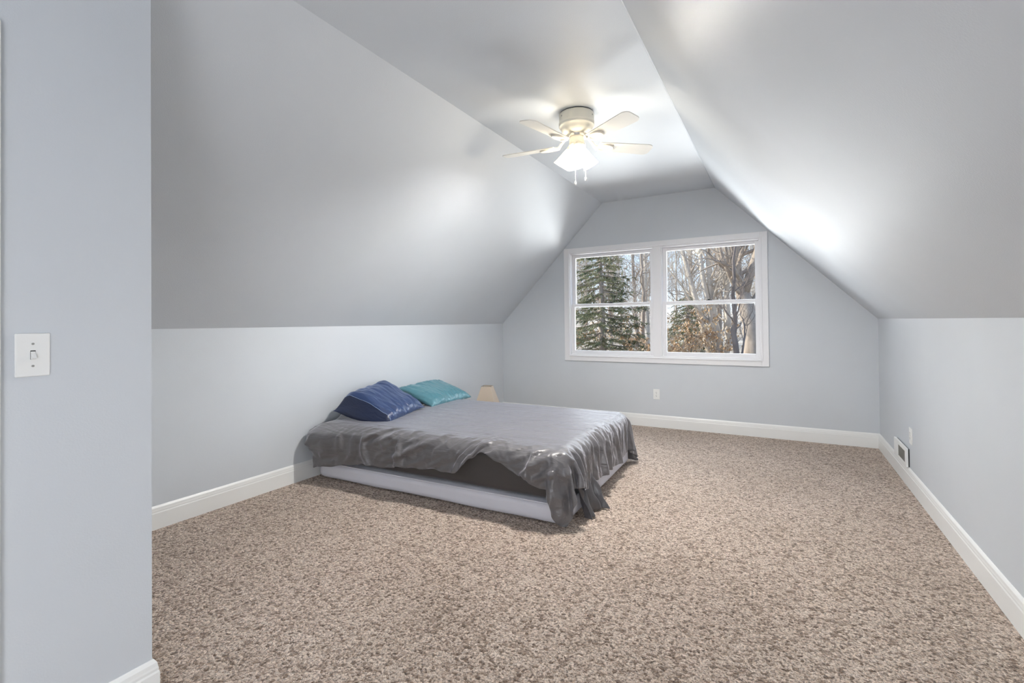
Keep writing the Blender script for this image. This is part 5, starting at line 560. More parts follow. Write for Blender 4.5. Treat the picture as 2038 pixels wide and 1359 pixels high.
[36,-5,7,3,-1,-4,-2,-1,3,4,0,-7,3,-1,1,1,-2,1,-1,0,2,0,-1,0,0,1,0,0,0,0,-1,0,0,1,-1,1,0,0,0,-1,1,-1,1,-1,1,0,0,0,0,0,0,0,0,0,0,0,0,0,0,0,0,0,0,0,0,0,0,0,0,0,0,0,0,0,0,0,0,1,-1,0,0,0,0,0,0,0,0,0,0,0,0,-1,1,0,0,0,0,0,-1,1,0,0,-1,1,0,0,0,-1,1,0,-1,1,-1,1,-1,1,-1,0,1,-1,1,0,-1,17,-1,-39,14,-6,50,-29,-42,5,34,1,-28,10,18,-17,36,-6,-11,0,3,-6,1,1,0,0,0,0,0,0,0,1,0,0,-1,0,1,-1,1,-1,0,1,-1,1,-1,0,1,0,-1,0,0,0,0,0,-1,1,0,-1,1,-1,1,-1,0,0,0,0,1,-1,0,0,-1,1,0,0,0,-1,1,-1,1,-1,0,0,0,1,-1,0,0,0,0,0,0,-1,1,-1,1,-1,1,-1,0,0,0,-1,1,-1,0,0,0,0,-1,1,-1,0,0,0,0,0,0,0,0,-1,1,0,0,0,17,12,-37,-20,13,29,11,7,-23,-10,3,20,-18,-8,30,-72,-7,41,24,30,-43,1,-1,-3,4,0,0,0,0,0,0,0,0,0,0,0,0,0,0,0,0,0,0,0,0,0,0,0,0,0,0,0,0,0,0,-1,1,0,0,0,0,0,0,0,0,0,0,0,0,0,0,0,0,0,0,0,0,0,0,0,0,0,0,0,0,0,0,0,0,0,0,0,0,0,0,0,0,0,0,1,-2,0,0,-3,0,0,0,0,0,0,0,1,1,-1,0,1,0,-1,1,1,-1,0,0],
[38,-3,-3,5,3,-1,-6,2,2,1,1,0,-7,0,2,3,-1,-2,2,-1,1,0,1,0,0,0,0,0,0,0,0,0,0,-1,1,0,-1,1,0,0,0,0,0,0,0,0,0,0,0,0,0,0,0,0,0,0,0,0,0,0,0,0,0,0,0,0,0,0,0,0,0,0,0,0,0,0,0,0,0,0,1,-1,0,0,0,0,0,0,0,0,0,0,0,0,0,0,0,-1,1,0,-1,1,0,-1,0,0,0,1,0,-1,1,-1,1,-1,1,-1,1,0,-1,1,0,-1,1,0,8,-2,-1,-5,15,22,-45,-21,18,9,-8,-11,0,26,0,-5,18,-9,0,-1,-2,0,1,0,0,0,0,0,0,0,-1,0,1,-1,0,1,-1,1,0,-1,0,0,0,0,0,0,0,0,-1,0,1,-1,1,-1,0,0,0,0,-1,1,0,0,0,-1,0,0,0,0,1,-1,0,0,0,0,0,0,-1,1,0,0,0,-1,0,1,-1,0,0,0,0,0,-1,1,-1,1,-1,0,1,-1,0,0,0,0,-1,0,-1,0,0,0,-1,1,0,0,0,0,0,-1,1,0,0,0,0,0,13,10,8,-28,-13,9,25,2,-11,-8,-2,3,22,6,-59,31,36,-101,46,23,-6,-6,0,-11,11,0,0,0,0,0,0,0,0,0,0,0,0,0,0,0,0,0,0,0,0,0,0,0,0,0,0,0,0,0,0,0,0,1,-1,0,0,0,0,0,0,0,0,0,0,0,0,0,0,0,0,0,0,0,0,0,0,0,0,0,0,0,0,0,0,0,0,0,0,0,0,0,0,0,0,0,-1,0,-2,0,-1,-1,1,0,0,0,1,0,-1,1,0,0,1,0,0,0,0,-1,1],
[42,-4,-3,-3,5,0,0,-8,3,5,4,-5,-1,-4,3,-2,5,0,-1,-2,1,2,0,-1,1,0,0,0,0,0,-1,0,0,1,-1,0,1,-1,1,0,0,0,0,0,0,0,0,0,0,0,0,0,0,0,0,0,0,0,0,0,0,0,0,0,0,0,0,0,0,0,0,1,-1,1,-1,0,1,-1,0,0,0,0,0,0,-1,1,0,0,0,0,-1,1,0,-1,0,1,0,0,0,0,0,0,0,0,0,0,0,0,-1,1,-1,1,0,0,0,0,0,-1,1,-1,0,1,-1,-8,17,-13,15,5,-5,33,-16,-32,2,20,24,-17,-11,-8,-14,12,1,6,0,-1,-3,0,0,1,-1,0,0,0,0,0,0,0,0,0,0,-1,1,-1,0,1,0,-1,1,0,-1,0,0,0,0,0,0,0,-1,1,-1,1,-1,0,1,-1,0,0,0,0,0,0,-1,1,-1,0,0,0,0,0,0,0,0,-1,1,-1,0,1,0,-1,0,0,1,-1,0,0,0,-1,1,-1,0,1,-1,1,-1,0,0,-1,1,-1,0,0,-1,-1,1,0,0,0,-1,1,0,0,0,0,0,0,0,0,-3,21,9,3,-24,-6,12,14,-9,-15,-6,-16,5,2,39,36,-43,-24,-28,-34,105,-38,0,-14,14,0,0,0,0,0,0,0,0,0,0,0,0,0,0,0,0,0,0,0,0,0,0,0,0,0,0,0,0,0,0,0,-1,1,1,-1,0,0,0,0,0,0,0,0,0,0,0,0,0,0,0,0,0,0,0,0,0,0,0,0,0,0,0,0,0,0,0,0,0,0,0,0,0,0,0,-1,0,0,-3,1,-1,-1,0,0,0,1,0,0,1,0,0,1,-1,1,1,-1,0,0,0],
[40,0,-5,0,-3,2,0,0,-4,-1,2,9,-3,-3,-2,1,1,2,-3,3,-1,1,1,0,0,0,0,0,0,-1,1,0,0,-1,1,0,0,0,-1,1,-1,1,0,0,0,0,0,0,0,0,0,0,0,0,0,0,0,0,0,0,0,0,0,0,0,0,1,-1,0,1,-1,0,0,0,0,0,0,0,0,0,0,0,0,0,0,0,0,-1,1,0,0,0,-1,1,0,-1,1,0,0,-1,1,-1,1,0,0,0,0,-1,1,0,0,0,-1,1,-1,1,-1,1,-1,1,0,-1,1,-11,41,-40,4,26,-7,39,-18,-22,-3,12,-4,-20,-7,-1,14,3,-3,9,-1,-1,0,-1,-1,0,0,0,0,0,-1,0,0,1,-1,0,0,0,0,0,0,0,-1,1,-1,0,1,-1,1,-1,0,0,-1,1,0,-1,1,-1,0,0,0,0,0,0,0,0,-1,1,0,-1,0,1,-1,1,-1,0,0,0,0,0,-1,1,0,-1,0,0,1,0,-1,0,0,0,0,0,-1,0,1,-1,0,0,0,0,-1,1,-1,0,0,-1,1,-1,1,-1,0,0,0,0,0,0,0,0,0,0,0,0,-9,7,30,2,-6,-20,-4,15,1,-3,-11,10,11,13,16,-83,-10,78,-94,74,-63,67,-21,0,0,0,0,0,0,0,0,-1,-2,4,0,-1,0,0,0,0,0,0,0,0,0,0,0,0,0,0,0,0,0,0,0,0,0,-1,1,1,-1,0,0,0,0,0,0,0,0,0,0,0,0,0,0,0,0,0,0,0,0,0,0,0,0,0,0,0,0,0,0,0,0,0,0,0,0,0,0,0,-1,0,-2,-1,0,-1,0,0,1,0,0,1,0,-1,0,1,1,-1,1,0,0,0,1],
[38,2,-1,-7,1,4,3,0,-3,-2,0,1,2,-4,-4,4,1,0,2,-1,1,-1,0,2,-1,0,0,0,-1,1,-1,0,0,1,0,-1,1,0,0,0,0,0,0,0,0,0,0,0,0,0,0,0,0,0,-1,0,1,0,0,0,0,1,-1,0,0,0,0,0,0,0,0,0,0,0,0,1,-1,0,0,0,0,0,0,0,0,0,0,0,0,-1,1,0,0,0,0,0,-1,1,0,0,0,0,-1,1,0,0,-1,1,0,-1,1,-1,1,-1,1,-1,1,-1,1,-1,0,1,-1,-6,11,17,-43,15,-4,8,29,-38,-21,0,10,51,5,-11,-12,-5,0,0,1,2,-1,0,0,0,-1,0,1,-1,1,-1,1,-1,0,0,0,0,0,0,0,-1,1,0,0,-1,0,0,0,0,0,0,0,-1,0,1,-1,0,0,1,-1,0,-1,1,-1,1,0,-1,0,1,0,-1,0,0,0,0,-1,1,0,0,0,0,-1,1,0,0,-1,0,0,0,0,0,0,0,0,0,-1,0,1,-1,0,0,0,-1,0,0,-1,1,-1,-1,0,0,1,0,0,0,0,0,0,0,0,0,0,0,5,-8,10,35,-3,-21,-14,2,11,2,-3,-5,-24,-6,-10,72,-44,-28,54,-58,34,-23,22,0,0,0,0,0,0,0,0,-4,0,0,4,1,0,-1,0,0,0,0,0,0,0,0,0,0,0,0,0,0,0,0,0,0,0,0,-1,1,0,0,0,0,0,0,0,0,0,0,0,0,0,0,0,0,0,0,0,0,0,0,0,0,0,0,0,0,0,0,0,0,0,0,0,0,0,0,0,0,-2,2,-3,-2,1,-1,0,1,-1,1,0,0,0,1,0,0,0,1,0,1,-1,0,0],
[35,4,0,-2,-4,1,4,2,-2,-3,-2,-1,4,2,-1,-4,1,2,1,0,0,0,0,0,0,0,0,0,0,0,0,0,0,0,-1,1,-1,1,0,0,0,0,-1,1,0,0,0,0,0,0,0,0,0,0,0,0,0,0,0,0,0,0,0,0,0,0,0,0,0,0,0,0,0,0,0,0,0,0,0,0,0,0,1,-1,0,0,0,0,0,0,0,-1,1,0,0,0,0,0,-1,1,-1,1,0,-1,0,0,1,0,-1,1,-1,1,-1,1,-1,1,-1,1,-1,1,0,-1,1,15,-36,49,-37,-7,16,-5,45,-11,-25,-2,7,-15,16,3,5,-5,-4,-2,2,0,0,-1,0,0,0,0,-1,1,-1,0,0,0,0,0,-1,1,-1,1,0,0,-1,0,0,0,0,0,-1,1,0,-1,0,1,0,-1,0,0,0,-1,1,0,0,-1,1,-1,0,0,1,-1,0,0,0,-1,0,1,0,-1,0,0,0,0,0,0,0,0,0,0,0,0,-1,0,0,0,0,0,0,1,-1,0,0,0,0,0,-1,0,0,0,-1,-1,1,0,0,0,0,-1,1,0,0,0,0,0,0,0,21,-17,-2,16,22,-9,-20,-10,6,7,0,0,20,-7,-3,-47,66,-39,-28,25,-1,1,-1,0,0,0,0,0,0,-1,-5,2,0,-2,0,6,0,1,-1,0,0,0,0,0,0,0,0,0,0,0,0,0,0,0,0,0,0,0,0,0,1,-1,0,0,0,0,0,0,0,0,0,0,0,0,0,0,0,0,0,0,0,0,0,0,0,0,0,0,0,0,0,0,1,0,-1,0,0,0,0,0,-1,0,-1,-2,0,-1,1,-1,1,-1,1,1,0,0,0,1,0,0,0,0,0,1,0],
[35,1,2,-1,-2,-1,1,1,0,-1,-1,1,0,2,1,-2,-1,1,0,1,-1,1,0,0,0,0,0,0,0,-1,0,0,1,-1,1,0,0,-1,1,-1,1,0,0,0,0,0,0,0,0,0,0,0,0,0,0,0,-1,1,0,-1,1,0,0,0,0,0,0,0,0,0,0,0,1,-1,1,-1,0,0,0,0,0,0,0,0,0,0,0,0,0,0,0,0,0,0,0,0,0,-1,1,0,0,0,0,0,0,0,0,-1,1,0,0,0,0,-1,1,-1,1,-1,1,-1,0,1,-1,12,-18,26,-11,-14,-2,-16,9,17,-16,-13,3,25,11,4,-3,1,-3,-2,-1,0,0,-1,0,-1,1,-1,0,0,0,0,-1,0,0,1,0,-1,0,0,0,0,0,0,-1,1,-1,0,0,-1,1,0,0,-1,0,0,0,0,0,1,-1,0,0,1,-1,0,0,0,-1,0,0,0,1,0,0,-1,0,0,0,0,0,0,0,0,0,0,0,0,0,0,0,0,0,0,-1,0,0,0,0,0,0,0,0,-1,0,0,-1,0,0,0,-1,1,-1,1,0,0,0,0,0,0,-1,1,0,0,26,-11,-12,4,17,9,-6,-15,-3,5,8,3,-32,4,13,11,-41,25,-6,0,1,-1,1,0,0,0,0,0,0,-5,1,0,2,-2,-1,-1,6,0,0,0,0,0,0,1,0,0,-1,1,-1,0,0,0,0,0,0,0,0,0,0,-1,1,1,-1,0,0,0,0,0,0,0,0,0,0,0,0,0,0,0,0,0,0,0,0,0,0,0,0,0,0,0,0,0,0,0,0,0,0,0,0,0,-1,0,-1,-2,1,-1,0,0,0,1,0,-1,1,-1,1,1,-1,1,1,-1,0,0,0],
[34,-2,3,2,-1,-2,2,1,4,-2,-2,-3,1,2,1,-1,-1,0,0,1,0,0,0,-1,1,0,0,-1,1,0,0,0,-1,1,-1,0,1,0,0,0,0,-1,1,0,0,0,0,0,0,0,0,0,0,0,0,0,0,0,0,0,0,0,0,0,0,0,0,1,-1,0,1,-1,0,0,0,0,0,0,0,0,0,0,0,0,0,0,0,0,0,0,0,0,0,0,-1,0,1,0,0,0,0,-1,1,0,0,0,0,0,0,-1,1,-1,1,0,-1,1,-1,1,-1,1,0,-1,1,12,-34,-6,32,-30,16,6,-12,47,5,-24,-8,-12,5,13,4,0,-1,-3,-1,0,-1,-1,0,1,-1,0,0,-1,0,0,0,0,0,-1,0,1,0,-1,0,0,0,-1,1,-1,0,0,1,0,-1,0,0,0,0,0,0,0,0,-1,0,0,1,-1,0,0,0,0,0,0,0,0,-1,0,0,1,0,0,0,0,-1,0,1,-1,0,0,0,0,0,0,0,0,0,-1,1,0,0,-1,1,0,-1,0,0,0,-1,1,0,0,-1,0,0,0,0,0,0,0,0,0,-1,1,0,0,0,0,29,-9,-19,-6,14,22,1,-19,-20,0,11,1,33,-15,-19,0,0,-5,1,0,0,0,0,0,0,0,0,0,-5,1,1,2,0,0,-2,-2,0,5,0,0,0,0,0,0,0,0,1,-1,1,0,-1,0,0,0,0,0,0,0,0,0,-1,1,1,-1,0,0,0,0,0,0,0,0,0,0,0,0,0,0,0,0,0,0,0,0,0,0,0,0,0,0,-3,-2,0,1,5,-1,0,0,0,0,0,-2,0,-6,4,0,0,1,0,0,0,1,-1,1,0,0,0,0,0,1,0,0,0],
[34,-1,3,2,-2,-1,-2,1,3,4,-3,-2,-1,0,2,0,0,-1,1,0,0,0,0,0,0,0,-1,1,-1,0,0,0,1,-1,1,0,-1,1,-1,1,0,0,0,0,-1,1,0,0,0,0,0,0,0,0,0,0,0,0,0,0,0,-1,1,0,0,0,0,0,0,0,0,0,0,0,0,0,0,1,0,0,-1,1,-1,0,0,0,0,0,0,0,-1,1,0,-1,1,0,0,0,0,-1,1,0,-1,0,0,0,0,1,-1,1,-1,1,-1,1,0,-1,1,-1,1,-1,0,1,-1,12,-17,-11,50,-32,-6,-4,18,-18,33,-12,-18,5,-4,4,6,3,0,0,-1,-1,-1,0,1,-1,0,0,-1,0,0,0,0,0,0,0,0,-1,0,1,-1,0,0,0,0,0,0,0,-1,0,0,0,0,0,0,0,0,0,0,0,0,0,-1,0,1,-1,0,0,0,0,0,0,0,0,0,0,-1,0,0,0,1,0,-1,1,-1,0,1,0,0,0,0,-1,0,1,0,0,0,0,-1,0,0,0,0,0,-1,-1,2,-1,0,0,0,0,0,0,0,0,0,0,0,0,0,0,0,0,31,-4,-18,-18,4,20,15,-10,-7,-15,9,14,-20,14,-10,0,-2,2,-1,4,-8,1,-1,0,0,0,0,0,-3,1,1,1,0,0,-1,-2,0,2,1,1,0,-1,0,-1,-3,0,4,0,0,0,0,0,0,0,0,0,0,0,0,0,0,-1,1,1,-1,0,0,0,0,0,0,0,0,0,0,0,0,0,0,0,0,0,0,0,0,0,0,0,0,0,-1,0,-2,1,-1,3,0,0,0,0,0,-1,-1,-1,-4,4,0,0,0,0,0,0,1,-1,1,0,0,0,1,-1,0,1,1],
[36,-2,-2,5,1,-3,-1,0,0,2,4,-2,-3,1,0,1,0,-1,-1,1,1,-1,1,0,-1,0,1,0,0,0,-1,1,-1,1,0,0,0,-1,1,0,-1,1,0,0,0,0,0,0,0,0,0,0,0,0,0,0,0,0,0,0,0,0,0,0,0,0,0,0,0,0,0,0,0,0,0,0,1,-1,0,0,0,0,0,0,0,0,0,0,0,0,0,0,0,0,0,0,-1,1,0,0,0,0,0,0,0,0,0,-1,1,-1,1,-1,1,-1,1,0,-1,1,-1,1,-1,0,1,5,3,-32,23,20,-14,8,-5,7,-24,38,-8,-22,-2,0,4,2,1,1,0,0,0,0,0,0,0,-1,0,0,0,0,0,-1,0,0,0,0,0,0,0,-1,0,1,-1,0,0,0,0,0,-1,0,0,0,0,0,0,0,0,1,0,-1,1,0,-1,1,0,-1,0,0,0,0,0,0,0,-1,1,0,0,0,0,-1,1,-1,1,0,0,0,0,0,0,0,0,0,0,0,0,0,0,0,0,0,0,0,0,0,-1,1,-1,0,0,0,0,0,0,0,0,0,0,0,0,0,0,0,3,26,1,-36,-8,17,17,-2,-6,6,-21,6,32,-27,1,-7,17,-25,31,-33,1,20,-13,0,0,0,0,-8,4,2,2,0,0,0,0,-1,-2,3,1,-1,0,0,0,0,-3,-2,-2,7,-4,1,4,-1,0,0,0,0,0,0,0,0,0,0,-1,1,0,0,0,0,0,0,0,0,0,0,0,0,0,0,0,0,0,0,0,0,0,0,0,0,0,-2,4,0,-2,-1,1,1,-1,0,0,0,0,-1,0,0,-1,-1,1,0,0,0,0,0,0,1,-1,0,1,0,0,0,1,0,-1],
[38,-5,1,1,-2,5,-4,0,0,5,-1,0,-1,-2,0,2,0,-1,0,0,0,1,-1,0,1,0,-1,0,0,0,1,-1,1,-1,0,0,1,0,0,-1,1,0,-1,0,1,0,-1,1,-1,1,0,0,0,0,0,0,0,-1,1,0,0,0,0,0,0,0,0,0,0,0,0,0,0,1,-1,0,0,0,0,0,0,0,0,0,1,-1,0,0,0,0,0,0,-1,1,0,0,0,0,-1,1,-1,1,0,0,0,0,0,0,0,0,0,0,-1,1,-1,1,0,-1,1,-1,1,0,-1,-15,40,-35,-12,14,-8,31,-10,-1,-3,-3,8,10,-11,-4,-2,-2,2,1,3,1,0,-1,0,0,0,0,0,-1,0,0,0,0,0,0,0,0,0,-1,0,0,0,0,0,0,0,-1,0,0,1,0,0,0,0,0,0,0,0,-1,0,1,-1,1,0,-1,0,1,0,0,0,0,0,0,0,0,0,0,0,0,0,0,0,0,0,0,-1,0,0,0,0,1,0,0,-1,0,0,0,1,-1,1,-1,0,0,0,0,0,0,0,0,0,0,0,0,0,0,0,0,0,0,0,0,0,0,-5,29,-4,-4,-12,-15,13,15,-4,-19,19,2,-29,25,-9,26,-45,64,-72,24,9,3,-10,-1,0,0,-8,5,1,2,0,0,0,0,0,0,-3,-4,7,0,-2,2,0,0,-1,-2,-3,-5,6,2,2,1,0,0,0,0,0,0,1,0,-1,0,0,0,-2,2,0,0,0,0,0,0,0,0,0,0,0,0,0,0,0,0,0,0,0,0,0,0,0,0,0,2,-1,-2,0,1,1,0,-1,0,-3,3,-1,0,0,0,0,0,0,0,0,0,0,-1,1,0,0,0,0,1,-1,0,1],
[39,-2,-3,-3,7,-4,-3,-2,7,-4,7,1,-1,-4,-2,2,-1,3,0,-1,0,-1,1,1,-1,0,1,0,0,-1,0,1,-1,1,0,0,-1,1,-1,1,0,-1,1,0,0,0,0,0,0,0,0,0,-1,1,0,0,0,0,0,0,0,0,0,0,0,0,0,0,0,0,0,0,0,0,0,1,-1,0,0,0,0,0,0,0,0,0,0,0,0,0,0,0,0,0,0,0,0,0,0,0,0,0,0,0,0,0,-1,1,-1,1,-1,1,0,-1,1,-1,0,1,-1,1,-1,0,1,-30,58,-23,-35,46,-40,-11,7,19,24,-13,24,-10,-13,0,-4,-1,-3,2,3,1,0,0,-1,1,0,0,0,0,0,0,0,0,0,0,0,0,0,0,0,1,-1,0,0,0,0,1,0,-1,0,0,0,0,0,0,0,0,0,1,0,0,0,-1,0,1,0,0,-1,0,0,0,0,0,0,0,0,0,0,0,0,0,0,0,0,0,0,1,0,-1,0,0,0,0,0,0,0,0,-1,1,-1,1,0,0,0,-1,0,0,0,0,0,0,0,0,0,0,-1,1,0,0,0,0,0,0,-9,11,12,6,-32,7,6,12,-23,11,-7,-19,30,30,17,-73,85,-89,20,5,26,-52,46,-20,0,2,-7,2,3,0,0,0,0,0,0,0,-1,-4,-3,3,3,2,0,0,-1,-1,0,-2,-1,1,4,0,0,0,0,0,0,0,0,0,0,0,0,-1,1,1,-1,0,0,0,0,0,0,0,0,0,0,0,0,0,0,0,0,0,0,0,0,0,0,0,0,0,0,-1,-1,1,1,0,0,0,-2,0,1,0,0,0,-1,0,0,1,0,0,0,0,0,0,0,0,1,-1,1,1,-1],
[39,0,-6,0,1,4,2,-2,-9,6,-1,4,0,0,-1,-5,3,1,1,-1,0,0,0,0,0,1,-1,0,0,1,0,-1,0,0,0,0,1,-1,1,0,-1,1,0,0,0,-1,1,0,0,0,0,0,0,0,0,0,0,0,0,0,0,0,0,0,1,-1,0,0,1,-1,0,1,-1,0,0,0,0,0,0,0,1,-1,0,0,0,0,0,0,-1,1,0,0,0,0,0,0,0,-1,1,0,0,-1,0,0,0,0,1,0,0,0,0,-1,1,0,-1,1,0,-1,1,-1,1,0,-1,-20,27,23,-37,-7,45,-40,4,-20,17,17,-8,-5,18,-12,-1,1,0,-5,2,2,1,0,0,0,0,0,0,1,-1,0,0,1,-1,0,0,0,1,0,0,-1,1,-1,0,0,0,0,0,1,-1,0,0,0,0,0,0,0,1,-1,0,0,0,0,0,0,0,-1,1,0,0,0,0,0,0,0,0,0,0,0,-1,1,-1,1,0,-1,1,-1,0,1,-1,0,0,0,1,-1,0,0,0,0,0,0,0,0,-1,1,0,-1,1,0,0,-1,0,0,0,0,0,0,0,0,0,0,0,0,-12,-6,33,4,-4,-40,-5,12,44,-34,-7,13,20,-57,36,70,-41,16,-43,1,-4,6,2,-6,2,0,-1,1,0,0,0,0,0,0,0,0,0,-2,-3,0,2,3,0,0,0,0,0,0,0,-2,-3,5,0,0,0,0,0,0,0,-1,1,0,0,0,0,0,1,0,-2,1,0,0,0,0,0,0,0,0,0,0,0,0,0,0,0,0,0,0,-3,2,1,0,-1,0,0,1,-1,-1,2,0,-1,0,-1,0,0,-1,0,1,0,0,0,0,0,0,0,1,-1,1,0,0,1,0,1],
[38,2,-3,-3,-1,4,3,1,-2,-8,2,1,3,2,-3,0,0,-1,2,0,-1,0,0,0,1,-1,1,0,0,-1,0,0,1,0,0,0,-1,1,0,-1,1,0,0,0,0,0,0,0,0,0,0,0,0,0,0,0,0,0,0,0,0,0,0,0,0,0,0,0,0,0,0,0,0,0,0,0,0,0,0,0,0,0,0,0,0,0,0,0,0,0,0,0,0,0,-1,0,1,0,0,-1,1,0,0,0,0,0,0,-1,1,-1,1,0,-1,1,0,-1,1,0,-1,1,-1,0,1,0,-34,74,-30,-21,24,-10,-8,12,-27,8,-7,28,-3,7,-10,1,1,-4,-1,2,1,-1,1,-1,1,0,0,0,0,0,0,0,0,0,0,0,0,0,0,0,-1,1,0,0,0,-1,0,0,1,-1,0,0,1,-1,0,0,0,0,0,0,0,0,0,0,-1,1,0,0,-1,0,0,0,0,0,0,0,0,0,1,-1,0,0,0,1,-1,0,0,0,1,-1,0,0,0,1,-1,1,0,-1,0,0,0,-1,1,-1,0,0,0,0,0,0,0,0,0,0,0,0,0,0,0,0,0,0,-8,-15,12,19,3,-29,-22,1,15,55,-16,8,-70,43,-32,46,-3,14,-20,-1,-24,51,-51,27,-3,-2,4,-1,-1,0,1,-1,1,-1,0,0,1,1,-1,-2,0,1,0,0,0,1,1,1,1,-2,-2,0,0,0,0,0,0,0,-1,-1,2,0,0,-2,1,1,0,0,-1,1,0,0,0,0,0,0,0,0,0,0,0,0,0,0,0,0,0,0,0,0,0,0,0,-1,0,1,0,0,0,0,-1,0,0,-1,0,-1,1,0,0,0,0,0,0,1,0,-1,1,0,1,0,0,0,0],
[34,5,3,-7,0,-2,5,3,0,-1,-6,-1,4,2,-2,-2,0,1,0,1,0,0,0,0,-1,1,-1,0,0,1,0,0,-1,0,0,1,0,-1,0,1,0,0,0,-1,0,1,0,0,0,-1,1,0,0,0,0,0,0,0,0,0,0,0,0,0,0,0,0,0,0,0,0,0,0,0,1,-1,0,0,0,0,0,0,0,0,0,0,0,0,0,0,0,-1,1,-1,1,0,0,0,0,0,0,0,0,0,0,0,0,0,-1,1,-1,1,0,-1,0,1,-1,0,1,-1,1,0,-1,15,-40,21,40,-40,-9,31,-22,-3,12,-17,20,-8,1,-10,16,-1,-1,0,-2,0,0,1,-1,1,-1,0,0,0,0,0,0,-1,1,0,0,0,-1,0,0,0,0,0,0,0,-1,1,0,-1,0,1,-1,1,-1,1,0,0,-1,1,-1,0,0,0,0,0,0,0,0,0,0,0,0,0,0,0,0,0,0,0,-1,1,0,0,-1,0,1,0,0,0,-1,1,0,0,0,-1,1,0,-1,1,0,-1,0,1,-1,1,-1,0,-1,0,0,1,0,0,0,0,1,-1,0,0,0,0,0,0,6,-28,-12,30,4,11,-40,-11,6,17,43,-58,32,-2,48,-109,34,34,4,-9,1,-9,8,0,0,0,5,-2,-3,0,0,4,0,-2,-1,1,1,3,-1,-1,-2,-2,1,-1,3,2,0,0,5,-6,2,-6,0,0,1,-1,0,0,0,3,-2,-1,0,3,-2,-1,0,0,2,-1,-1,0,1,-1,0,0,0,0,0,0,0,0,1,0,-1,0,0,0,-1,1,0,0,-1,0,1,0,0,-1,0,1,-4,3,0,-1,0,1,-1,-1,1,0,0,0,0,0,0,1,0,1,-1,0,1,1,0],
[33,2,4,2,-7,0,0,5,2,-2,-3,-5,-2,3,5,2,-4,1,-2,2,0,0,0,0,1,-1,1,0,-1,0,0,0,1,0,0,-1,0,1,0,-1,0,0,0,1,0,0,0,0,0,0,0,0,0,0,0,0,0,0,0,0,0,0,0,0,0,0,0,0,0,1,-1,0,1,-1,0,0,0,0,0,0,0,0,0,0,0,0,0,0,0,-1,1,0,0,0,0,0,-1,1,0,0,-1,1,0,0,0,0,-1,1,0,0,0,-1,0,1,0,-1,1,0,-1,1,-1,0,1,-4,14,-38,47,0,-21,-1,18,-8,7,10,-34,0,-2,14,0,6,-3,5,-6,-1,0,1,-1,-1,0,0,0,-1,1,0,-1,1,0,-1,0,0,0,0,0,0,1,-1,0,0,2,-1,1,1,0,0,1,-1,0,0,0,0,1,-1,1,0,0,0,0,0,1,0,0,0,0,1,0,-1,1,0,-1,0,0,0,0,0,0,-1,0,0,-1,0,0,-1,0,0,-1,0,0,0,0,-1,1,-1,0,1,-1,0,0,-1,1,-1,-1,1,0,0,0,0,0,0,0,0,0,0,0,0,0,0,17,-11,-26,-8,34,1,2,-30,-12,3,13,83,5,-6,-106,23,-38,37,60,-53,12,-15,15,0,0,1,7,-2,-2,-4,-1,4,4,-2,-2,0,-1,6,-1,0,-1,-5,-1,1,5,2,0,-1,-7,6,-6,1,-1,0,0,1,-1,1,0,-1,0,1,-1,0,3,-3,0,0,1,-1,1,0,-1,1,-1,0,0,1,-1,0,0,1,-1,0,0,0,0,0,-3,-2,1,4,-1,0,-1,1,1,-2,-4,-5,8,3,-2,0,0,0,-1,1,0,0,0,0,1,0,0,0,0,0,1,0,0,1,0],
[32,1,3,4,0,-3,-2,-2,5,3,-2,-4,-4,-2,6,3,1,-3,-1,0,1,1,0,-1,1,0,-1,0,1,-1,0,1,0,0,-1,1,0,0,0,1,-1,0,1,0,0,0,-1,0,1,0,-1,0,0,0,0,0,0,0,0,0,0,1,-1,0,0,1,0,-1,0,0,1,-1,0,1,-1,0,1,0,0,-1,0,0,0,0,-1,1,-1,0,1,0,-1,1,-1,1,0,0,0,0,-1,1,0,-1,1,0,-1,0,1,-1,1,-1,0,1,0,-1,1,0,-1,0,1,-1,1,-1,0,-18,19,-4,-3,13,-4,-4,-5,2,-7,-12,39,1,0,-15,-3,1,5,-1,2,-3,-1,-1,1,0,2,1,1,1,0,0,0,0,0,2,0,1,1,1,0,1,1,1,1,0,0,1,-1,1,0,0,0,0,0,0,0,0,0,-1,0,0,0,0,0,0,-1,0,0,0,0,-1,0,0,0,-1,1,-1,0,-1,1,-1,0,-1,0,0,-1,0,-1,0,0,-1,0,-1,0,0,0,-1,0,0,0,-1,0,-1,-1,0,-2,0,-1,0,0,0,0,0,0,0,0,0,0,0,0,0,0,0,32,-11,-18,-24,0,25,5,10,-20,-10,8,-54,8,-4,96,-44,1,-35,-12,78,-31,-4,4,0,1,-11,13,2,1,-3,0,-2,2,5,-7,2,-4,0,1,0,0,0,0,0,0,0,0,0,0,0,0,0,1,0,-1,0,0,-1,1,0,0,0,0,-4,4,-1,1,0,0,0,0,0,0,0,0,-1,1,-1,2,0,-1,0,0,-2,0,2,0,-8,4,-1,-1,-3,5,2,-2,-3,6,-1,0,0,1,-8,0,-1,0,-3,1,0,1,1,1,1,1,1,1,1,0,2,0,1,1,1,0],
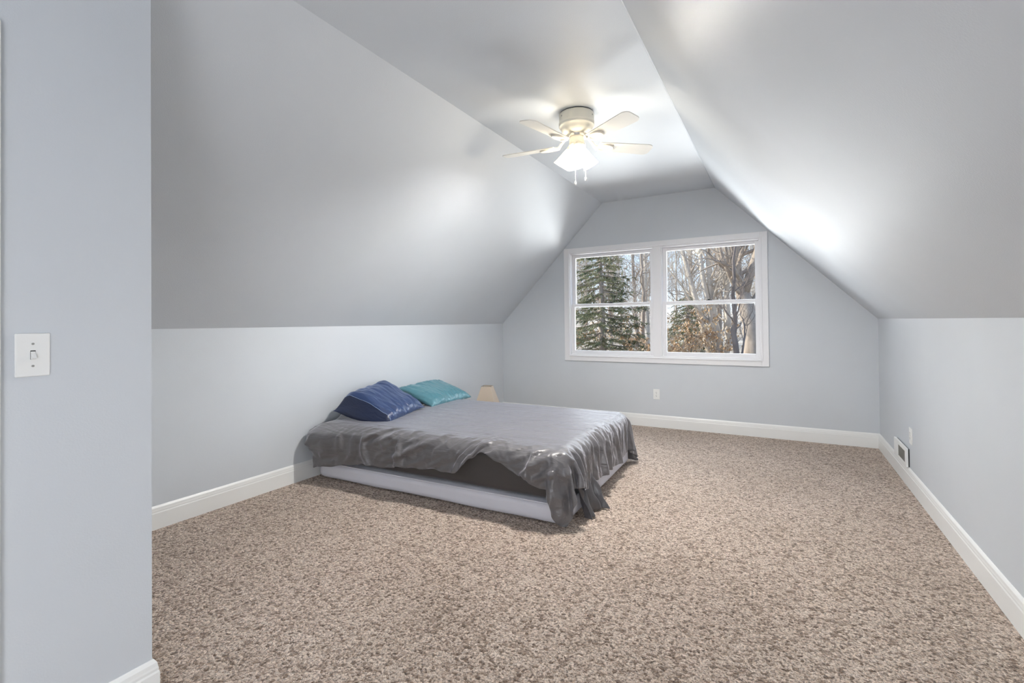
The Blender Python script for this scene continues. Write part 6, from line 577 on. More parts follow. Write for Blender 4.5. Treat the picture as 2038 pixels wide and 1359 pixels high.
[32,0,2,3,5,-1,-3,-3,-2,1,5,4,-4,-3,-4,3,2,0,0,-1,1,0,0,2,-1,0,0,0,-1,0,0,0,0,0,1,0,1,-1,0,0,2,-1,0,0,-1,0,1,-1,0,0,0,-1,1,-1,0,0,0,1,-1,1,-1,0,1,0,-1,0,0,1,0,-1,0,1,-1,0,0,1,-1,0,0,0,0,0,0,-1,1,-1,1,0,-1,1,0,-1,1,0,-1,0,1,-1,1,-1,1,0,-1,0,1,0,-1,1,-1,1,0,-1,0,1,-1,0,1,0,-1,1,-1,1,0,-25,13,10,0,16,-22,1,8,-11,-11,31,-17,7,0,11,-8,-3,2,3,2,2,3,4,4,2,1,1,0,0,-1,0,0,0,0,0,1,-1,0,-1,1,0,-1,0,0,0,-1,0,1,-1,0,-1,0,0,0,-1,0,0,-1,1,-1,0,0,-1,0,-1,1,-1,-1,-1,1,-1,0,0,-1,0,-1,1,-1,0,-1,0,0,0,0,-1,1,-1,0,-1,0,0,0,0,0,-1,0,0,-1,0,0,0,-1,0,-2,1,-2,-4,1,0,0,0,1,-1,0,0,0,0,0,0,0,0,0,0,32,-1,-13,-20,-23,4,21,12,12,-2,-72,60,-10,20,-70,96,-62,-22,30,-11,16,4,-8,13,-16,22,-24,22,-5,-2,-1,0,-2,0,10,-13,10,-11,4,0,0,0,0,0,0,0,0,0,0,0,0,0,0,0,0,0,1,-1,-4,4,0,0,-8,2,1,0,4,-7,-1,0,9,-4,3,1,-7,-1,1,-2,1,8,1,-1,-3,3,1,-7,-3,4,2,2,-1,-1,2,1,-1,-4,-5,6,4,-2,-1,-8,1,-7,4,-4,-3,3,2,1,1,1,0,1,3,0,2,1,1,1,2,1,2],
[36,-6,2,3,0,2,-1,-4,-3,8,-4,5,1,-2,-3,-2,3,2,2,1,1,0,1,-1,0,-1,0,-2,-1,0,0,0,0,0,1,0,-1,1,0,0,-1,1,-1,0,1,0,-1,1,-1,0,0,0,0,0,0,0,0,0,0,0,0,0,0,0,0,0,0,0,0,0,0,0,0,0,0,0,0,0,0,0,0,0,0,0,0,0,0,0,0,-1,1,0,0,-1,1,0,0,0,0,0,0,0,0,0,0,-1,1,-1,1,-1,0,1,0,-1,0,1,-1,0,1,-1,1,-1,0,-24,-4,15,8,27,18,-16,3,2,-18,-13,20,-8,11,-4,7,-1,0,3,2,1,1,1,-1,0,-2,-1,-1,-1,1,-1,1,-1,0,0,-1,0,-1,-1,-1,-1,0,-1,-1,-1,0,-1,-2,0,-1,0,0,-1,-1,1,0,0,-1,-1,0,0,-1,0,-1,0,-1,0,0,0,-1,0,-1,0,0,0,0,-1,0,0,0,0,0,0,0,1,-1,1,-1,2,0,0,0,0,-1,1,-1,0,0,0,-1,0,0,0,-1,0,-1,-2,0,0,1,-1,0,0,0,0,0,0,0,0,0,0,0,0,15,29,-15,-20,-20,-15,3,18,20,-3,62,-72,53,-46,46,-98,70,-28,5,-9,6,-9,13,-24,42,-32,32,-35,12,6,0,-7,-4,5,0,11,-15,11,-10,3,0,0,0,0,0,0,0,0,0,-2,2,0,0,-2,1,1,0,-1,0,-5,-1,-2,5,0,-3,2,-4,5,-1,0,-6,4,-2,1,4,0,-2,1,-1,-2,8,0,-2,3,0,-2,-2,2,1,0,0,0,0,0,0,-1,-2,2,1,-1,-3,-4,1,-1,-1,-4,-1,1,0,1,0,1,1,1,1,1,1,1,1,1,2,2,0],
[40,-6,-5,2,3,2,6,-2,-1,-8,8,-3,-1,-1,3,2,0,2,1,0,-1,0,-1,-1,-1,0,-1,0,0,-1,1,0,0,0,0,-1,1,0,0,0,0,0,0,0,0,0,0,0,0,0,0,0,-1,0,1,0,0,0,0,0,1,-1,0,0,1,-1,0,0,0,1,-1,0,1,-1,1,-1,0,0,0,0,0,0,0,0,0,0,-1,1,0,0,0,0,-1,1,0,0,-1,1,0,0,-1,0,1,0,-1,1,0,0,-1,1,0,-1,1,0,0,-1,1,0,-1,1,-1,1,0,-1,-28,2,9,11,-11,13,-14,12,49,-11,-1,1,-2,4,0,0,0,-1,-1,-1,-1,-2,-4,-3,-2,-2,-1,0,-1,0,-1,0,-1,-1,-1,-2,0,0,-1,0,0,-1,0,1,0,0,1,-1,1,1,0,0,0,-1,0,0,0,0,1,0,0,0,0,1,0,0,0,0,0,0,0,1,-1,0,0,0,0,0,0,-1,0,-1,0,-1,0,-1,0,-2,0,0,0,-1,1,-1,0,0,0,0,0,0,-1,0,0,-3,1,1,0,0,-1,1,-1,0,0,0,0,0,1,-1,0,0,0,0,5,19,27,-7,-11,-27,-1,31,42,-4,27,-9,-10,-5,-80,27,-43,22,-3,5,-10,17,-27,46,-46,40,-31,9,-8,6,4,-6,0,0,1,-1,6,-8,1,-2,4,0,0,-3,-1,0,0,3,1,2,-2,-2,-4,5,2,-1,-1,-1,4,-2,-5,0,4,0,-2,0,-1,2,1,0,-2,-1,-1,-1,4,1,0,1,-1,-4,-3,8,-3,-4,7,-3,1,2,0,0,0,0,0,0,0,0,0,0,1,-1,0,-3,-2,2,-9,6,1,0,0,0,0,0,1,0,0,1,0,1,0,1,1,0,1],
[32,1,-12,2,10,-5,0,12,-4,-4,2,-2,1,3,1,0,1,0,0,-1,0,-1,0,0,0,1,-1,0,0,2,-1,0,0,0,0,1,0,0,0,0,0,0,0,0,0,0,0,0,0,0,-1,1,-1,1,-1,0,0,0,1,-1,0,1,0,-1,0,1,0,0,0,-1,1,0,-1,1,-1,0,0,0,0,0,0,-1,0,1,-1,1,0,-1,0,1,-1,0,1,0,0,0,0,0,-1,1,0,0,-1,0,1,0,-1,1,0,-1,1,0,-1,0,1,0,-1,0,1,-1,1,-1,0,-6,5,-19,14,2,9,-27,48,10,-22,27,-16,7,-2,1,-1,-3,-2,-3,-4,-3,-3,-1,0,0,0,0,0,0,0,0,1,1,1,0,1,3,0,1,1,1,0,1,1,-1,0,1,0,0,-1,0,0,0,0,0,0,-1,0,0,0,-1,0,0,0,-1,0,-1,0,0,0,0,0,-1,-1,0,0,0,-1,0,0,0,-2,0,0,0,-1,-1,0,0,0,-1,-1,1,-1,0,0,-1,0,-1,0,-1,0,0,-2,-1,-2,0,0,-1,0,0,0,0,0,1,-1,0,0,0,0,0,0,0,99,-6,36,-1,-10,36,6,-37,1,46,-106,67,-74,-71,24,-1,-4,-7,5,11,-17,12,-8,6,-20,24,-17,2,5,-4,2,8,-9,5,-9,7,-4,5,-7,5,-8,8,0,3,-4,-3,-1,-3,8,0,0,2,-6,-2,3,3,1,-4,3,3,-3,-1,0,1,0,-1,0,0,1,0,-1,1,0,0,-1,1,0,0,0,-2,-2,-8,7,0,-7,9,3,0,0,0,0,0,0,0,0,0,1,-2,0,-2,-4,-5,1,-4,-1,-3,3,1,1,1,2,1,0,2,2,0,2,1,1,1,1,1,0],
[24,-2,5,-16,16,6,8,-5,4,-2,-6,2,1,1,1,0,0,-2,2,1,0,2,0,1,-1,-2,0,-2,1,0,1,0,0,1,0,0,0,0,0,0,0,0,0,-1,0,0,0,-1,1,0,0,-1,1,-1,0,1,0,0,-1,1,0,0,-1,1,0,0,0,-1,0,1,-1,0,1,-1,0,0,0,0,0,0,-1,1,0,-1,1,-1,0,1,0,-1,1,0,-1,0,0,0,1,0,0,-1,1,0,0,0,-1,0,1,-1,0,1,-1,0,0,1,-1,0,0,1,-1,1,-1,1,-1,25,6,-13,-24,-11,28,-7,-16,9,27,-15,10,-3,-7,0,0,2,3,1,3,5,3,1,2,0,0,0,0,0,0,0,0,0,0,0,0,-2,0,1,0,-1,0,-1,-1,0,-1,-1,-1,-1,0,0,-1,-1,0,0,-1,0,0,0,-2,0,0,-1,-1,0,-1,1,-1,-1,0,-1,0,-1,0,0,0,-1,0,0,-1,1,0,0,0,0,0,0,1,0,-1,0,0,0,-1,0,0,0,-1,1,-1,-1,0,-3,1,-1,0,-1,-2,0,0,0,0,0,0,0,0,0,0,0,1,-1,0,0,129,-11,22,68,-28,-18,-44,11,-34,-75,69,-113,-8,95,-20,-26,-16,-5,41,-65,62,-66,78,-88,87,-85,43,0,-4,1,-4,4,12,-20,18,-16,12,-18,18,-13,8,-10,9,0,2,-7,-1,2,-4,8,0,-8,6,-2,-2,2,3,-1,-3,5,3,-2,-1,0,0,0,0,0,0,0,0,0,0,-1,1,0,0,0,0,0,-3,0,1,0,0,1,1,0,0,0,0,0,0,0,0,0,-1,1,-1,-2,-5,-4,-12,7,-2,0,0,1,1,1,0,2,1,2,1,2,0,2,1,1,2,2,1],
[25,8,-1,6,-21,23,-12,12,2,-1,-7,-2,4,3,-1,1,1,2,-1,1,1,-1,-1,-1,-1,-1,-1,1,0,-1,1,0,0,0,0,0,0,0,0,0,0,0,0,0,0,0,0,0,-1,-1,1,0,0,0,0,0,0,0,0,0,0,0,0,0,0,0,0,0,0,0,1,-1,0,0,0,1,-1,0,0,0,0,0,0,0,0,0,0,-1,1,0,-1,1,0,0,0,0,0,-1,1,0,-1,1,0,-1,1,0,-1,1,0,-1,1,0,0,-1,0,1,0,-1,1,-1,1,-1,1,-12,24,15,-32,-19,18,42,-38,17,3,13,-10,1,0,3,4,3,3,1,2,-1,-3,-3,-2,-1,-1,0,-1,-1,0,0,-1,-1,-1,-1,-1,-1,-1,-3,-1,-2,-2,0,-2,-1,0,0,-1,1,0,-1,-1,1,0,0,0,-1,0,0,0,0,-1,1,0,-1,1,-1,0,1,-1,0,0,0,1,-1,0,0,0,0,0,-1,0,0,0,0,0,0,-1,0,1,0,0,0,0,0,0,0,0,-1,0,1,-2,0,1,-1,-1,0,1,0,-1,0,0,0,0,0,0,0,0,0,0,0,0,0,147,-49,-11,1,75,-146,26,-3,-56,32,-26,98,-69,8,-32,-35,64,18,-100,107,-90,97,-95,84,-77,53,-26,6,4,-2,-4,-3,0,9,-10,8,-8,8,-8,6,-5,1,-5,8,1,3,-4,-2,-5,-2,3,2,2,0,-3,-1,0,3,-3,0,4,2,0,0,0,0,0,0,0,0,0,0,0,0,0,0,0,0,0,0,0,0,0,0,0,0,0,0,0,0,0,0,0,0,0,0,0,-1,-1,2,-2,-4,-1,1,-2,-1,0,0,0,1,0,0,1,-1,1,1,1,1,1,1,1,1,1],
[23,-2,20,-4,4,-18,12,7,-8,-2,3,-2,3,3,1,0,2,-2,0,-1,-1,-1,0,-1,0,0,0,1,-1,0,-1,1,1,-1,0,0,0,0,0,1,0,0,0,0,0,0,0,0,0,0,-1,0,1,0,0,0,0,0,0,0,0,0,1,-1,0,0,0,1,-1,0,0,0,0,0,1,-1,1,-1,0,0,0,0,0,0,-1,1,0,0,-1,1,0,-1,1,0,0,0,0,0,0,0,0,-1,0,1,0,-1,1,-1,1,0,-1,0,1,0,0,-1,0,1,-1,1,-1,1,-1,-14,-10,30,22,-29,3,33,-4,-2,-2,2,11,-7,3,1,-1,-1,-3,-3,-6,-6,-2,-2,-2,-2,-1,-1,0,2,-1,0,-1,0,0,-1,0,1,1,1,0,1,1,0,1,1,0,0,0,0,0,0,0,0,0,0,-1,1,0,0,0,-1,1,-1,1,0,-1,1,0,-1,0,1,-1,0,0,0,-1,1,-1,-1,1,-1,0,0,-1,-1,0,-1,0,0,-1,0,0,-1,0,0,-1,0,0,0,0,-1,1,-1,-2,0,0,-1,0,0,0,0,0,0,0,0,0,0,0,0,0,0,0,0,115,1,-105,4,26,131,-25,-17,36,-11,-41,-150,119,-138,2,104,-82,-25,106,-100,91,-41,10,-7,9,-15,5,-7,6,2,-2,-3,-3,1,-2,0,2,0,0,1,0,0,-2,-1,1,3,2,0,0,-5,-2,5,1,1,-1,-3,-2,4,1,-4,1,3,1,0,0,0,0,0,0,0,0,0,0,0,0,0,0,0,0,0,0,0,0,0,0,0,0,0,0,0,0,0,0,0,0,0,0,0,-1,1,-3,-3,0,-2,0,0,1,0,1,0,1,0,1,1,1,0,0,1,0,1,1,-1,0],
[27,0,6,6,2,-3,9,-25,15,2,-4,4,0,-6,4,0,-2,2,0,0,0,1,0,0,-1,-1,0,0,1,1,0,-1,0,1,0,0,0,0,0,-1,1,0,0,1,-1,-1,1,-1,0,1,0,-1,0,0,0,0,1,-1,1,0,0,-1,0,1,0,0,-1,0,1,0,-1,1,-1,1,-1,0,0,0,0,0,0,0,-1,1,0,-1,0,1,0,-1,1,0,0,-1,0,1,-1,1,-1,1,0,0,0,0,-1,1,-1,1,-1,0,1,0,-1,0,0,1,0,-1,1,-1,0,0,1,22,-22,4,17,8,-7,-2,39,-36,3,0,0,-2,4,-10,-3,-2,-6,0,3,4,1,0,1,2,0,0,0,-2,1,0,2,0,0,1,0,1,0,0,0,1,0,0,0,-1,0,0,1,-1,1,-1,-1,0,0,0,-1,0,0,-1,0,1,-1,0,-1,0,0,-1,0,0,0,-1,1,-1,-1,0,0,-1,1,0,-1,0,-1,0,0,-1,-1,1,-1,0,0,-1,0,0,-1,0,0,-1,0,0,-1,0,-1,-1,0,-1,-2,0,-1,0,1,-1,0,0,0,0,0,0,0,0,0,0,0,0,110,44,11,-8,12,34,-79,-15,23,-138,-38,48,-2,47,-51,-13,22,51,-101,79,-64,24,-12,16,7,-9,-2,1,-5,7,7,-7,-2,-2,0,0,-1,3,1,0,1,1,-1,-6,1,3,3,0,0,0,-2,1,1,0,0,-1,-1,1,1,-1,1,0,0,0,0,0,0,0,0,0,0,0,0,0,0,0,0,0,0,0,0,0,0,0,0,0,0,0,0,0,0,0,0,0,0,0,1,1,-3,-2,-4,-4,-1,-3,-1,0,1,1,1,1,1,1,1,2,0,1,2,0,1,1,1,1,1],
[19,23,-13,19,-8,0,-15,11,-1,1,4,-6,-2,5,0,1,-1,2,0,1,0,-1,0,-1,-1,0,1,-1,0,1,0,0,0,0,0,0,1,0,0,0,-1,0,0,0,0,1,-2,1,0,-1,0,1,-1,1,0,-1,0,1,-1,0,0,1,0,0,-1,0,1,0,0,-1,1,-1,1,-1,0,0,0,1,-1,0,0,-1,1,-1,0,1,0,-1,0,1,-1,1,-1,1,0,-1,1,0,0,-1,1,0,-1,0,1,-1,1,-1,1,0,-1,0,0,1,0,-1,0,1,-1,0,1,-1,0,31,-20,-14,11,29,-10,-27,12,2,-9,0,2,9,-5,5,2,4,1,4,0,-1,0,1,0,0,0,-1,0,1,-1,0,0,1,0,0,0,-1,-1,0,0,-1,-1,0,-1,1,-1,-1,0,1,-2,-1,1,0,-1,-1,1,-1,0,0,-1,-1,0,0,0,-1,0,0,-1,0,0,0,-2,1,0,-1,0,-1,0,0,0,-1,0,0,0,0,0,0,0,-1,0,0,0,-1,0,0,-1,1,-1,0,0,-1,-1,-1,-1,-1,0,-2,0,0,0,0,0,0,0,0,0,0,0,0,0,0,0,0,185,-29,54,-121,-27,-16,105,-148,-20,97,-55,41,-145,65,12,21,23,-86,87,-77,72,-86,96,-82,17,11,6,-5,-1,-3,8,14,-12,-3,0,0,1,0,1,0,0,0,-1,-1,0,1,1,0,0,-1,1,0,0,0,0,0,0,0,0,0,0,0,0,0,0,0,0,0,0,0,0,0,0,0,0,0,0,0,0,0,0,0,0,0,0,0,0,0,0,0,0,0,0,0,0,0,1,0,-2,-4,-3,-4,-3,-2,-1,1,0,1,1,1,1,1,1,1,2,0,2,1,1,1,2,1,0],
[25,10,3,4,1,-2,-1,-3,-8,6,-1,3,-3,4,0,3,1,0,1,-1,-1,0,-2,-1,-1,0,0,1,0,0,0,1,-1,0,0,0,0,0,0,0,0,0,0,-1,1,-1,1,0,-1,0,0,0,0,0,0,1,-1,0,1,-1,0,0,0,0,1,-1,0,0,0,0,0,0,0,0,0,0,0,0,0,0,0,0,0,0,0,-1,1,0,0,-1,1,-1,1,0,0,0,0,0,0,0,-1,0,1,0,-1,1,-1,1,-1,0,1,0,0,-1,0,1,0,-1,0,1,-1,1,-1,23,-6,-24,-2,-5,-5,34,-7,28,-10,-1,4,3,0,2,0,-1,2,-3,-1,-2,-1,0,-1,-1,0,0,0,0,0,0,-1,-1,-1,-1,0,-1,-1,0,-1,-1,0,-2,0,-1,0,-1,-1,0,-1,1,0,-1,0,-1,0,0,-1,0,0,0,-1,-1,0,0,-1,0,0,-1,-1,0,0,0,-1,1,0,0,-1,0,0,1,0,0,0,0,1,-1,0,1,-1,0,0,1,0,-1,0,0,0,-1,0,0,-1,0,-1,0,-1,-1,0,-1,0,1,0,0,0,0,0,0,0,0,0,0,0,0,147,-94,7,-26,-2,30,-116,152,-133,45,54,-37,44,-132,126,-108,-10,105,-94,90,-91,84,-76,48,-14,-6,0,8,-2,-5,-6,9,10,-6,-2,1,0,0,0,0,0,0,0,0,0,0,0,0,0,0,0,0,0,0,0,0,0,0,0,0,0,0,0,0,0,0,0,0,0,0,0,0,0,0,0,0,0,0,0,0,0,0,0,0,0,0,0,0,0,0,0,0,0,0,0,0,0,0,-2,-3,-2,-3,-2,0,-1,1,-2,1,1,0,1,1,0,1,1,2,0,2,0,2,0,1,2],
[37,-5,11,-18,15,-2,2,-9,0,1,-1,2,10,-3,1,0,-2,1,-1,0,0,-2,0,-1,1,1,-1,0,0,-1,1,0,1,0,0,0,-1,0,0,0,0,0,0,0,0,0,0,-1,1,0,0,0,0,-1,1,-1,1,0,0,0,0,0,0,0,0,0,0,0,0,0,0,1,-1,0,0,0,0,0,0,0,0,1,-1,0,0,0,0,0,0,0,0,0,0,0,0,0,0,-1,1,0,0,0,0,-1,1,0,0,-1,1,0,-1,0,0,1,0,-1,0,1,0,-1,1,-1,1,23,5,-15,-13,34,-2,1,11,-15,9,1,-1,-6,7,-3,-4,-1,-4,-2,-3,0,-1,-2,-1,-1,0,1,-1,-1,0,-2,-2,-1,0,-1,-2,0,-1,-2,0,-1,-1,0,0,-1,-1,1,-1,0,0,0,0,0,-1,1,-1,0,0,-1,1,-1,0,0,0,0,0,-1,1,0,0,0,0,-1,1,0,-1,0,1,0,0,0,0,0,0,1,-1,1,0,0,1,0,0,-1,1,0,0,0,0,0,0,-1,1,-1,0,0,0,0,0,0,0,0,0,0,0,0,0,1,-1,0,0,0,0,0,-30,101,7,122,-81,9,-37,-86,106,-183,-7,-5,78,69,-124,103,24,-115,98,-87,61,-35,14,-12,12,-2,-5,2,3,0,-5,-8,12,8,-4,-3,0,0,0,0,0,0,0,0,0,0,0,0,0,0,0,0,0,0,0,0,0,0,0,0,0,0,0,0,0,0,0,0,0,0,0,0,0,0,0,0,0,0,0,0,0,0,0,0,0,0,0,0,0,0,0,0,0,0,0,0,0,0,0,0,-2,0,0,-1,0,-1,0,0,0,0,0,0,0,1,0,0,0,0,1,1,0,1,0],
[42,-24,16,6,-14,7,-7,3,2,-1,5,7,-4,1,-2,0,3,-3,0,0,-1,1,-1,0,0,0,0,0,0,1,-1,0,0,0,0,0,0,1,0,0,0,0,-1,1,-1,0,0,1,-1,1,0,0,0,0,0,0,0,0,-1,1,0,0,0,0,0,0,0,0,0,0,0,0,0,0,0,0,0,0,0,0,0,0,0,0,0,1,-1,0,0,0,0,0,0,-1,1,0,0,0,-1,1,0,0,0,0,0,-1,1,0,-1,1,0,0,0,-1,0,1,0,-1,0,1,-1,1,-1,2,42,-2,-24,-8,29,-4,-2,6,-2,-1,-10,4,-4,-2,-3,-7,-1,-3,-3,-3,-1,0,0,-1,0,-1,0,-1,0,0,0,-1,-1,0,0,0,0,0,-1,0,0,0,-1,0,0,-1,1,-1,1,-1,1,0,0,0,0,0,0,0,0,0,0,0,0,0,0,0,0,0,0,0,0,1,-1,0,1,0,0,0,0,0,0,0,1,-1,1,0,0,0,0,0,0,1,-1,1,0,-1,1,0,0,0,0,1,0,0,0,-1,1,0,0,0,0,0,1,-1,0,0,0,0,0,0,0,0,135,59,-37,30,34,-82,15,-40,-179,155,-16,-74,-79,36,103,-105,30,16,-3,6,-20,8,4,-4,3,5,0,-1,0,1,1,-6,-5,6,5,0,-1,0,0,0,0,0,0,0,0,0,0,0,0,0,0,0,0,0,0,0,0,0,0,0,0,0,0,0,0,0,0,0,0,0,0,0,0,0,0,0,0,0,0,0,0,0,0,0,0,0,0,0,0,0,0,0,0,0,0,0,0,0,0,1,0,2,-1,1,0,0,0,0,-1,0,-1,0,0,0,0,-1,1,0,0,-1,1,-1,0],
[32,16,-25,17,-4,1,0,-1,-1,-1,3,-2,0,0,0,-1,1,1,0,-1,1,0,0,0,1,-1,1,0,0,-1,1,-1,0,0,0,1,0,-1,0,0,0,0,1,-1,1,0,0,0,0,-1,0,1,0,0,0,0,0,0,0,0,0,0,0,0,0,0,0,0,0,0,0,0,0,0,1,0,0,-1,1,0,-1,0,0,1,0,-1,0,0,0,0,0,0,0,0,-1,1,-1,1,0,-1,1,-1,0,1,-1,1,-1,1,0,-1,0,1,0,0,0,-1,0,1,0,-1,1,-1,0,-12,30,29,-19,-5,-5,-4,1,4,2,-6,1,-4,-7,-6,-1,-3,-2,1,2,0,-1,0,0,1,-1,0,1,0,-1,0,0,0,0,0,0,-1,0,0,0,-1,0,0,0,1,0,0,0,0,0,0,-1,0,1,0,0,0,0,1,-1,0,1,0,-1,1,0,0,0,0,0,0,1,-1,1,0,-1,1,0,0,0,0,0,1,-1,1,-1,0,1,0,0,0,0,0,1,-1,1,0,-1,1,0,1,0,-1,1,0,0,1,0,0,0,0,0,0,0,0,0,0,0,0,0,0,0,0,205,-89,54,-70,5,-162,-7,5,122,-118,47,62,-15,22,-107,91,-90,68,-46,27,-12,-2,6,-1,-3,5,3,0,0,0,0,0,-4,-2,4,1,1,0,0,0,0,0,0,0,0,0,0,0,0,0,0,0,0,0,0,0,0,0,0,0,0,0,0,0,0,0,0,0,0,0,0,0,0,0,0,0,0,0,0,0,0,0,0,0,0,0,0,0,0,0,0,0,0,0,0,0,0,0,1,0,3,0,1,0,0,0,0,-1,0,0,0,-1,0,-1,0,0,0,-1,0,0,0,0,-1],
[46,-7,1,-8,5,-4,6,1,-3,-1,-1,1,-1,-1,1,0,-1,1,0,1,0,0,0,1,-1,0,0,0,0,0,0,1,0,0,0,-1,0,0,0,0,0,0,0,1,-1,1,0,0,0,0,0,-1,1,0,0,0,0,-1,1,0,0,0,0,0,-1,1,0,0,0,1,-1,0,0,1,-1,0,0,0,0,0,1,-1,1,-1,0,0,0,0,0,0,0,0,-1,1,0,0,0,0,0,0,-1,1,0,0,0,0,0,-1,1,0,0,-1,0,0,1,0,0,-1,0,1,-1,0,1,9,-12,24,7,-19,-2,-10,-2,3,1,-1,-1,-7,1,4,-1,-1,1,-1,-1,0,0,0,0,0,0,1,-1,0,0,0,0,0,0,0,0,0,0,0,0,1,0,0,0,0,0,0,0,0,0,1,0,0,0,-1,1,0,0,0,0,1,-1,1,0,-1,1,0,0,0,1,0,-1,1,0,-1,1,0,0,0,0,0,1,-1,0,0,1,0,0,0,0,0,0,0,0,0,0,1,0,0,0,0,0,1,0,0,1,0,0,0,0,0,0,1,-1,0,0,0,0,1,-1,1,-1,0,92,32,-125,16,0,65,-66,-17,-35,24,-34,5,93,-102,49,10,-9,-4,-8,4,8,-7,5,2,-1,0,2,1,0,0,0,0,0,-1,-1,2,0,0,0,0,0,0,0,0,0,0,0,0,0,0,0,0,0,0,0,0,0,0,0,0,0,0,0,0,0,0,0,0,0,0,0,0,0,0,0,0,0,0,0,0,0,0,0,0,0,0,0,0,0,0,0,0,0,0,0,0,0,0,0,3,-1,2,2,0,0,0,0,0,-1,0,-1,0,0,0,-1,0,-1,0,0,0,-1,-1,1],
[31,6,5,-9,3,-1,-9,2,4,2,1,-1,1,-1,-1,2,0,0,0,0,0,0,2,-1,0,1,-1,0,0,0,0,0,0,0,0,0,0,0,1,0,0,0,0,0,0,-1,1,-1,1,0,0,0,0,0,-1,1,0,0,0,0,0,0,0,-1,1,0,0,0,0,0,0,0,0,0,0,0,0,1,-1,0,0,0,0,0,0,0,0,0,0,0,0,0,0,0,0,-1,1,0,0,0,0,0,0,-1,1,-1,1,0,-1,0,1,0,0,0,-1,0,0,1,0,-1,0,1,-1,20,-13,-25,47,-25,-7,0,-4,0,0,0,0,2,-3,-3,2,0,0,0,0,-1,1,0,0,0,1,-1,0,1,0,0,0,0,0,1,0,0,0,0,0,0,1,0,0,0,0,1,-1,0,1,-1,0,1,0,0,0,0,0,0,0,0,1,-1,1,1,-1,1,-1,1,0,-1,1,0,0,1,0,-1,0,0,0,1,-1,1,0,0,0,-1,0,0,0,1,0,0,0,0,0,0,0,0,0,0,0,1,0,1,-1,1,0,1,0,-1,0,0,0,0,1,-1,0,0,0,0,0,0,-87,-11,91,-53,13,69,103,3,-34,-16,-37,-37,-9,-15,65,-37,-7,-10,9,-8,6,-1,0,3,0,-1,1,0,0,0,0,0,0,0,0,0,0,0,0,0,0,0,0,0,0,0,0,0,0,0,0,0,0,0,0,0,0,0,0,0,0,0,0,0,0,0,0,0,0,0,0,0,0,0,0,0,0,0,0,0,0,0,0,0,0,0,0,0,0,0,0,0,0,0,0,0,-1,1,1,0,2,1,0,1,1,0,0,-1,0,0,0,-1,-1,0,0,0,0,-1,0,-1,0,0,-1],
[24,8,1,-1,-6,-1,10,1,-3,2,0,0,-2,-1,1,0,1,0,1,0,0,1,0,1,0,-1,0,0,0,1,-1,0,0,0,0,0,0,1,-1,0,0,0,0,0,1,0,-1,1,0,0,0,0,0,0,0,0,-1,1,0,0,0,0,0,0,0,0,0,0,0,0,0,0,0,0,0,0,0,0,0,0,0,1,-1,0,0,0,0,0,0,0,0,0,0,0,0,0,0,-1,1,0,0,0,0,0,0,0,-1,1,0,0,-1,0,0,1,0,0,0,-1,0,1,0,-1,1,-30,3,8,-22,57,3,-22,-3,-10,0,1,3,6,3,-3,-5,3,-1,0,0,1,0,0,0,1,-1,1,0,0,0,0,1,0,1,-1,0,1,0,0,1,0,0,0,1,-1,1,0,1,0,-1,1,0,-1,0,1,0,0,0,0,1,0,-1,1,0,-1,1,0,0,0,0,1,-1,0,0,0,0,1,-1,0,1,-1,1,-1,0,0,0,1,-1,0,0,0,0,0,-1,1,0,-1,1,0,0,0,1,-1,1,-1,1,1,-1,0,0,0,1,-1,0,0,0,0,1,-1,0,0,1,-1,43,-104,-64,64,-98,17,89,54,-65,10,20,38,-52,109,-122,46,44,-52,24,-2,0,1,0,0,0,0,0,0,0,0,0,0,0,0,0,0,0,0,0,0,0,0,0,0,0,0,0,0,0,0,0,0,0,0,0,0,0,0,0,0,0,0,0,0,0,0,0,0,0,0,0,0,0,0,0,0,0,0,0,0,0,0,0,0,0,0,0,0,0,0,0,0,0,0,0,0,1,-1,0,0,2,-1,2,1,-1,0,0,0,1,-1,0,0,0,0,0,-1,0,0,-1,0,0,-1,0],
[34,-8,5,6,-2,4,-6,1,-3,-2,-1,3,3,-2,2,-1,2,0,0,0,1,0,0,0,0,0,1,0,0,-1,1,-1,0,0,0,1,0,-1,1,0,0,0,0,0,0,0,0,0,0,0,0,0,-1,1,0,0,0,0,0,0,0,-1,0,1,0,0,0,0,0,0,0,0,0,0,0,0,0,0,0,1,-1,0,0,0,0,0,0,0,0,0,-1,1,0,0,0,0,0,0,0,0,0,0,-1,1,-1,1,0,-1,1,0,0,0,0,-1,0,0,0,1,0,-1,0,1,-1,-14,-10,1,8,-19,9,31,-20,5,-2,-1,-2,1,-1,7,3,-3,0,1,1,0,0,1,0,0,0,0,0,0,1,0,0,1,-1,1,1,-1,1,0,-1,1,-1,0,0,0,0,-1,0,0,0,0,0,0,0,0,-1,1,0,-1,0,0,0,0,-1,1,0,-1,1,-1,0,0,1,-1,0,0,0,0,1,0,0,0,0,0,1,0,0,0,1,0,0,0,1,0,0,0,0,1,-1,0,1,0,-1,1,-1,1,0,0,1,0,-1,0,0,0,0,1,-1,0,0,0,1,-1,0,0,-50,95,-69,-48,84,-87,-55,86,123,20,14,-19,-38,-116,91,-88,69,-12,-8,8,0,0,0,0,0,0,0,0,0,0,0,0,0,0,0,0,0,0,0,0,0,0,0,0,0,0,0,0,0,0,0,0,0,0,0,0,0,0,0,0,0,0,0,0,0,0,0,0,0,0,0,0,0,0,0,0,0,0,0,0,0,0,0,0,0,0,0,0,0,0,0,0,0,0,0,0,0,0,0,2,-2,2,-1,0,0,0,1,0,-1,0,0,0,0,0,0,0,0,0,0,0,-1,1,-1],
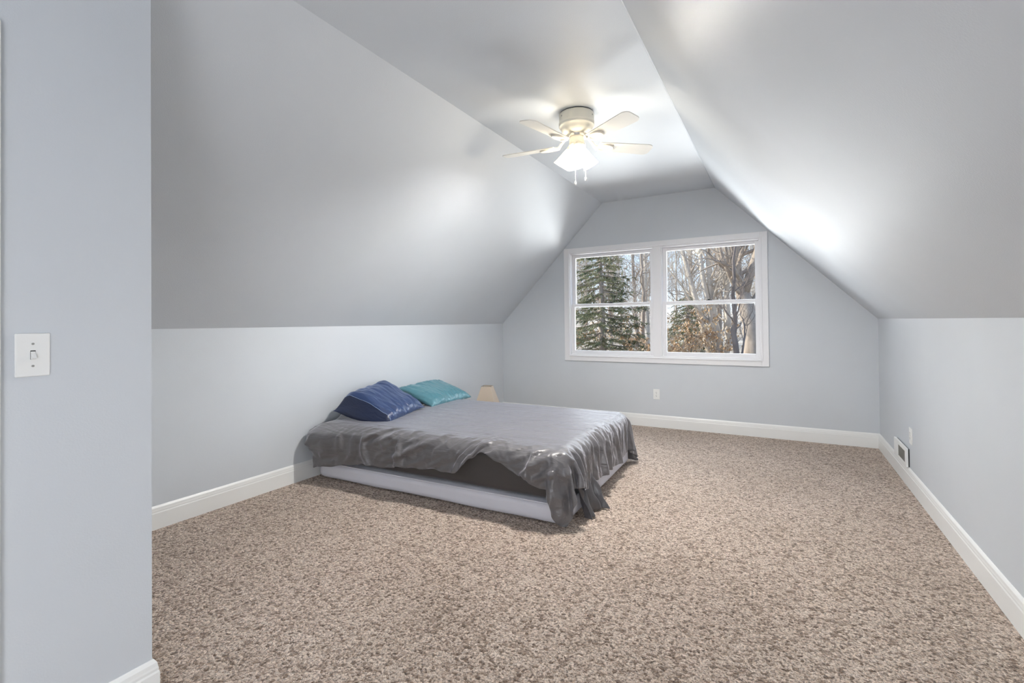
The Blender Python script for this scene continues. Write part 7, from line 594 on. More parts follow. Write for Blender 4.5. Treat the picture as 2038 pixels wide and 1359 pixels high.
[36,0,-7,-4,8,2,5,-4,1,-2,0,-3,-1,4,0,0,0,0,0,1,0,0,0,0,1,0,-1,0,0,0,0,1,-1,0,1,-1,0,0,0,0,0,0,0,0,0,0,1,0,0,0,0,0,0,0,0,-1,1,0,0,-1,0,1,0,0,0,0,0,0,0,0,0,0,0,0,0,0,0,0,1,-1,1,-1,1,0,0,0,0,0,0,0,0,-1,0,0,0,0,0,0,-1,1,0,-1,1,0,0,-1,1,0,-1,0,0,1,0,0,0,0,0,-1,0,0,1,-1,0,6,-11,-19,-1,9,-9,-2,32,-13,3,-1,-7,-3,6,3,1,1,2,1,0,0,0,-1,0,0,0,0,0,0,-1,0,0,-1,0,-1,-1,0,-1,0,0,-1,0,0,-1,0,-1,1,-1,0,0,0,0,1,0,0,0,-1,0,1,0,0,0,0,1,-1,0,1,-1,1,0,0,0,0,0,1,0,0,0,0,0,1,0,0,0,1,0,1,0,0,1,0,-1,1,1,-1,0,0,1,0,0,0,1,0,1,0,0,1,0,0,0,0,0,0,0,0,0,1,-1,0,0,0,0,1,-125,33,124,16,-116,99,-74,-67,84,4,27,-63,-16,74,-10,7,-8,11,-6,5,1,0,0,0,0,0,0,0,0,0,0,0,0,0,0,0,0,0,0,0,0,0,0,0,0,0,0,0,0,0,0,0,0,0,0,0,0,0,0,0,0,0,0,0,0,0,0,0,0,0,0,0,0,0,0,0,0,0,0,0,0,0,0,0,0,0,0,0,0,0,0,0,0,0,0,0,-1,1,1,-1,4,1,1,1,1,0,-1,-1,0,-1,-1,0,-1,0,-1,0,-1,0,0,0,0,-1,1],
[35,-1,-3,4,-1,-2,3,5,-5,2,-2,0,0,1,0,0,-1,0,0,0,0,0,0,1,0,0,0,0,0,0,0,-1,1,0,-1,1,0,0,-1,1,0,0,0,0,0,1,-1,0,0,1,0,0,0,-1,1,0,0,-1,0,1,0,0,0,0,0,0,0,0,0,-1,1,0,0,0,0,1,0,0,-1,0,0,1,-1,0,0,0,0,0,0,0,0,0,0,0,0,0,-1,1,0,-1,0,1,0,-1,1,0,-1,1,0,0,0,-1,0,0,0,0,0,1,0,0,-1,0,1,18,0,4,-28,-7,5,-10,-4,25,-10,4,0,-2,1,0,1,-1,-1,-3,-1,-1,-1,-1,0,-1,1,-1,1,-1,1,0,-1,0,-1,0,0,0,0,-1,0,0,0,0,0,0,0,0,0,0,0,0,0,0,0,0,1,0,1,0,0,0,0,0,0,1,0,0,0,0,0,0,1,1,0,-1,0,1,0,0,0,0,1,1,0,0,0,0,1,0,0,0,1,-1,1,1,0,0,0,0,0,1,0,1,0,1,1,1,0,0,0,0,0,0,1,-1,1,-1,1,0,-1,1,0,-1,-129,1,18,38,94,-93,111,-61,-75,99,-7,-3,0,7,-7,8,-12,11,-2,2,0,0,0,0,0,0,0,0,0,0,0,0,0,0,0,0,0,0,0,0,0,0,0,0,0,0,0,0,0,0,0,0,0,0,0,0,0,0,0,0,0,0,0,0,0,0,0,0,0,0,0,0,0,0,0,0,0,0,0,0,0,0,0,0,0,0,0,0,0,0,0,0,0,0,0,0,-1,-2,3,2,3,2,3,0,1,0,0,0,-1,-1,0,-2,0,-1,0,-1,-1,0,-1,-1,0,-1,-1],
[36,2,1,-6,0,1,-1,1,5,-4,2,-3,-2,3,-1,0,-1,0,0,0,1,0,1,1,0,1,0,-1,0,0,-1,1,0,0,0,-1,0,1,0,-1,1,0,0,0,0,0,0,1,0,0,0,0,0,0,0,0,0,0,0,0,0,0,-1,0,0,0,0,0,0,1,0,0,0,0,0,0,0,0,0,1,0,-1,1,0,0,0,0,0,-1,0,0,0,1,-1,0,0,0,0,0,0,0,0,0,0,0,0,0,-1,1,0,0,0,0,0,0,0,0,-1,0,0,1,0,-1,-4,8,-23,35,0,-23,8,-8,-9,18,-7,7,0,-13,-2,0,0,-2,0,-1,-2,0,0,-1,0,0,1,-1,1,-1,1,0,0,1,-1,0,0,0,1,0,0,0,0,0,0,1,-1,1,0,0,1,0,-1,1,1,0,0,0,0,0,0,1,0,0,0,1,0,1,0,0,0,0,0,1,0,1,-1,1,0,0,0,0,0,0,1,0,0,0,1,0,0,0,1,-1,1,0,0,1,0,0,1,0,1,1,0,1,1,0,-1,1,1,0,0,-1,0,0,1,-1,0,0,0,0,1,-65,-22,1,-21,30,124,-85,97,-76,-64,77,57,12,-80,11,5,-14,16,-3,0,0,0,0,0,0,0,0,0,0,0,0,0,0,0,0,0,0,0,0,0,0,0,0,0,0,0,0,0,0,0,0,0,0,0,0,0,0,0,0,0,0,0,0,0,0,0,0,0,0,0,0,0,0,0,0,0,0,0,0,0,0,0,0,0,0,0,0,0,0,0,0,0,0,0,0,0,0,0,2,0,3,2,4,1,1,0,1,-1,-2,0,-1,-1,0,-1,-1,-1,0,-2,0,-1,-1,0,-1],
[34,-1,4,4,-3,-2,-1,-4,7,-4,-1,1,0,-3,2,-1,0,1,0,0,0,1,0,1,1,0,0,0,0,0,0,0,-1,0,0,1,0,-1,1,0,-1,1,0,0,0,0,1,-1,0,0,1,0,0,0,-1,1,-1,1,0,-1,0,0,1,0,0,0,0,0,0,0,0,0,0,0,0,0,0,0,1,-1,0,1,-1,0,0,0,0,0,1,0,-1,1,-1,0,0,0,0,0,0,0,0,0,0,0,-1,1,0,0,-1,1,0,0,0,0,0,0,0,0,0,0,-1,0,1,-2,-12,31,-24,-20,22,-16,5,1,-14,7,4,1,5,-6,-1,1,-1,0,-1,0,-1,0,0,0,0,0,1,-1,1,0,0,1,0,1,0,0,1,0,0,0,1,0,1,0,0,1,0,0,1,-1,1,0,0,0,0,1,-1,1,1,0,0,1,0,1,-1,0,1,0,1,0,0,1,-1,1,0,0,0,1,0,0,0,0,0,-1,1,0,0,0,0,0,0,0,1,-1,1,0,0,0,1,0,0,0,1,2,0,0,1,2,0,-1,-1,0,0,1,1,-1,0,-1,0,0,1,-1,-15,2,-49,5,10,-47,101,-94,80,61,-148,37,74,44,-59,2,-25,25,-4,0,0,0,0,0,0,0,0,0,0,0,0,0,0,0,0,0,0,0,0,0,0,0,0,0,0,0,0,0,0,0,0,0,0,0,0,0,0,0,0,0,0,0,0,0,0,0,0,0,0,0,0,0,0,0,0,0,0,0,0,0,0,0,0,0,0,0,0,0,0,0,0,0,0,0,0,0,0,1,1,-1,3,4,0,2,2,0,0,0,0,-1,-1,0,-2,0,-1,-1,-1,0,-1,-1,-1,-1,0],
[36,-3,-5,0,7,4,-2,3,-10,4,2,0,-1,-2,-2,1,0,0,0,0,0,1,1,0,1,1,0,1,-1,0,0,-1,1,0,0,-1,0,1,-1,1,0,0,0,0,0,0,0,1,0,0,0,0,0,0,0,0,0,0,-1,1,0,0,0,0,0,0,0,0,0,0,0,0,0,0,1,-1,0,0,0,0,0,0,0,1,0,0,-1,0,0,0,1,-1,0,0,0,0,0,0,0,0,0,0,-1,1,0,-1,1,0,0,-1,0,0,0,0,0,0,0,0,0,0,0,1,-1,1,-8,-11,-3,13,-17,8,-3,-10,6,-3,-1,4,4,3,-3,-1,1,-1,1,1,0,0,0,0,0,0,0,1,0,0,1,0,1,1,0,1,0,0,1,1,0,1,0,1,1,0,0,1,-1,1,0,1,0,0,0,0,1,0,0,0,1,-1,1,0,1,0,0,1,-1,1,0,0,1,0,0,0,0,0,0,0,0,0,0,0,-1,0,0,0,-1,1,0,0,0,0,0,0,0,1,-1,0,1,0,0,0,1,0,3,-2,-1,-1,1,1,3,0,-1,-2,-1,0,1,2,-1,0,-21,-14,13,-19,-70,10,-19,95,66,-113,119,-6,-40,20,31,-16,-19,-23,6,0,0,0,0,0,0,0,0,0,0,0,0,0,0,0,0,0,0,0,0,0,0,0,0,0,0,0,0,0,0,0,0,0,0,0,0,0,0,0,0,0,0,0,0,0,0,0,0,0,0,0,0,0,0,0,0,0,0,0,1,0,0,0,0,0,0,-1,0,0,0,0,0,0,0,0,0,0,0,0,0,1,2,3,-1,1,2,0,0,1,-1,0,0,-1,0,-1,0,0,-1,-1,-1,0,0,-1,-1],
[41,-5,-3,-2,-2,1,2,2,5,-2,-9,1,2,1,0,-1,1,0,0,1,0,0,1,1,1,0,1,-1,0,0,0,0,0,0,0,0,1,-1,1,-1,1,-1,1,0,0,0,0,-1,1,0,0,0,0,0,0,0,0,0,0,0,0,0,0,0,0,0,0,0,0,0,0,0,1,-1,0,0,0,0,0,0,1,-1,1,-1,0,0,1,-1,0,0,0,0,0,0,0,0,0,-1,1,0,0,-1,1,-1,1,0,-1,0,1,0,0,0,0,0,0,0,0,0,0,0,0,-1,0,-3,2,-1,3,-11,-14,-19,-5,17,5,1,-3,0,3,2,2,1,1,1,0,1,1,1,1,1,0,0,1,0,1,0,1,0,0,1,1,0,1,1,1,0,1,1,0,1,-1,1,0,0,0,0,0,0,0,0,0,0,0,0,-1,1,0,0,0,0,-1,1,-1,0,1,-1,0,0,0,0,0,0,0,0,0,0,1,0,0,0,1,0,0,0,1,-1,0,0,0,1,-1,1,0,-1,1,0,0,0,0,0,1,2,-8,1,2,4,2,1,-2,-2,-3,0,0,3,1,0,0,-2,-105,27,12,5,33,3,-1,-2,-52,79,-97,3,13,18,21,18,17,9,-1,0,0,0,0,0,0,0,0,0,0,0,0,0,0,0,0,0,0,0,0,0,0,0,0,0,0,0,0,0,0,0,0,0,0,0,0,0,0,0,0,0,0,0,0,0,0,0,0,0,0,0,0,0,0,0,0,0,1,1,1,2,0,0,0,1,-3,-1,-1,0,-1,0,0,0,0,0,0,0,0,0,0,1,-1,0,1,0,0,3,1,-3,1,0,0,1,0,0,-1,0,1,0,-1,0,-1,0,-1],
[40,0,-1,-6,-4,0,3,3,3,1,1,-6,0,0,-1,1,-1,-1,1,1,0,1,0,0,0,1,0,0,1,-1,0,1,-1,0,0,1,-1,0,0,0,0,1,-1,0,1,0,-1,1,-1,1,-1,1,0,0,0,-1,1,-1,1,0,0,0,0,0,0,0,0,0,0,0,0,0,-1,1,0,0,0,0,0,1,-1,1,-1,0,0,0,0,1,-1,0,0,0,0,0,0,0,0,0,0,0,0,0,0,0,-1,1,0,0,-1,0,0,0,0,0,0,0,0,0,0,0,0,0,1,-5,3,-16,10,21,14,-22,-24,-9,-2,9,4,-4,-1,1,3,1,2,2,2,1,2,1,2,1,0,1,-1,1,-1,1,0,0,1,-1,0,0,-1,0,0,0,-1,-1,0,-1,0,-1,1,-1,0,0,0,0,0,0,0,0,0,0,1,-1,0,0,0,0,0,0,1,-1,0,1,0,-1,0,0,0,1,0,0,0,1,-1,1,0,1,0,0,1,0,0,1,0,0,0,0,1,0,-1,1,0,0,0,1,-1,2,1,-6,10,2,1,-1,-2,-3,-3,-2,0,2,3,1,1,-1,-3,0,-119,-7,5,10,19,18,10,-1,-41,-5,116,26,-35,-11,-5,4,7,7,2,0,0,0,0,0,0,0,0,0,0,0,0,0,0,0,0,0,0,0,0,0,0,0,0,0,0,0,0,0,0,0,0,0,0,0,0,0,0,0,0,0,0,0,0,0,0,0,0,0,0,0,0,0,0,0,1,0,0,1,2,4,0,-1,-1,1,-1,0,-1,-2,0,-1,-1,0,-1,0,0,0,0,0,0,0,3,0,0,-3,6,1,-6,5,0,-1,0,-2,0,0,0,0,-1,0,1,-1,1,-1,0],
[33,1,3,3,0,-4,-3,0,1,6,1,-2,-4,-1,0,0,0,1,1,-1,1,0,0,0,0,0,0,1,-1,0,0,0,0,0,0,-1,1,0,0,0,0,-1,1,0,0,0,1,-1,1,-1,1,0,0,0,0,0,0,0,0,0,-1,0,0,0,0,1,0,0,0,0,0,0,0,0,0,0,0,1,0,-1,0,0,1,0,0,0,-1,0,1,-1,0,0,0,0,0,0,0,0,0,0,-1,1,0,0,0,-1,0,1,0,0,0,0,0,0,0,0,-1,0,0,0,1,0,-1,-11,20,17,-28,-32,2,52,-6,-26,-4,-8,6,6,-1,0,1,3,2,2,1,1,-1,-1,-1,-1,-1,-1,1,-1,1,-1,0,0,-1,0,0,0,-1,0,-1,0,-1,0,0,0,0,0,-1,1,0,0,0,-1,1,0,1,0,-1,1,-1,1,0,1,-1,0,1,0,-1,1,0,0,0,1,0,0,0,0,1,0,0,0,1,-1,1,0,1,0,0,0,1,0,1,0,0,1,0,0,0,0,0,1,1,-1,2,-1,2,5,-6,1,2,-2,-3,-3,0,3,4,3,1,0,-1,-3,-1,0,-67,-32,-16,1,7,21,9,29,67,-54,-24,22,63,-12,-11,-2,-1,0,0,0,0,0,0,0,0,0,0,0,0,0,0,0,0,0,0,0,0,0,0,0,0,0,0,0,0,0,0,0,0,0,0,0,0,0,0,0,0,0,0,0,0,0,0,0,0,0,0,0,0,0,0,1,0,1,1,1,0,0,-2,-2,0,2,1,-2,3,2,2,2,-4,-1,0,-1,0,-3,-1,0,0,0,0,2,1,3,0,6,-5,4,3,-5,-1,1,-1,0,-1,0,-1,-1,0,-1,0,0,-2,1,-1],
[39,-7,-1,5,3,1,-1,-6,-1,0,6,0,-1,-2,0,0,1,-1,-1,0,0,-1,1,0,1,0,1,0,0,1,-1,0,0,0,0,0,-1,1,-1,1,-1,1,-1,1,-1,1,0,0,0,0,1,-1,1,0,0,0,-1,1,-1,0,1,0,0,0,0,-1,0,0,0,0,0,0,1,0,0,0,1,-1,0,0,1,0,-1,0,0,0,1,0,-1,1,0,-1,0,0,0,0,0,0,0,0,0,0,-1,1,0,0,0,-1,0,0,0,0,0,0,0,0,0,0,1,0,-1,0,1,-13,7,-14,31,0,-44,-2,57,15,-38,2,-12,3,3,2,0,-1,-2,-2,-1,-2,-1,-1,-1,-2,0,0,0,0,0,0,0,0,0,0,0,-1,1,0,0,-1,1,0,0,0,0,0,0,0,0,0,0,1,-1,0,1,0,1,-1,1,0,0,0,1,0,0,0,1,0,0,0,0,1,0,0,0,1,-1,1,0,0,0,1,0,0,0,1,0,1,0,0,0,1,0,0,0,0,1,1,0,0,0,1,2,0,-6,4,10,-4,-6,-4,0,4,5,4,1,1,-1,-3,-4,-1,0,0,-24,-24,-6,-18,-9,-6,0,14,29,108,-75,23,-35,14,15,-7,2,3,1,-5,0,0,0,0,0,0,0,0,0,0,0,0,0,0,0,0,0,0,0,0,0,0,0,0,0,0,0,0,0,0,0,0,0,1,-1,0,0,0,0,0,0,0,0,0,0,0,0,0,1,1,1,0,1,1,0,4,-3,0,-2,-4,0,-1,1,0,0,0,0,0,5,2,1,0,2,-4,-3,-2,0,-1,0,2,3,1,2,8,-2,-12,7,8,-2,-3,0,-1,-1,-1,0,-1,-1,0,-2,-1,0,-1,0],
[38,1,-4,-4,4,3,2,1,-3,-5,-1,5,1,-1,-2,-1,-1,0,0,0,0,0,0,0,1,1,1,0,0,0,0,-1,1,-1,0,0,1,-1,0,0,1,-1,1,-1,1,-1,0,1,0,1,-1,1,-1,1,0,0,0,0,0,0,0,0,0,0,0,0,0,0,0,0,0,0,0,0,0,0,0,0,0,1,-1,0,1,0,0,0,0,-1,1,-1,0,1,0,0,-1,0,0,0,-1,1,0,0,0,-1,1,-1,0,-1,1,1,0,0,-1,0,0,0,1,0,-1,0,0,1,-1,20,-21,-8,-12,27,17,-52,1,29,33,-39,4,-6,-1,-1,-1,-2,-2,-2,-1,0,0,-1,-2,1,0,-1,-1,1,0,0,0,0,1,0,0,1,0,-1,0,1,0,0,0,0,0,1,0,0,1,0,0,0,0,1,0,0,0,1,0,0,1,0,0,0,0,1,0,0,0,1,0,0,1,0,1,-1,1,0,1,0,0,0,0,0,1,0,0,0,0,1,-1,0,1,0,1,0,0,0,0,0,1,1,1,1,5,2,-18,2,2,7,6,6,0,-1,-2,-4,-3,-2,0,-1,1,0,-162,78,41,30,-9,2,27,-30,25,-58,121,-89,17,22,-25,14,10,-18,9,7,-12,0,0,0,0,0,0,0,0,0,0,0,0,0,0,0,0,0,0,0,0,0,0,0,0,0,0,0,0,0,0,1,1,0,1,-1,-1,-1,0,0,0,0,0,1,1,1,0,1,0,1,1,4,-1,-4,0,-5,2,-2,0,0,0,0,-1,0,1,0,0,0,0,0,0,1,0,6,-2,-2,-1,-1,0,0,3,2,4,4,2,9,0,-11,-1,0,0,-1,0,0,-1,-1,-2,-1,-1,-1,-1,-1,-1],
[39,4,-4,-2,-5,2,2,2,2,0,-3,-2,0,1,0,-2,-1,-1,0,0,0,0,0,1,0,1,0,2,1,-1,0,0,-1,1,0,0,-1,0,1,-1,0,1,-1,1,0,0,0,0,0,0,0,0,1,0,0,0,0,-1,1,0,-1,0,0,0,0,0,1,0,0,0,0,0,0,0,0,0,0,0,0,0,0,0,0,0,0,0,0,1,-1,1,-1,0,0,0,0,0,0,0,0,0,0,0,0,0,-1,1,-1,1,-2,-1,1,0,1,0,0,0,0,0,0,1,0,-1,0,-21,19,-2,-14,2,25,-11,-48,1,37,21,-18,-6,1,-1,-2,0,0,-1,-2,-1,0,1,0,-1,0,0,-1,0,0,1,0,1,0,0,1,0,0,1,0,1,0,0,1,0,1,0,0,0,1,0,0,1,0,0,0,0,1,0,0,1,-1,1,0,1,0,0,0,1,1,-1,1,0,0,0,0,1,0,0,0,0,0,1,0,0,0,0,0,0,0,0,1,0,0,0,0,1,0,0,0,1,0,2,-5,1,7,-13,19,5,3,0,-2,-5,-3,-4,-2,-2,-1,0,0,1,0,1,-43,-22,21,31,34,-21,-31,5,-71,47,17,71,3,-60,23,7,-5,21,-35,-4,22,-10,0,0,0,0,0,0,0,0,0,0,0,0,0,0,0,0,0,0,0,0,0,0,0,0,0,0,0,0,0,0,2,1,3,-2,0,-1,-2,0,-1,0,1,2,3,5,-3,-1,0,1,-3,-5,0,2,-2,0,0,0,0,0,0,0,0,0,0,0,0,0,0,0,0,0,0,1,5,-1,-1,0,-3,1,0,6,9,-20,2,22,-17,13,2,-1,-1,-1,-3,-2,-2,-1,0,-1,-1,0,-1,-1,-1],
[28,-5,19,-2,-3,-5,-5,5,4,2,1,-1,-3,-2,2,0,-2,0,-1,-1,0,1,0,1,0,0,2,0,1,0,0,0,0,-1,0,0,0,1,-1,1,0,-1,1,0,-1,1,0,1,0,-1,1,0,0,-1,0,1,0,0,0,-1,1,0,0,0,0,0,-1,0,1,0,0,0,0,0,0,0,0,0,0,0,1,0,-1,1,0,0,-1,0,0,0,0,0,0,0,0,0,0,0,0,0,0,0,0,-1,0,0,1,-1,1,0,-1,0,0,0,0,0,0,1,0,-1,0,0,1,-28,-13,44,6,-29,2,53,-12,-72,-20,41,36,-18,-10,2,-1,0,0,-1,0,-1,0,0,1,0,0,0,1,0,0,0,1,0,0,1,0,0,1,1,1,-1,1,1,0,1,0,1,1,1,-1,1,0,0,1,0,0,1,-1,0,1,0,1,-1,1,0,1,0,1,-1,0,1,0,0,0,1,0,0,0,0,0,1,0,-1,0,1,-1,0,0,0,0,0,0,0,0,0,0,0,1,0,0,0,0,0,6,3,-15,12,0,2,-4,-2,-3,-2,-1,-1,-1,1,2,1,1,0,1,1,51,-7,-100,-20,5,28,-20,-11,46,-1,-75,17,79,64,-43,-18,-16,-4,49,0,-34,11,-1,0,0,0,0,0,0,0,0,0,0,0,0,0,0,0,0,0,0,0,0,0,0,0,0,0,0,1,0,1,0,1,-1,3,0,1,-1,-2,0,-1,0,-1,0,-1,3,0,0,-3,1,-1,0,0,0,0,0,0,0,0,0,0,0,0,0,0,0,0,0,0,0,0,-1,1,1,3,0,1,1,-2,-3,-1,6,18,12,-36,14,-3,2,-1,-2,-1,0,0,0,0,-1,-1,-1,-1,-1,0,-1],
[35,-12,-7,18,6,-1,-2,-8,-2,7,6,0,1,-6,-4,0,2,0,-1,0,0,0,1,-1,1,1,0,1,0,1,0,0,0,0,0,0,0,-1,1,0,-1,1,0,0,1,-1,1,-1,0,1,0,0,0,0,0,-1,1,0,0,0,0,0,0,0,0,0,0,0,0,0,0,0,0,0,0,0,0,0,0,0,0,0,1,-1,0,0,0,0,0,0,0,0,0,0,0,0,0,0,0,0,0,-1,0,0,0,-1,1,1,-2,0,1,0,0,0,1,0,0,-1,0,0,0,1,-1,-13,-23,-12,24,17,-19,-1,22,37,-50,-49,12,40,-4,-5,0,0,1,3,1,1,-1,1,1,0,1,1,0,0,1,0,0,1,0,1,0,1,1,0,1,1,1,0,1,1,1,0,1,0,0,0,1,0,0,0,-1,0,1,0,0,0,0,0,0,0,0,0,-1,1,0,0,0,0,0,0,-1,1,0,0,0,-1,1,0,1,-1,1,0,0,1,0,0,0,0,0,0,0,0,0,0,1,-1,0,-1,-4,0,19,-3,-8,-16,1,-1,2,1,1,3,3,1,-1,-1,0,1,1,0,31,-15,23,-96,-53,-12,46,33,-45,-7,69,22,-65,77,57,11,-10,-47,-45,6,38,-19,1,0,0,0,0,0,0,0,0,0,0,0,0,0,0,0,0,0,0,0,0,0,0,1,2,1,0,0,1,-1,0,2,-2,0,1,1,0,0,-1,0,-1,-1,-3,-3,3,1,-1,0,0,0,0,0,0,0,0,0,0,0,0,0,0,0,0,0,0,0,0,0,0,0,0,-1,1,2,2,-2,0,7,-6,-3,-8,-15,1,45,-5,-10,-3,0,1,1,0,-1,0,0,-1,0,0,0,-1,-1,0],
[31,4,-13,-11,4,14,9,0,-2,-4,-1,8,1,-3,-3,-1,-1,0,1,0,0,0,0,1,0,0,1,0,1,0,1,-1,0,0,0,0,0,1,-1,0,1,0,0,-1,0,1,-1,1,0,0,-1,1,0,0,0,0,0,0,-1,1,0,0,0,0,0,0,0,0,-1,1,0,0,0,0,0,0,0,0,0,0,0,0,0,0,0,0,1,-1,1,-1,1,-1,0,0,0,0,0,0,0,0,0,0,0,-1,-1,0,-1,0,2,0,0,0,1,0,-1,0,0,0,0,0,1,-1,0,-45,19,-8,-12,-5,20,-19,11,36,22,-12,-60,3,15,18,0,-3,0,0,1,3,2,0,1,2,1,1,2,1,0,1,0,-1,1,0,1,1,0,0,0,0,-1,1,-1,0,-1,-1,0,-1,1,0,-1,0,0,0,1,0,0,0,0,0,-1,1,0,0,0,0,0,0,0,0,0,0,0,0,1,0,0,0,1,0,0,1,-1,1,-1,1,0,0,0,1,0,0,1,0,0,0,0,0,0,1,0,-1,7,1,-21,-2,1,11,16,-2,-3,-2,-2,-3,-3,-2,0,1,0,1,1,0,-131,71,52,52,-24,-82,-40,-19,47,24,-24,9,89,-133,26,64,44,30,-8,-38,-18,12,-3,0,0,0,0,0,0,0,0,0,0,0,0,0,0,1,0,0,-1,0,0,1,1,1,2,6,0,-3,1,-2,-2,-5,0,0,0,0,3,2,2,1,0,-1,-1,-3,-2,-1,0,0,0,0,0,0,0,1,0,0,0,-1,0,0,0,0,0,0,0,0,0,0,0,0,0,0,-1,1,0,1,-1,1,2,2,-11,36,8,-49,-1,3,-1,16,0,-1,0,0,0,-1,1,-1,0,-1,1,-1,0],
[20,27,-6,-10,-9,-13,-5,6,5,1,1,3,9,10,0,-4,-3,2,-1,1,0,0,0,1,0,1,-1,1,0,1,-1,0,0,1,-1,0,0,0,0,0,0,0,-1,1,0,0,1,-1,0,0,1,-1,0,1,0,0,-1,1,0,0,0,0,-1,0,0,1,0,0,0,0,0,0,0,0,0,0,0,0,1,0,-1,0,0,0,0,0,0,0,0,0,0,0,0,0,0,0,-1,1,0,0,0,0,-1,1,-1,-1,-3,-2,5,1,0,0,0,0,1,0,0,0,0,0,-1,0,0,54,-46,-9,-16,-6,-26,-10,-2,-1,16,3,7,-20,7,-2,20,13,1,-1,4,2,3,2,2,1,0,0,-2,-1,0,0,0,0,0,0,-1,0,-1,0,0,0,1,-1,1,-1,1,1,-1,2,0,0,1,0,0,0,0,0,0,0,1,0,1,0,0,0,0,0,0,0,0,0,0,0,0,0,0,-1,0,0,0,0,0,1,1,0,1,0,0,0,0,-1,1,0,-1,1,0,0,0,0,1,0,0,1,-5,-3,20,8,5,-15,-20,0,1,1,2,2,2,2,1,2,1,1,1,2,-45,-125,39,59,50,56,-1,-10,-4,-1,18,1,-140,112,-31,-43,-1,60,-3,24,-11,-3,-1,0,0,0,0,0,0,0,0,0,0,0,0,0,1,1,4,-3,-1,-1,1,0,1,1,-2,-2,4,-2,4,5,-5,-2,-4,0,0,0,0,2,1,0,-2,-1,0,1,-1,0,0,0,0,1,0,0,0,-2,1,0,0,1,0,0,0,-1,0,0,0,0,0,0,0,0,0,0,0,-1,1,0,0,0,0,1,8,-28,-19,53,11,3,1,-17,-2,-1,-1,-1,-1,-1,-1,0,0,-1,-1,1,0],
[11,-11,27,-9,-2,2,10,5,0,1,-2,1,1,0,4,1,-2,-4,2,0,0,1,-1,-1,1,-1,1,0,1,0,0,0,0,-1,1,0,0,0,0,0,0,0,1,0,0,-1,0,1,-1,0,0,0,1,0,0,0,0,0,1,-1,-1,0,1,0,0,-1,0,1,0,-1,0,0,1,0,-1,1,0,0,0,0,1,0,0,0,0,0,-1,1,-1,1,-1,1,-1,0,0,0,0,0,0,0,0,0,0,-1,0,0,1,0,-8,-6,-7,-6,-6,-4,-5,-3,-2,-1,1,4,0,-3,-6,7,36,-5,17,-14,7,-17,-38,-29,3,58,13,-42,-10,-11,-4,7,9,7,0,1,0,-1,-2,-2,-1,0,1,0,0,0,0,1,0,0,1,0,1,1,0,1,0,0,0,0,-1,0,0,-3,0,-2,-1,0,-1,1,0,-1,1,0,-1,0,0,-1,0,0,-1,0,0,0,-1,0,0,0,-1,0,1,0,0,1,0,1,0,0,2,0,1,1,1,1,1,2,0,1,1,0,1,1,0,1,-1,0,2,0,0,1,2,-1,1,25,8,6,3,2,0,-1,-1,0,0,-1,2,0,-2,-2,-175,76,-65,8,42,37,0,-4,-52,-15,0,30,147,-10,-31,3,3,-49,58,-15,7,5,1,-1,0,0,0,0,0,0,0,0,1,0,0,1,0,0,-2,4,0,0,-1,3,1,0,-2,-5,23,-23,25,-1,-18,13,-14,29,-29,-4,-1,1,19,-4,-6,-10,2,2,-4,2,-2,0,2,6,-8,7,-5,-1,-1,8,-5,-1,-2,4,-3,0,-1,0,0,0,0,0,0,0,0,0,0,0,-1,1,0,0,0,0,-3,-2,0,3,-1,-1,5,5,4,2,2,3,1,2,1,0,0,1,0,2,4],
[44,-14,-19,16,9,-1,-8,2,3,3,4,-2,-6,1,1,3,2,-1,-2,-1,0,-1,1,0,0,1,0,0,0,1,0,1,-1,0,0,0,0,-1,1,-1,0,0,0,0,-1,2,-1,0,1,0,0,0,0,-1,2,-1,0,1,-1,1,0,0,0,-1,1,-1,0,0,1,0,0,0,0,-1,1,1,0,-1,0,0,1,0,0,0,1,-1,1,-1,1,-1,0,-1,1,0,0,-1,1,-1,1,-1,1,0,-1,0,-1,-2,-3,-3,-1,7,2,1,-1,-2,-3,-4,-6,-6,-9,-11,-7,-3,-1,39,-9,-1,5,0,-19,25,-4,-28,-16,-38,31,61,-18,-21,-10,-7,1,1,0,-2,-1,0,1,2,2,0,0,-1,-1,0,0,0,-1,0,-1,-1,-2,-1,-2,-1,-2,-2,-1,-1,-2,-1,1,0,-2,2,-3,0,0,-2,2,3,-3,3,0,2,-1,1,-1,2,0,-1,1,0,1,0,1,0,0,1,1,1,-1,0,2,0,-1,1,0,1,-1,1,1,0,1,0,1,0,1,1,1,1,1,0,1,0,1,1,4,4,-22,-2,-8,-4,15,7,8,9,8,10,9,5,5,3,0,-3,-1,-2,-118,12,17,-35,-33,20,52,17,49,-39,27,-58,-16,31,131,-61,-1,5,-26,21,4,1,1,0,0,-1,0,0,1,1,1,2,0,0,0,0,2,1,-3,-2,7,1,-14,6,18,-17,-4,3,-29,74,-76,55,12,-62,29,15,36,-53,7,-14,-20,49,2,-28,-2,25,-23,15,-15,0,-2,20,-19,21,-11,-7,-2,19,-9,10,-20,16,-3,-13,1,7,-7,0,0,-1,0,0,0,0,0,0,0,-1,2,-2,4,4,0,17,18,-60,-7,-6,-7,14,2,1,1,5,6,6,6,7,6,6,6,3,2],
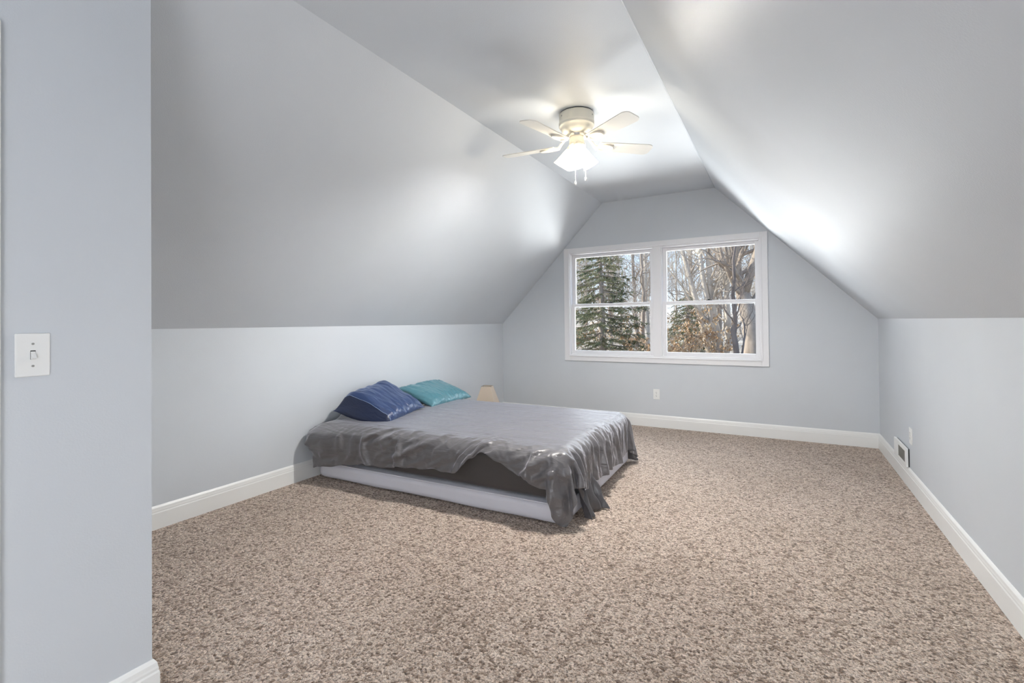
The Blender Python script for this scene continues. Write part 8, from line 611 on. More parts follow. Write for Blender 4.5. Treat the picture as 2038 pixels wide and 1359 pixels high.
[34,11,-9,-4,-6,4,6,-3,2,-2,1,2,5,-1,-5,-1,2,0,-1,-1,0,1,-1,0,-1,0,0,0,1,0,2,0,0,0,-1,0,0,0,-1,1,-1,1,-1,0,0,0,2,-1,0,1,-1,-1,3,0,-2,0,2,-1,1,0,1,-2,1,0,0,0,0,-1,1,-1,1,1,-1,0,0,0,0,0,0,-1,1,0,-1,1,0,0,0,1,-1,1,0,0,0,0,-1,0,0,0,0,1,0,0,0,-1,0,0,-2,3,-1,-7,-3,-3,-1,-1,2,1,6,2,3,0,0,-1,0,32,-3,-41,-6,36,26,-28,12,6,-34,-18,-20,-5,42,19,-20,-4,-3,0,1,0,2,0,-3,-4,-6,-4,-4,-1,-1,-2,0,0,1,-1,0,0,0,-1,1,0,0,0,-1,1,3,-2,0,4,2,-2,6,-5,-2,3,-3,4,3,-4,6,-3,7,-3,-2,3,1,0,2,1,0,3,1,-1,-1,1,2,0,0,2,-2,1,-1,-1,2,-1,0,-1,0,0,-2,0,0,1,-1,0,1,1,0,0,1,3,0,1,-1,-5,18,2,-8,-10,-21,-6,-2,-2,1,1,3,10,7,8,5,4,4,4,-112,16,38,-16,-5,-21,-7,39,36,59,-25,9,-65,10,-35,125,-47,5,-4,0,-1,2,2,2,-2,-1,0,0,3,2,1,2,-1,0,0,-1,-3,13,0,-14,-5,20,-20,-9,7,35,-30,-3,13,-47,99,-126,79,-21,39,-82,48,59,-77,43,-24,-54,68,-25,9,13,-21,17,-22,-1,0,20,-23,18,-30,19,-2,27,-7,-51,28,13,-33,27,3,-24,21,-4,1,3,2,3,1,2,2,0,1,1,-1,0,2,9,-6,-13,-20,32,0,-2,-7,-26,0,-1,-4,-2,-2,-4,0,1,2,0,-2,0,0],
[37,-3,8,-7,-1,-2,-3,-3,-2,3,4,2,1,6,0,-5,-1,1,0,0,-2,-2,-1,0,-1,0,1,1,1,1,2,1,0,-1,1,0,-1,-1,0,0,0,0,2,-1,-1,0,3,0,-2,0,2,-2,1,2,0,-3,1,1,0,-1,2,-2,0,-1,2,-3,2,-2,3,0,-1,-3,4,-1,-2,2,1,-7,2,4,0,1,0,1,-3,2,0,0,0,0,0,0,0,0,0,0,0,0,0,0,1,-2,0,1,1,-1,0,-5,-2,-2,5,3,0,0,-2,-2,-6,-1,5,-2,-8,0,-1,-12,37,31,-80,0,28,39,-5,4,15,-31,-41,-15,-11,30,24,-11,-3,-3,-4,-6,-8,-5,-3,-2,1,-1,-1,-1,-1,1,-1,0,1,1,2,1,2,0,0,1,3,2,2,2,4,3,-2,3,-1,1,-5,4,-4,5,-1,-4,7,-7,7,1,-1,0,-3,0,-2,1,2,-1,0,-2,-2,0,2,-1,2,-5,-1,3,2,-3,2,0,1,0,1,2,2,1,1,0,1,1,1,-1,0,0,1,0,1,1,0,1,1,1,-9,3,26,6,3,-10,-9,-9,-9,-11,-6,-8,-2,8,-5,-10,0,0,-29,-20,-9,53,-22,-13,-7,-13,-11,5,6,36,47,-64,18,-28,77,-30,4,-3,6,4,8,3,-7,10,-23,8,15,-13,2,-7,0,-1,-1,1,-2,1,-32,43,-18,8,-3,14,-44,-21,78,-51,-12,74,-31,-33,19,-14,-1,-11,37,20,-24,-41,59,-45,22,-20,50,-100,74,-66,73,-35,58,-113,93,-17,-32,-20,67,-101,8,42,51,-39,-15,26,-36,23,-11,17,1,-1,4,0,-2,11,-12,11,-5,-4,-1,3,4,-7,10,-1,0,-21,-3,30,8,-2,-8,-4,-9,-6,-2,-3,-7,-3,7,0,18,-3,-2],
[34,-1,5,1,-4,-3,0,2,3,2,-1,-3,-2,-1,7,1,-5,-2,-1,-1,-1,-1,0,-1,2,-1,0,1,2,3,-1,2,1,-2,0,2,-1,0,-2,2,-1,-1,3,0,-2,-3,1,5,-1,-2,-10,14,-12,9,3,1,-19,-2,18,0,-15,12,0,3,-3,6,-9,1,-4,8,-11,12,-6,3,3,-2,3,-6,0,4,-11,-1,12,-5,4,-3,2,2,-2,3,-1,-3,3,0,2,-5,1,2,-1,2,0,-1,-2,4,1,1,-2,-1,-1,-3,-7,-5,-3,-1,0,12,5,2,-6,-3,8,-1,0,2,-34,55,41,-96,-5,21,20,-9,3,39,-4,-48,-22,-17,17,19,-4,-6,-3,0,-1,1,0,1,-3,4,4,0,3,4,3,1,-1,2,2,1,0,0,-1,1,0,0,-3,-2,-2,2,-5,-9,4,1,-8,6,5,-16,13,-11,2,1,-7,4,-6,9,9,-1,10,-15,4,6,-7,1,6,1,-6,7,-3,3,-7,2,1,0,0,2,-1,3,-1,0,1,1,1,0,0,0,2,0,-1,2,1,1,-1,0,3,0,5,3,2,0,-5,10,12,15,5,3,1,0,-15,-13,-15,-25,-4,30,-10,-1,13,-8,-50,-5,45,-18,-25,-25,-11,7,21,6,23,40,-32,-15,-16,42,-4,12,4,3,-12,32,16,-63,30,25,-59,22,-15,-6,3,-2,6,5,-16,9,-10,13,-12,-30,64,-51,50,-28,-66,115,-65,-12,-78,170,-167,189,-145,114,-185,-10,215,-13,-151,48,30,70,-129,125,-135,45,-61,102,-105,95,-96,53,91,-81,-5,-17,5,41,-96,5,86,-74,50,-23,2,21,-24,24,-1,-16,30,-29,37,-32,7,32,-2,-6,-9,7,8,21,4,7,-6,-22,12,7,4,9,1,-6,-1,-6,-11,-9,-12,3,-1,1,0],
[40,-4,-5,10,-5,2,-5,0,1,-1,-1,0,-2,0,0,8,2,-3,-4,-2,0,0,0,0,1,3,-1,-4,3,2,-2,-1,3,1,-7,3,8,-7,0,-3,6,-2,-8,11,2,-14,-4,3,16,-4,-10,-7,20,-31,24,11,-7,-2,-21,22,-7,4,-12,9,4,-15,22,-15,3,4,-5,2,9,-21,-5,24,-5,-2,6,-18,11,-2,1,2,-5,7,1,-7,8,-1,-4,6,-9,9,1,-2,1,-4,-1,4,2,-1,-2,-4,10,-5,2,-5,-5,9,1,1,0,-4,-4,-15,-6,-2,3,9,18,1,-1,23,-29,-31,69,38,-99,-16,37,16,-15,-16,17,37,-19,-51,-35,5,21,10,1,5,4,2,5,3,2,0,0,1,-5,-8,-1,1,1,-2,0,0,-1,0,0,-2,0,0,-1,-1,-7,2,10,-7,-1,1,16,-20,12,-3,-6,15,-13,26,-25,-6,7,3,8,-1,-1,11,-8,7,3,-2,1,5,1,3,-2,2,0,-5,-3,3,2,0,0,1,-2,0,0,-2,1,-2,-3,-1,1,1,-1,-2,2,1,-3,0,1,3,-3,11,-21,-2,-5,-6,13,12,10,12,13,9,14,2,-1,0,-5,-40,0,-9,-7,-10,17,-66,2,17,22,-1,-10,-35,-57,-39,-33,32,62,53,14,22,22,-11,13,3,16,-69,54,-25,43,-88,59,-21,-32,0,-9,25,-27,-7,53,-67,72,-57,67,-7,-90,86,-28,-39,38,-96,130,-56,-19,-81,152,-159,184,-72,-16,45,-165,130,-8,57,-142,70,81,-144,136,-109,27,-1,-19,15,60,-121,-1,135,-86,-6,61,-96,39,-6,0,-3,-16,49,1,-47,54,-13,-29,60,-53,50,-14,-8,37,-48,-1,33,-11,-7,24,-12,43,-9,-1,-14,0,15,1,6,8,7,8,8,1,-4,-5,-14,-13,-4,2],
[37,3,-4,-23,15,9,0,-5,-6,-3,0,2,8,-1,2,-5,5,4,0,-4,-1,1,0,-1,-4,4,-6,4,-14,3,15,-2,-4,5,5,-20,7,19,-11,-7,-11,6,9,-5,1,15,-31,6,15,3,-11,2,1,-8,5,13,-3,-8,-3,7,-1,-6,2,0,-5,6,7,-3,3,-9,-1,6,-17,13,-8,2,6,0,1,-4,1,-1,2,-2,5,-7,-7,12,-1,-8,16,-15,11,-6,0,9,-10,11,-6,4,-3,4,-2,-2,0,4,1,-1,1,-14,10,-9,-9,-2,16,8,3,-4,-8,-5,-12,13,1,-23,33,-29,-28,42,76,-68,-62,10,37,21,-3,-27,-12,40,1,-40,-20,11,14,3,11,6,-7,0,-4,-14,-9,-3,5,2,-10,0,5,2,-4,4,6,1,-1,0,2,2,8,2,0,-4,7,5,0,-1,7,2,-4,3,-3,6,3,-5,-7,0,9,0,-1,1,0,-10,8,-1,5,3,-3,-9,10,2,-7,0,4,1,-4,0,1,1,-1,-3,3,-1,2,2,-3,0,0,1,-1,2,-2,0,1,-1,-4,-5,3,0,0,-1,30,-39,-3,-1,-17,9,-11,-4,1,11,15,25,19,11,4,5,-8,0,-37,30,9,-10,-31,-43,-11,-12,-24,-18,-3,-2,12,11,-8,11,52,22,23,32,-28,28,5,-38,-68,138,-136,88,-79,4,67,-55,-2,-34,61,-37,2,50,-86,56,-67,-6,97,-78,-40,115,-92,19,-9,16,-11,-7,-3,-1,7,29,-1,0,-34,16,-8,-21,2,17,-13,-6,24,10,45,-73,-3,23,-54,32,-14,5,8,-2,9,-14,4,-2,3,-11,20,-14,-20,31,-8,-20,59,-54,51,-41,-6,61,-50,56,-42,34,-34,2,26,9,-17,41,3,-8,-4,-7,7,14,11,-5,0,5,11,8,9,1,-20,-4,-2],
[-9,16,-2,20,1,-16,6,8,-2,1,-4,0,2,7,8,-3,-2,6,1,-4,-1,-3,0,0,2,-11,16,-7,6,-22,-4,26,-3,-7,11,-3,-25,14,19,-18,-7,9,-1,-12,23,-5,-11,-1,10,1,-9,1,2,-4,2,9,6,-37,15,4,10,-15,6,6,-4,-12,-11,37,-11,1,-3,-4,11,-12,-2,1,6,-1,-26,33,-16,10,-23,25,-11,3,0,-3,4,-1,1,0,0,6,-4,1,3,-15,21,-25,26,-4,-2,-17,-10,28,-6,13,-6,1,-17,21,0,-6,-24,-8,-2,22,14,7,-7,-16,3,-45,6,13,-38,20,14,40,-1,-63,-40,6,41,24,37,-22,6,22,-2,-15,-6,-4,-13,-11,5,-7,-8,9,3,-3,-10,10,10,-5,3,7,3,-3,5,2,4,-2,3,3,-3,-4,7,3,1,-4,1,-4,1,3,0,-4,-4,6,-14,9,-9,3,11,1,-2,-1,-9,18,-11,5,0,-1,4,7,-11,3,-5,1,-2,8,4,-9,-1,2,1,0,-1,2,1,-3,0,-1,1,0,2,-2,0,2,-1,-2,1,-1,-5,2,-14,-1,9,48,-38,-15,-2,-18,24,9,-25,-15,0,1,2,16,27,26,16,-2,-131,-35,-17,53,-15,54,-24,-32,0,11,21,43,39,-62,7,9,8,29,-5,16,23,-62,44,92,-34,-162,145,-123,98,-83,-45,104,-65,-13,28,27,-83,-15,83,-47,-10,4,-4,-29,88,-50,-3,-15,13,-10,-9,10,-6,-7,24,18,10,-71,23,23,2,-46,9,25,6,-22,-29,89,-38,-3,-16,-7,41,-53,1,8,16,-8,-32,65,-57,26,-35,51,-43,7,5,-12,13,-3,3,-3,7,17,-21,4,24,-43,70,-74,82,-42,-1,-13,-5,36,41,0,-1,-2,-21,4,3,8,16,9,-2,-2,6,19,4,-1,-4],
[6,-6,17,11,-7,6,-2,-8,5,3,4,5,-1,-1,-18,15,-4,-3,15,7,-16,1,-1,4,-24,17,-8,25,-23,13,-21,3,22,-3,-26,3,9,-2,13,-9,-8,4,7,6,-7,-24,29,-11,4,3,-3,4,-5,0,-1,1,-21,44,-33,11,11,-26,9,9,-4,-1,7,-45,34,-15,31,-45,11,27,-13,1,-1,18,-20,-18,30,-21,7,-14,29,-11,-2,9,-20,20,-19,21,-15,-5,23,-7,-14,11,-3,3,-16,35,-7,-5,-17,2,23,-20,26,-4,-7,-15,12,10,1,-11,-11,-26,-4,7,27,18,4,-32,-9,4,45,-45,-34,38,33,27,-18,-51,42,6,-9,14,-28,-8,-1,-4,-9,1,1,4,-4,0,9,-2,9,9,2,-7,15,-4,-4,-1,6,0,-1,2,0,1,1,-2,5,6,-5,-1,-2,-3,2,-5,-8,11,2,1,1,-38,22,-3,20,16,-21,1,-1,0,8,-1,17,-23,-6,11,-8,1,8,-7,0,1,13,-23,9,2,-2,4,4,-8,2,1,0,0,-1,0,0,2,-1,-3,3,-5,3,3,1,8,-12,-3,-16,1,-1,9,54,-20,-26,-15,-17,6,38,-17,-20,-10,3,2,-4,-1,20,31,-175,7,-2,-39,20,3,27,53,10,0,8,15,-18,21,-75,-40,-28,28,92,27,-47,90,-89,42,-41,118,-146,134,-148,94,-66,-43,92,2,-100,4,53,-30,2,-4,-3,0,17,47,-57,-28,63,-27,6,-19,-6,62,-58,1,9,-8,51,7,-39,-8,98,-135,16,12,1,0,20,-21,-12,-15,81,-72,-12,45,-39,6,-3,71,-71,-4,26,-31,3,0,26,-23,-1,16,-23,26,-25,25,-24,-1,38,-21,-13,10,-7,5,-2,71,-51,5,-5,8,24,28,6,-1,-4,-9,-9,-2,8,4,7,17,8,-12,12,15,13],
[18,4,3,-2,5,2,-1,1,0,-1,-5,-18,4,-5,19,-12,13,-5,-2,19,12,-24,4,-21,27,-35,27,6,8,-45,28,-23,17,2,-9,21,-17,-15,21,7,-14,7,-24,-5,12,15,-34,33,-12,15,-5,-32,-6,43,3,-18,-3,-6,37,-21,-29,50,-13,4,-12,18,-39,13,-2,2,-1,-3,4,-16,26,-4,0,1,-1,-11,-13,25,-13,1,2,3,9,-22,10,-1,1,1,-4,6,0,3,-2,0,0,5,-6,6,14,0,-6,-35,22,24,-28,25,6,-8,-9,2,13,-1,-4,-5,-17,-18,-10,0,19,-30,11,4,-22,26,42,-56,-25,55,46,49,-71,-34,4,-14,22,-19,-6,2,-10,2,-1,-2,3,10,16,-15,0,1,17,-19,-8,14,-6,-6,8,-1,3,3,1,-1,0,6,-1,-4,9,12,-31,16,1,4,3,1,1,-7,2,-5,-2,-19,31,-18,12,-3,-2,0,15,-18,1,-3,4,-2,-2,0,-2,0,4,3,-2,-4,2,6,1,-4,1,0,0,3,-4,2,0,1,2,-2,0,-1,1,2,-1,-1,4,-1,-16,1,-5,1,-2,-5,17,46,-8,-23,-22,-13,-5,39,-11,-15,-12,-12,2,11,1,-16,-146,-1,0,23,3,-39,-1,25,45,24,-29,-71,-69,-30,57,33,27,-41,-34,96,102,-142,151,-140,67,-77,113,-58,1,-57,64,-54,3,3,-6,20,-20,-2,4,5,-4,30,-49,2,2,18,-3,66,-81,18,-4,4,12,4,0,-38,-4,12,122,-123,10,88,-76,2,-23,48,-56,-4,1,1,-2,0,4,8,-3,-2,4,-6,-2,-3,10,-2,-9,-1,1,1,13,-11,-2,0,-1,-1,0,5,0,-1,-1,1,0,9,-9,12,15,1,2,-16,17,31,24,-3,0,3,-16,-1,0,-4,1,9,11,15,-3,1,2],
[25,4,1,-1,-2,3,-13,0,1,-12,-7,6,3,15,-11,10,1,-4,8,-20,25,2,-9,-15,14,0,-11,3,26,-2,-27,-21,3,21,-11,-4,15,-13,6,-6,20,-37,18,-1,-2,-2,10,-1,5,-17,16,-9,3,32,-27,-10,2,7,-1,-8,-3,-21,49,-15,-6,-27,19,9,-3,4,-3,-1,-17,13,26,-27,10,3,4,-16,-2,2,3,-3,3,2,-8,1,3,1,0,0,0,6,-3,-1,-1,7,-7,-9,8,1,16,-3,-8,-10,-10,27,16,-31,22,12,-9,-8,-5,18,0,0,-2,-8,-28,-13,-10,-26,7,11,18,10,-27,51,17,-37,-1,-6,-1,4,-24,17,-9,0,10,-21,18,-19,5,12,-17,-7,1,38,-36,4,-23,16,-7,18,-4,-10,11,-4,3,8,-1,4,-4,3,0,1,2,1,-1,-2,4,26,-24,2,-36,30,-1,2,-4,6,-6,1,3,-29,21,0,-14,12,-2,0,3,-3,-3,6,2,-23,21,2,-3,2,-6,4,-2,3,2,-1,1,1,1,0,-1,2,1,1,-4,2,1,1,-2,1,-3,2,-13,-1,23,-33,0,1,2,14,44,-3,-12,-33,-13,-10,40,11,-20,-11,-16,-12,6,20,-65,-13,-13,-21,-20,39,-41,-31,-10,0,4,-6,1,14,-27,26,41,4,38,-96,63,28,-36,-33,13,12,-17,18,57,-50,-40,-6,-10,12,-5,-5,8,9,-12,-4,36,-31,-7,1,-1,-3,3,3,14,-20,80,-74,2,104,-102,-11,1,3,3,-5,-3,41,84,-118,-4,19,-18,0,0,3,-5,0,10,-10,37,-43,11,1,2,-9,3,-1,0,0,0,0,0,0,-1,0,-1,-1,1,7,-4,-2,0,7,-5,2,-5,9,11,8,-1,-4,-4,17,30,15,3,-1,-8,-1,-4,-9,12,1,-4,1,20,21,7],
[5,-6,0,10,11,1,11,-10,-19,15,-6,5,-3,5,5,11,-17,15,-33,17,6,14,-11,-10,-13,26,-41,12,20,12,-46,27,-14,11,3,-11,2,10,-15,7,-7,1,0,7,-7,-3,14,-3,-3,-11,4,5,10,1,-4,-13,3,12,-4,-11,1,7,0,4,-3,-10,4,5,-4,8,-5,5,-11,1,-2,2,-2,13,8,-9,-10,0,7,-7,2,2,-11,6,4,-1,0,0,3,-7,5,1,1,-1,-2,-2,7,-6,11,8,1,-6,-24,5,22,12,-29,7,22,-2,-6,-11,16,3,1,0,-1,-14,-23,19,8,-2,-15,-15,10,-7,12,19,-10,2,-3,13,-16,-3,-21,27,-13,10,3,-19,-1,2,-20,13,-10,-1,11,-7,3,17,-13,1,3,0,0,2,-1,2,0,3,3,-1,-4,5,3,-4,-1,3,1,-2,3,0,0,-4,-2,2,-3,6,-8,4,-9,9,-6,-1,-5,3,-3,4,2,-5,0,1,3,0,-4,3,2,5,-12,4,-1,1,2,1,0,-1,3,-1,3,1,1,-1,1,-2,2,1,-2,-1,0,-1,-11,-4,6,-9,-6,7,-7,2,23,38,1,-9,-35,-9,-16,18,29,-12,5,-10,-34,-6,-189,-10,-4,-8,-11,-32,40,4,-33,1,18,51,63,-6,11,16,-13,53,-110,6,11,109,-97,7,-46,32,-34,7,20,-5,-7,-4,-20,8,3,-7,1,28,-29,1,-1,0,0,4,-6,-2,6,3,-5,-5,0,8,8,1,-7,-13,5,7,-2,-5,-2,5,-1,2,-2,1,1,-3,-1,8,-9,-3,2,3,-7,-7,8,11,8,-14,1,-1,0,0,0,0,3,-3,1,-1,-1,-1,3,1,-1,-2,2,1,-1,0,2,2,12,0,8,0,-11,10,12,27,20,0,-9,8,-11,-11,5,12,-7,6,-4,-3,10],
[24,-9,-16,0,0,14,12,-3,8,-28,12,6,-3,8,10,-4,0,-21,-7,16,-24,35,-6,4,-9,-24,7,0,8,12,-4,-35,12,14,9,-17,-1,-2,0,7,-5,0,3,-2,-4,2,14,-6,-3,-11,5,8,10,-2,-8,-10,5,15,-7,-15,3,10,-4,4,0,-6,-1,4,-3,-1,3,8,-11,0,-13,15,-10,11,13,1,-17,-1,1,-1,2,1,-2,0,2,-1,0,-8,13,-6,1,1,1,0,-2,-1,5,-4,5,11,-1,2,-14,-14,3,30,5,-19,-8,12,19,-4,-10,3,9,-1,0,1,-4,-13,15,17,5,4,-12,-11,2,-5,20,2,-2,5,-5,-27,8,-1,20,-10,-11,32,-34,-7,-11,9,-4,-1,13,-1,11,-23,15,-5,3,7,-9,7,-4,1,0,3,2,-1,0,3,4,-10,4,5,-1,-4,6,-2,-1,-4,-2,0,0,5,-7,4,-10,9,-5,-1,-3,2,-5,4,2,-2,-1,-4,6,14,-18,2,3,6,-10,-1,3,-3,3,4,-1,1,1,0,1,2,1,-2,0,2,1,-1,-1,-1,2,-5,-8,-6,7,-3,-10,1,-2,-1,5,25,25,8,1,-31,-9,-20,0,38,-23,-1,6,-15,-201,-1,-17,-6,27,2,-19,-29,55,-6,11,22,50,29,32,-23,-2,-67,-13,11,17,19,-23,16,-11,-31,-16,4,9,24,-31,16,-27,6,19,-22,2,-1,0,-1,0,-1,2,0,-3,-1,7,-1,-5,-4,1,12,5,0,-11,-10,7,8,-5,-5,-1,7,-4,2,-1,2,-1,-1,-4,3,0,-6,-3,8,12,-25,1,12,12,-8,-4,0,-2,2,0,0,1,0,-1,0,-1,4,0,-2,-2,-1,2,2,0,-2,2,3,10,1,4,4,-8,6,1,14,37,-1,8,8,-9,-9,-7,-1,16,-7,4,0,-9],
[-3,-4,21,1,6,-7,7,6,-19,21,-4,-6,2,-13,6,11,-19,4,9,-33,35,-2,-2,3,-32,24,-7,-2,5,12,1,-20,-6,10,5,-7,9,-13,-3,10,-7,2,3,-5,-3,9,15,-17,-1,-8,-6,21,9,-4,-11,-7,6,7,-2,-14,7,12,-12,5,3,-4,-3,-1,0,-1,3,10,-5,7,-11,-15,9,0,15,5,-9,-18,9,0,1,3,-1,-3,3,0,1,2,-11,8,0,-1,2,-1,-3,2,4,-3,1,9,3,-3,0,-10,-11,6,30,-2,-8,20,-15,12,2,-5,-7,4,2,-1,0,9,3,2,13,-10,17,-7,-5,9,-4,2,0,-12,17,-9,-16,13,-1,11,2,-47,9,2,1,-9,10,-5,2,1,0,0,-2,-4,7,2,-6,1,3,1,1,3,2,-3,1,3,1,-15,14,3,-1,-6,11,-10,3,-3,0,-2,6,-3,-5,4,-14,15,-8,-1,-3,2,-5,4,1,2,2,-9,0,6,8,-15,3,9,-5,-6,8,-6,2,4,0,1,1,-1,2,2,-1,1,-1,2,-1,0,-1,1,2,-7,-6,-6,4,13,-24,0,-2,1,1,4,29,12,-12,29,-26,7,-16,-18,30,-18,1,-2,-192,14,32,9,-7,43,8,17,-59,54,10,-11,-12,54,-10,-33,-47,-14,29,8,-45,-4,5,0,-14,2,-13,2,8,7,-3,-13,0,0,5,-4,1,-3,0,1,-1,0,1,-2,-2,1,14,-11,-5,-1,13,-3,7,-1,-13,-7,10,0,0,-5,0,10,-8,2,-1,1,2,-4,-3,2,1,-1,-11,19,-8,5,-21,7,17,-2,-7,8,-8,0,2,0,-1,1,0,-1,0,2,2,-3,-2,0,3,1,-2,-1,4,0,10,2,1,9,-6,3,0,-4,30,20,0,59,-32,-10,17,-22,-23,12,6,0,-1],
[-5,20,9,0,-2,4,-36,21,20,-15,10,-9,3,10,3,-31,-19,7,14,17,-2,-2,-3,2,-6,-9,10,-6,1,9,4,-8,-15,9,4,-7,3,-6,-2,12,-11,2,1,-2,3,9,-1,-6,-2,-4,13,1,9,-10,-9,-15,17,7,-6,-11,6,-3,-1,7,5,1,-17,7,-5,5,0,8,3,-16,19,-9,-14,2,16,8,-4,-2,-15,4,-1,6,0,-4,0,1,7,-5,-2,1,-1,-5,8,-3,-4,5,3,-2,1,6,4,-2,-3,1,-15,2,3,28,-9,-1,7,10,-1,1,-1,-2,-2,-1,0,30,-9,-7,5,5,-16,28,-7,-5,9,-16,3,-7,-18,-14,45,-15,5,15,-19,-21,10,-2,3,-5,2,-2,-1,4,-2,0,-1,-3,6,1,-4,3,1,0,0,3,1,-2,3,3,-5,-2,6,3,-1,-5,5,-15,9,1,-13,10,5,-4,-3,2,4,1,-11,1,-3,-2,0,4,-3,2,4,-7,0,2,5,1,-9,6,15,-22,7,-3,-3,8,-2,1,1,1,0,2,0,-1,0,2,-1,1,0,-1,2,-8,-2,-8,3,6,-7,-11,1,1,-2,0,11,36,2,-45,50,-9,3,-5,-16,10,-14,1,-125,3,13,1,-7,5,13,-22,31,-18,32,-10,-14,0,10,-24,-25,-1,20,-1,-27,-10,-5,3,-6,-8,3,-1,3,5,-1,-8,-2,-2,4,-3,-1,0,-1,3,-3,0,1,-2,-2,6,0,-3,-3,1,11,1,5,-10,-8,-1,5,2,-3,-5,2,2,2,-2,1,1,-1,-1,-3,-3,5,2,-10,-9,18,-1,-5,-10,16,19,-21,6,-4,-4,2,0,1,0,0,0,4,-4,0,0,-1,1,1,-1,0,0,3,0,9,4,1,7,-2,-2,-1,8,-4,26,27,-15,50,10,-17,1,-9,-19,-3,1,0],
[12,1,5,6,0,-28,13,3,7,-8,0,18,6,-6,-17,-33,14,17,-5,23,-9,-2,-4,-2,-3,2,2,-2,-4,5,5,-3,-13,5,2,-4,-4,1,-3,4,-6,6,-3,2,4,8,-4,-4,-4,0,-4,19,0,-6,-8,-6,9,6,-6,-8,4,0,2,-1,8,2,-12,0,1,-1,-3,-6,27,-16,-5,17,-13,-13,17,8,5,-18,15,-14,-5,8,2,-2,-3,0,-6,1,10,-4,-1,3,6,-12,-2,8,0,3,1,0,5,0,-10,6,-1,-15,1,20,16,-31,26,-22,22,3,2,2,0,0,-2,19,0,-1,-25,4,30,3,4,-3,-2,-4,-24,-16,-11,49,4,-1,7,-5,-38,1,9,-1,3,-3,0,0,-2,2,0,1,-3,-1,4,0,-1,3,0,-1,0,2,2,-2,3,2,-7,2,7,0,-3,-1,-2,-4,5,-2,-7,6,2,-1,-4,0,4,-5,-2,0,-2,-2,1,-2,1,2,-1,10,-11,1,2,4,2,-8,11,-7,-6,7,-7,7,0,-2,2,1,0,0,0,0,2,1,0,-1,0,-2,3,-7,0,-10,1,7,-1,-18,5,-1,-2,0,-1,21,33,-2,-63,19,5,5,1,6,9,-9,-132,-7,7,24,-12,-20,19,14,-1,11,9,3,-9,9,-11,-25,-1,4,-1,-14,-3,-20,-7,0,-4,2,1,0,-3,1,0,-4,-1,-3,1,-1,0,-1,0,-1,2,-2,1,-3,0,5,-1,-3,-2,2,2,9,1,-6,-10,2,5,0,-3,-3,2,1,0,0,2,0,0,-1,-6,0,1,10,8,-27,-1,15,-3,-3,-2,15,-2,-10,13,-13,2,0,0,1,-1,1,2,1,-1,-2,0,0,5,-4,1,-1,2,0,9,6,0,0,12,-9,-1,7,-1,5,33,-24,19,32,0,-3,-1,1,-3,-5,0],
[13,7,2,1,-12,-2,12,-19,-7,36,7,-6,-9,2,-48,-2,40,-18,30,-8,-1,-3,-3,-3,-1,4,2,0,-8,0,6,3,-10,1,-2,-2,9,-12,-3,1,4,5,-4,-1,4,14,-16,0,-8,8,2,8,1,-6,-8,-1,7,3,-6,-5,2,1,2,-1,5,3,-7,2,6,-12,-1,1,6,3,-1,-9,13,-15,2,13,4,-9,-2,9,-21,8,5,-3,-1,-1,3,-1,3,-4,-2,4,-2,-4,-1,8,1,1,0,2,4,0,-6,-15,18,-8,-5,-5,34,1,-34,38,-22,1,3,8,3,-3,20,20,-17,-4,20,12,1,0,7,-1,-37,-21,-12,-2,51,13,-24,27,-3,-34,-19,18,6,-4,6,-2,-1,0,-2,1,-1,2,-3,2,2,-1,2,-5,6,-1,0,3,-2,0,3,0,-11,11,2,-4,3,-1,-4,0,4,-4,-5,5,3,-2,-3,0,2,-4,-2,0,0,-3,1,-3,4,-2,4,0,-1,-2,4,-1,0,-4,8,2,-11,5,-2,5,-2,-1,1,1,0,1,0,0,0,0,1,0,0,-1,-1,-4,1,-11,0,6,7,-19,1,-3,-1,0,0,0,31,21,-1,-56,1,1,9,4,-4,38,-129,0,9,10,6,-3,10,13,-3,13,-4,2,9,-10,-44,0,-3,0,-5,-10,0,-18,-9,-2,0,8,-2,0,-3,-4,0,-1,1,-4,-2,0,4,-5,0,2,-3,5,-4,-1,1,10,-9,-1,-1,3,0,8,-1,-5,-8,1,4,1,-3,-2,2,-1,1,1,0,1,-1,9,-1,-13,1,1,3,-1,-2,-4,10,-9,-1,11,4,-10,1,7,-7,-2,0,1,0,-1,2,-1,0,0,0,1,0,0,1,-1,1,1,8,9,0,-4,15,-9,1,1,6,-5,22,17,-28,31,33,0,-1,-5,-3,6,61],
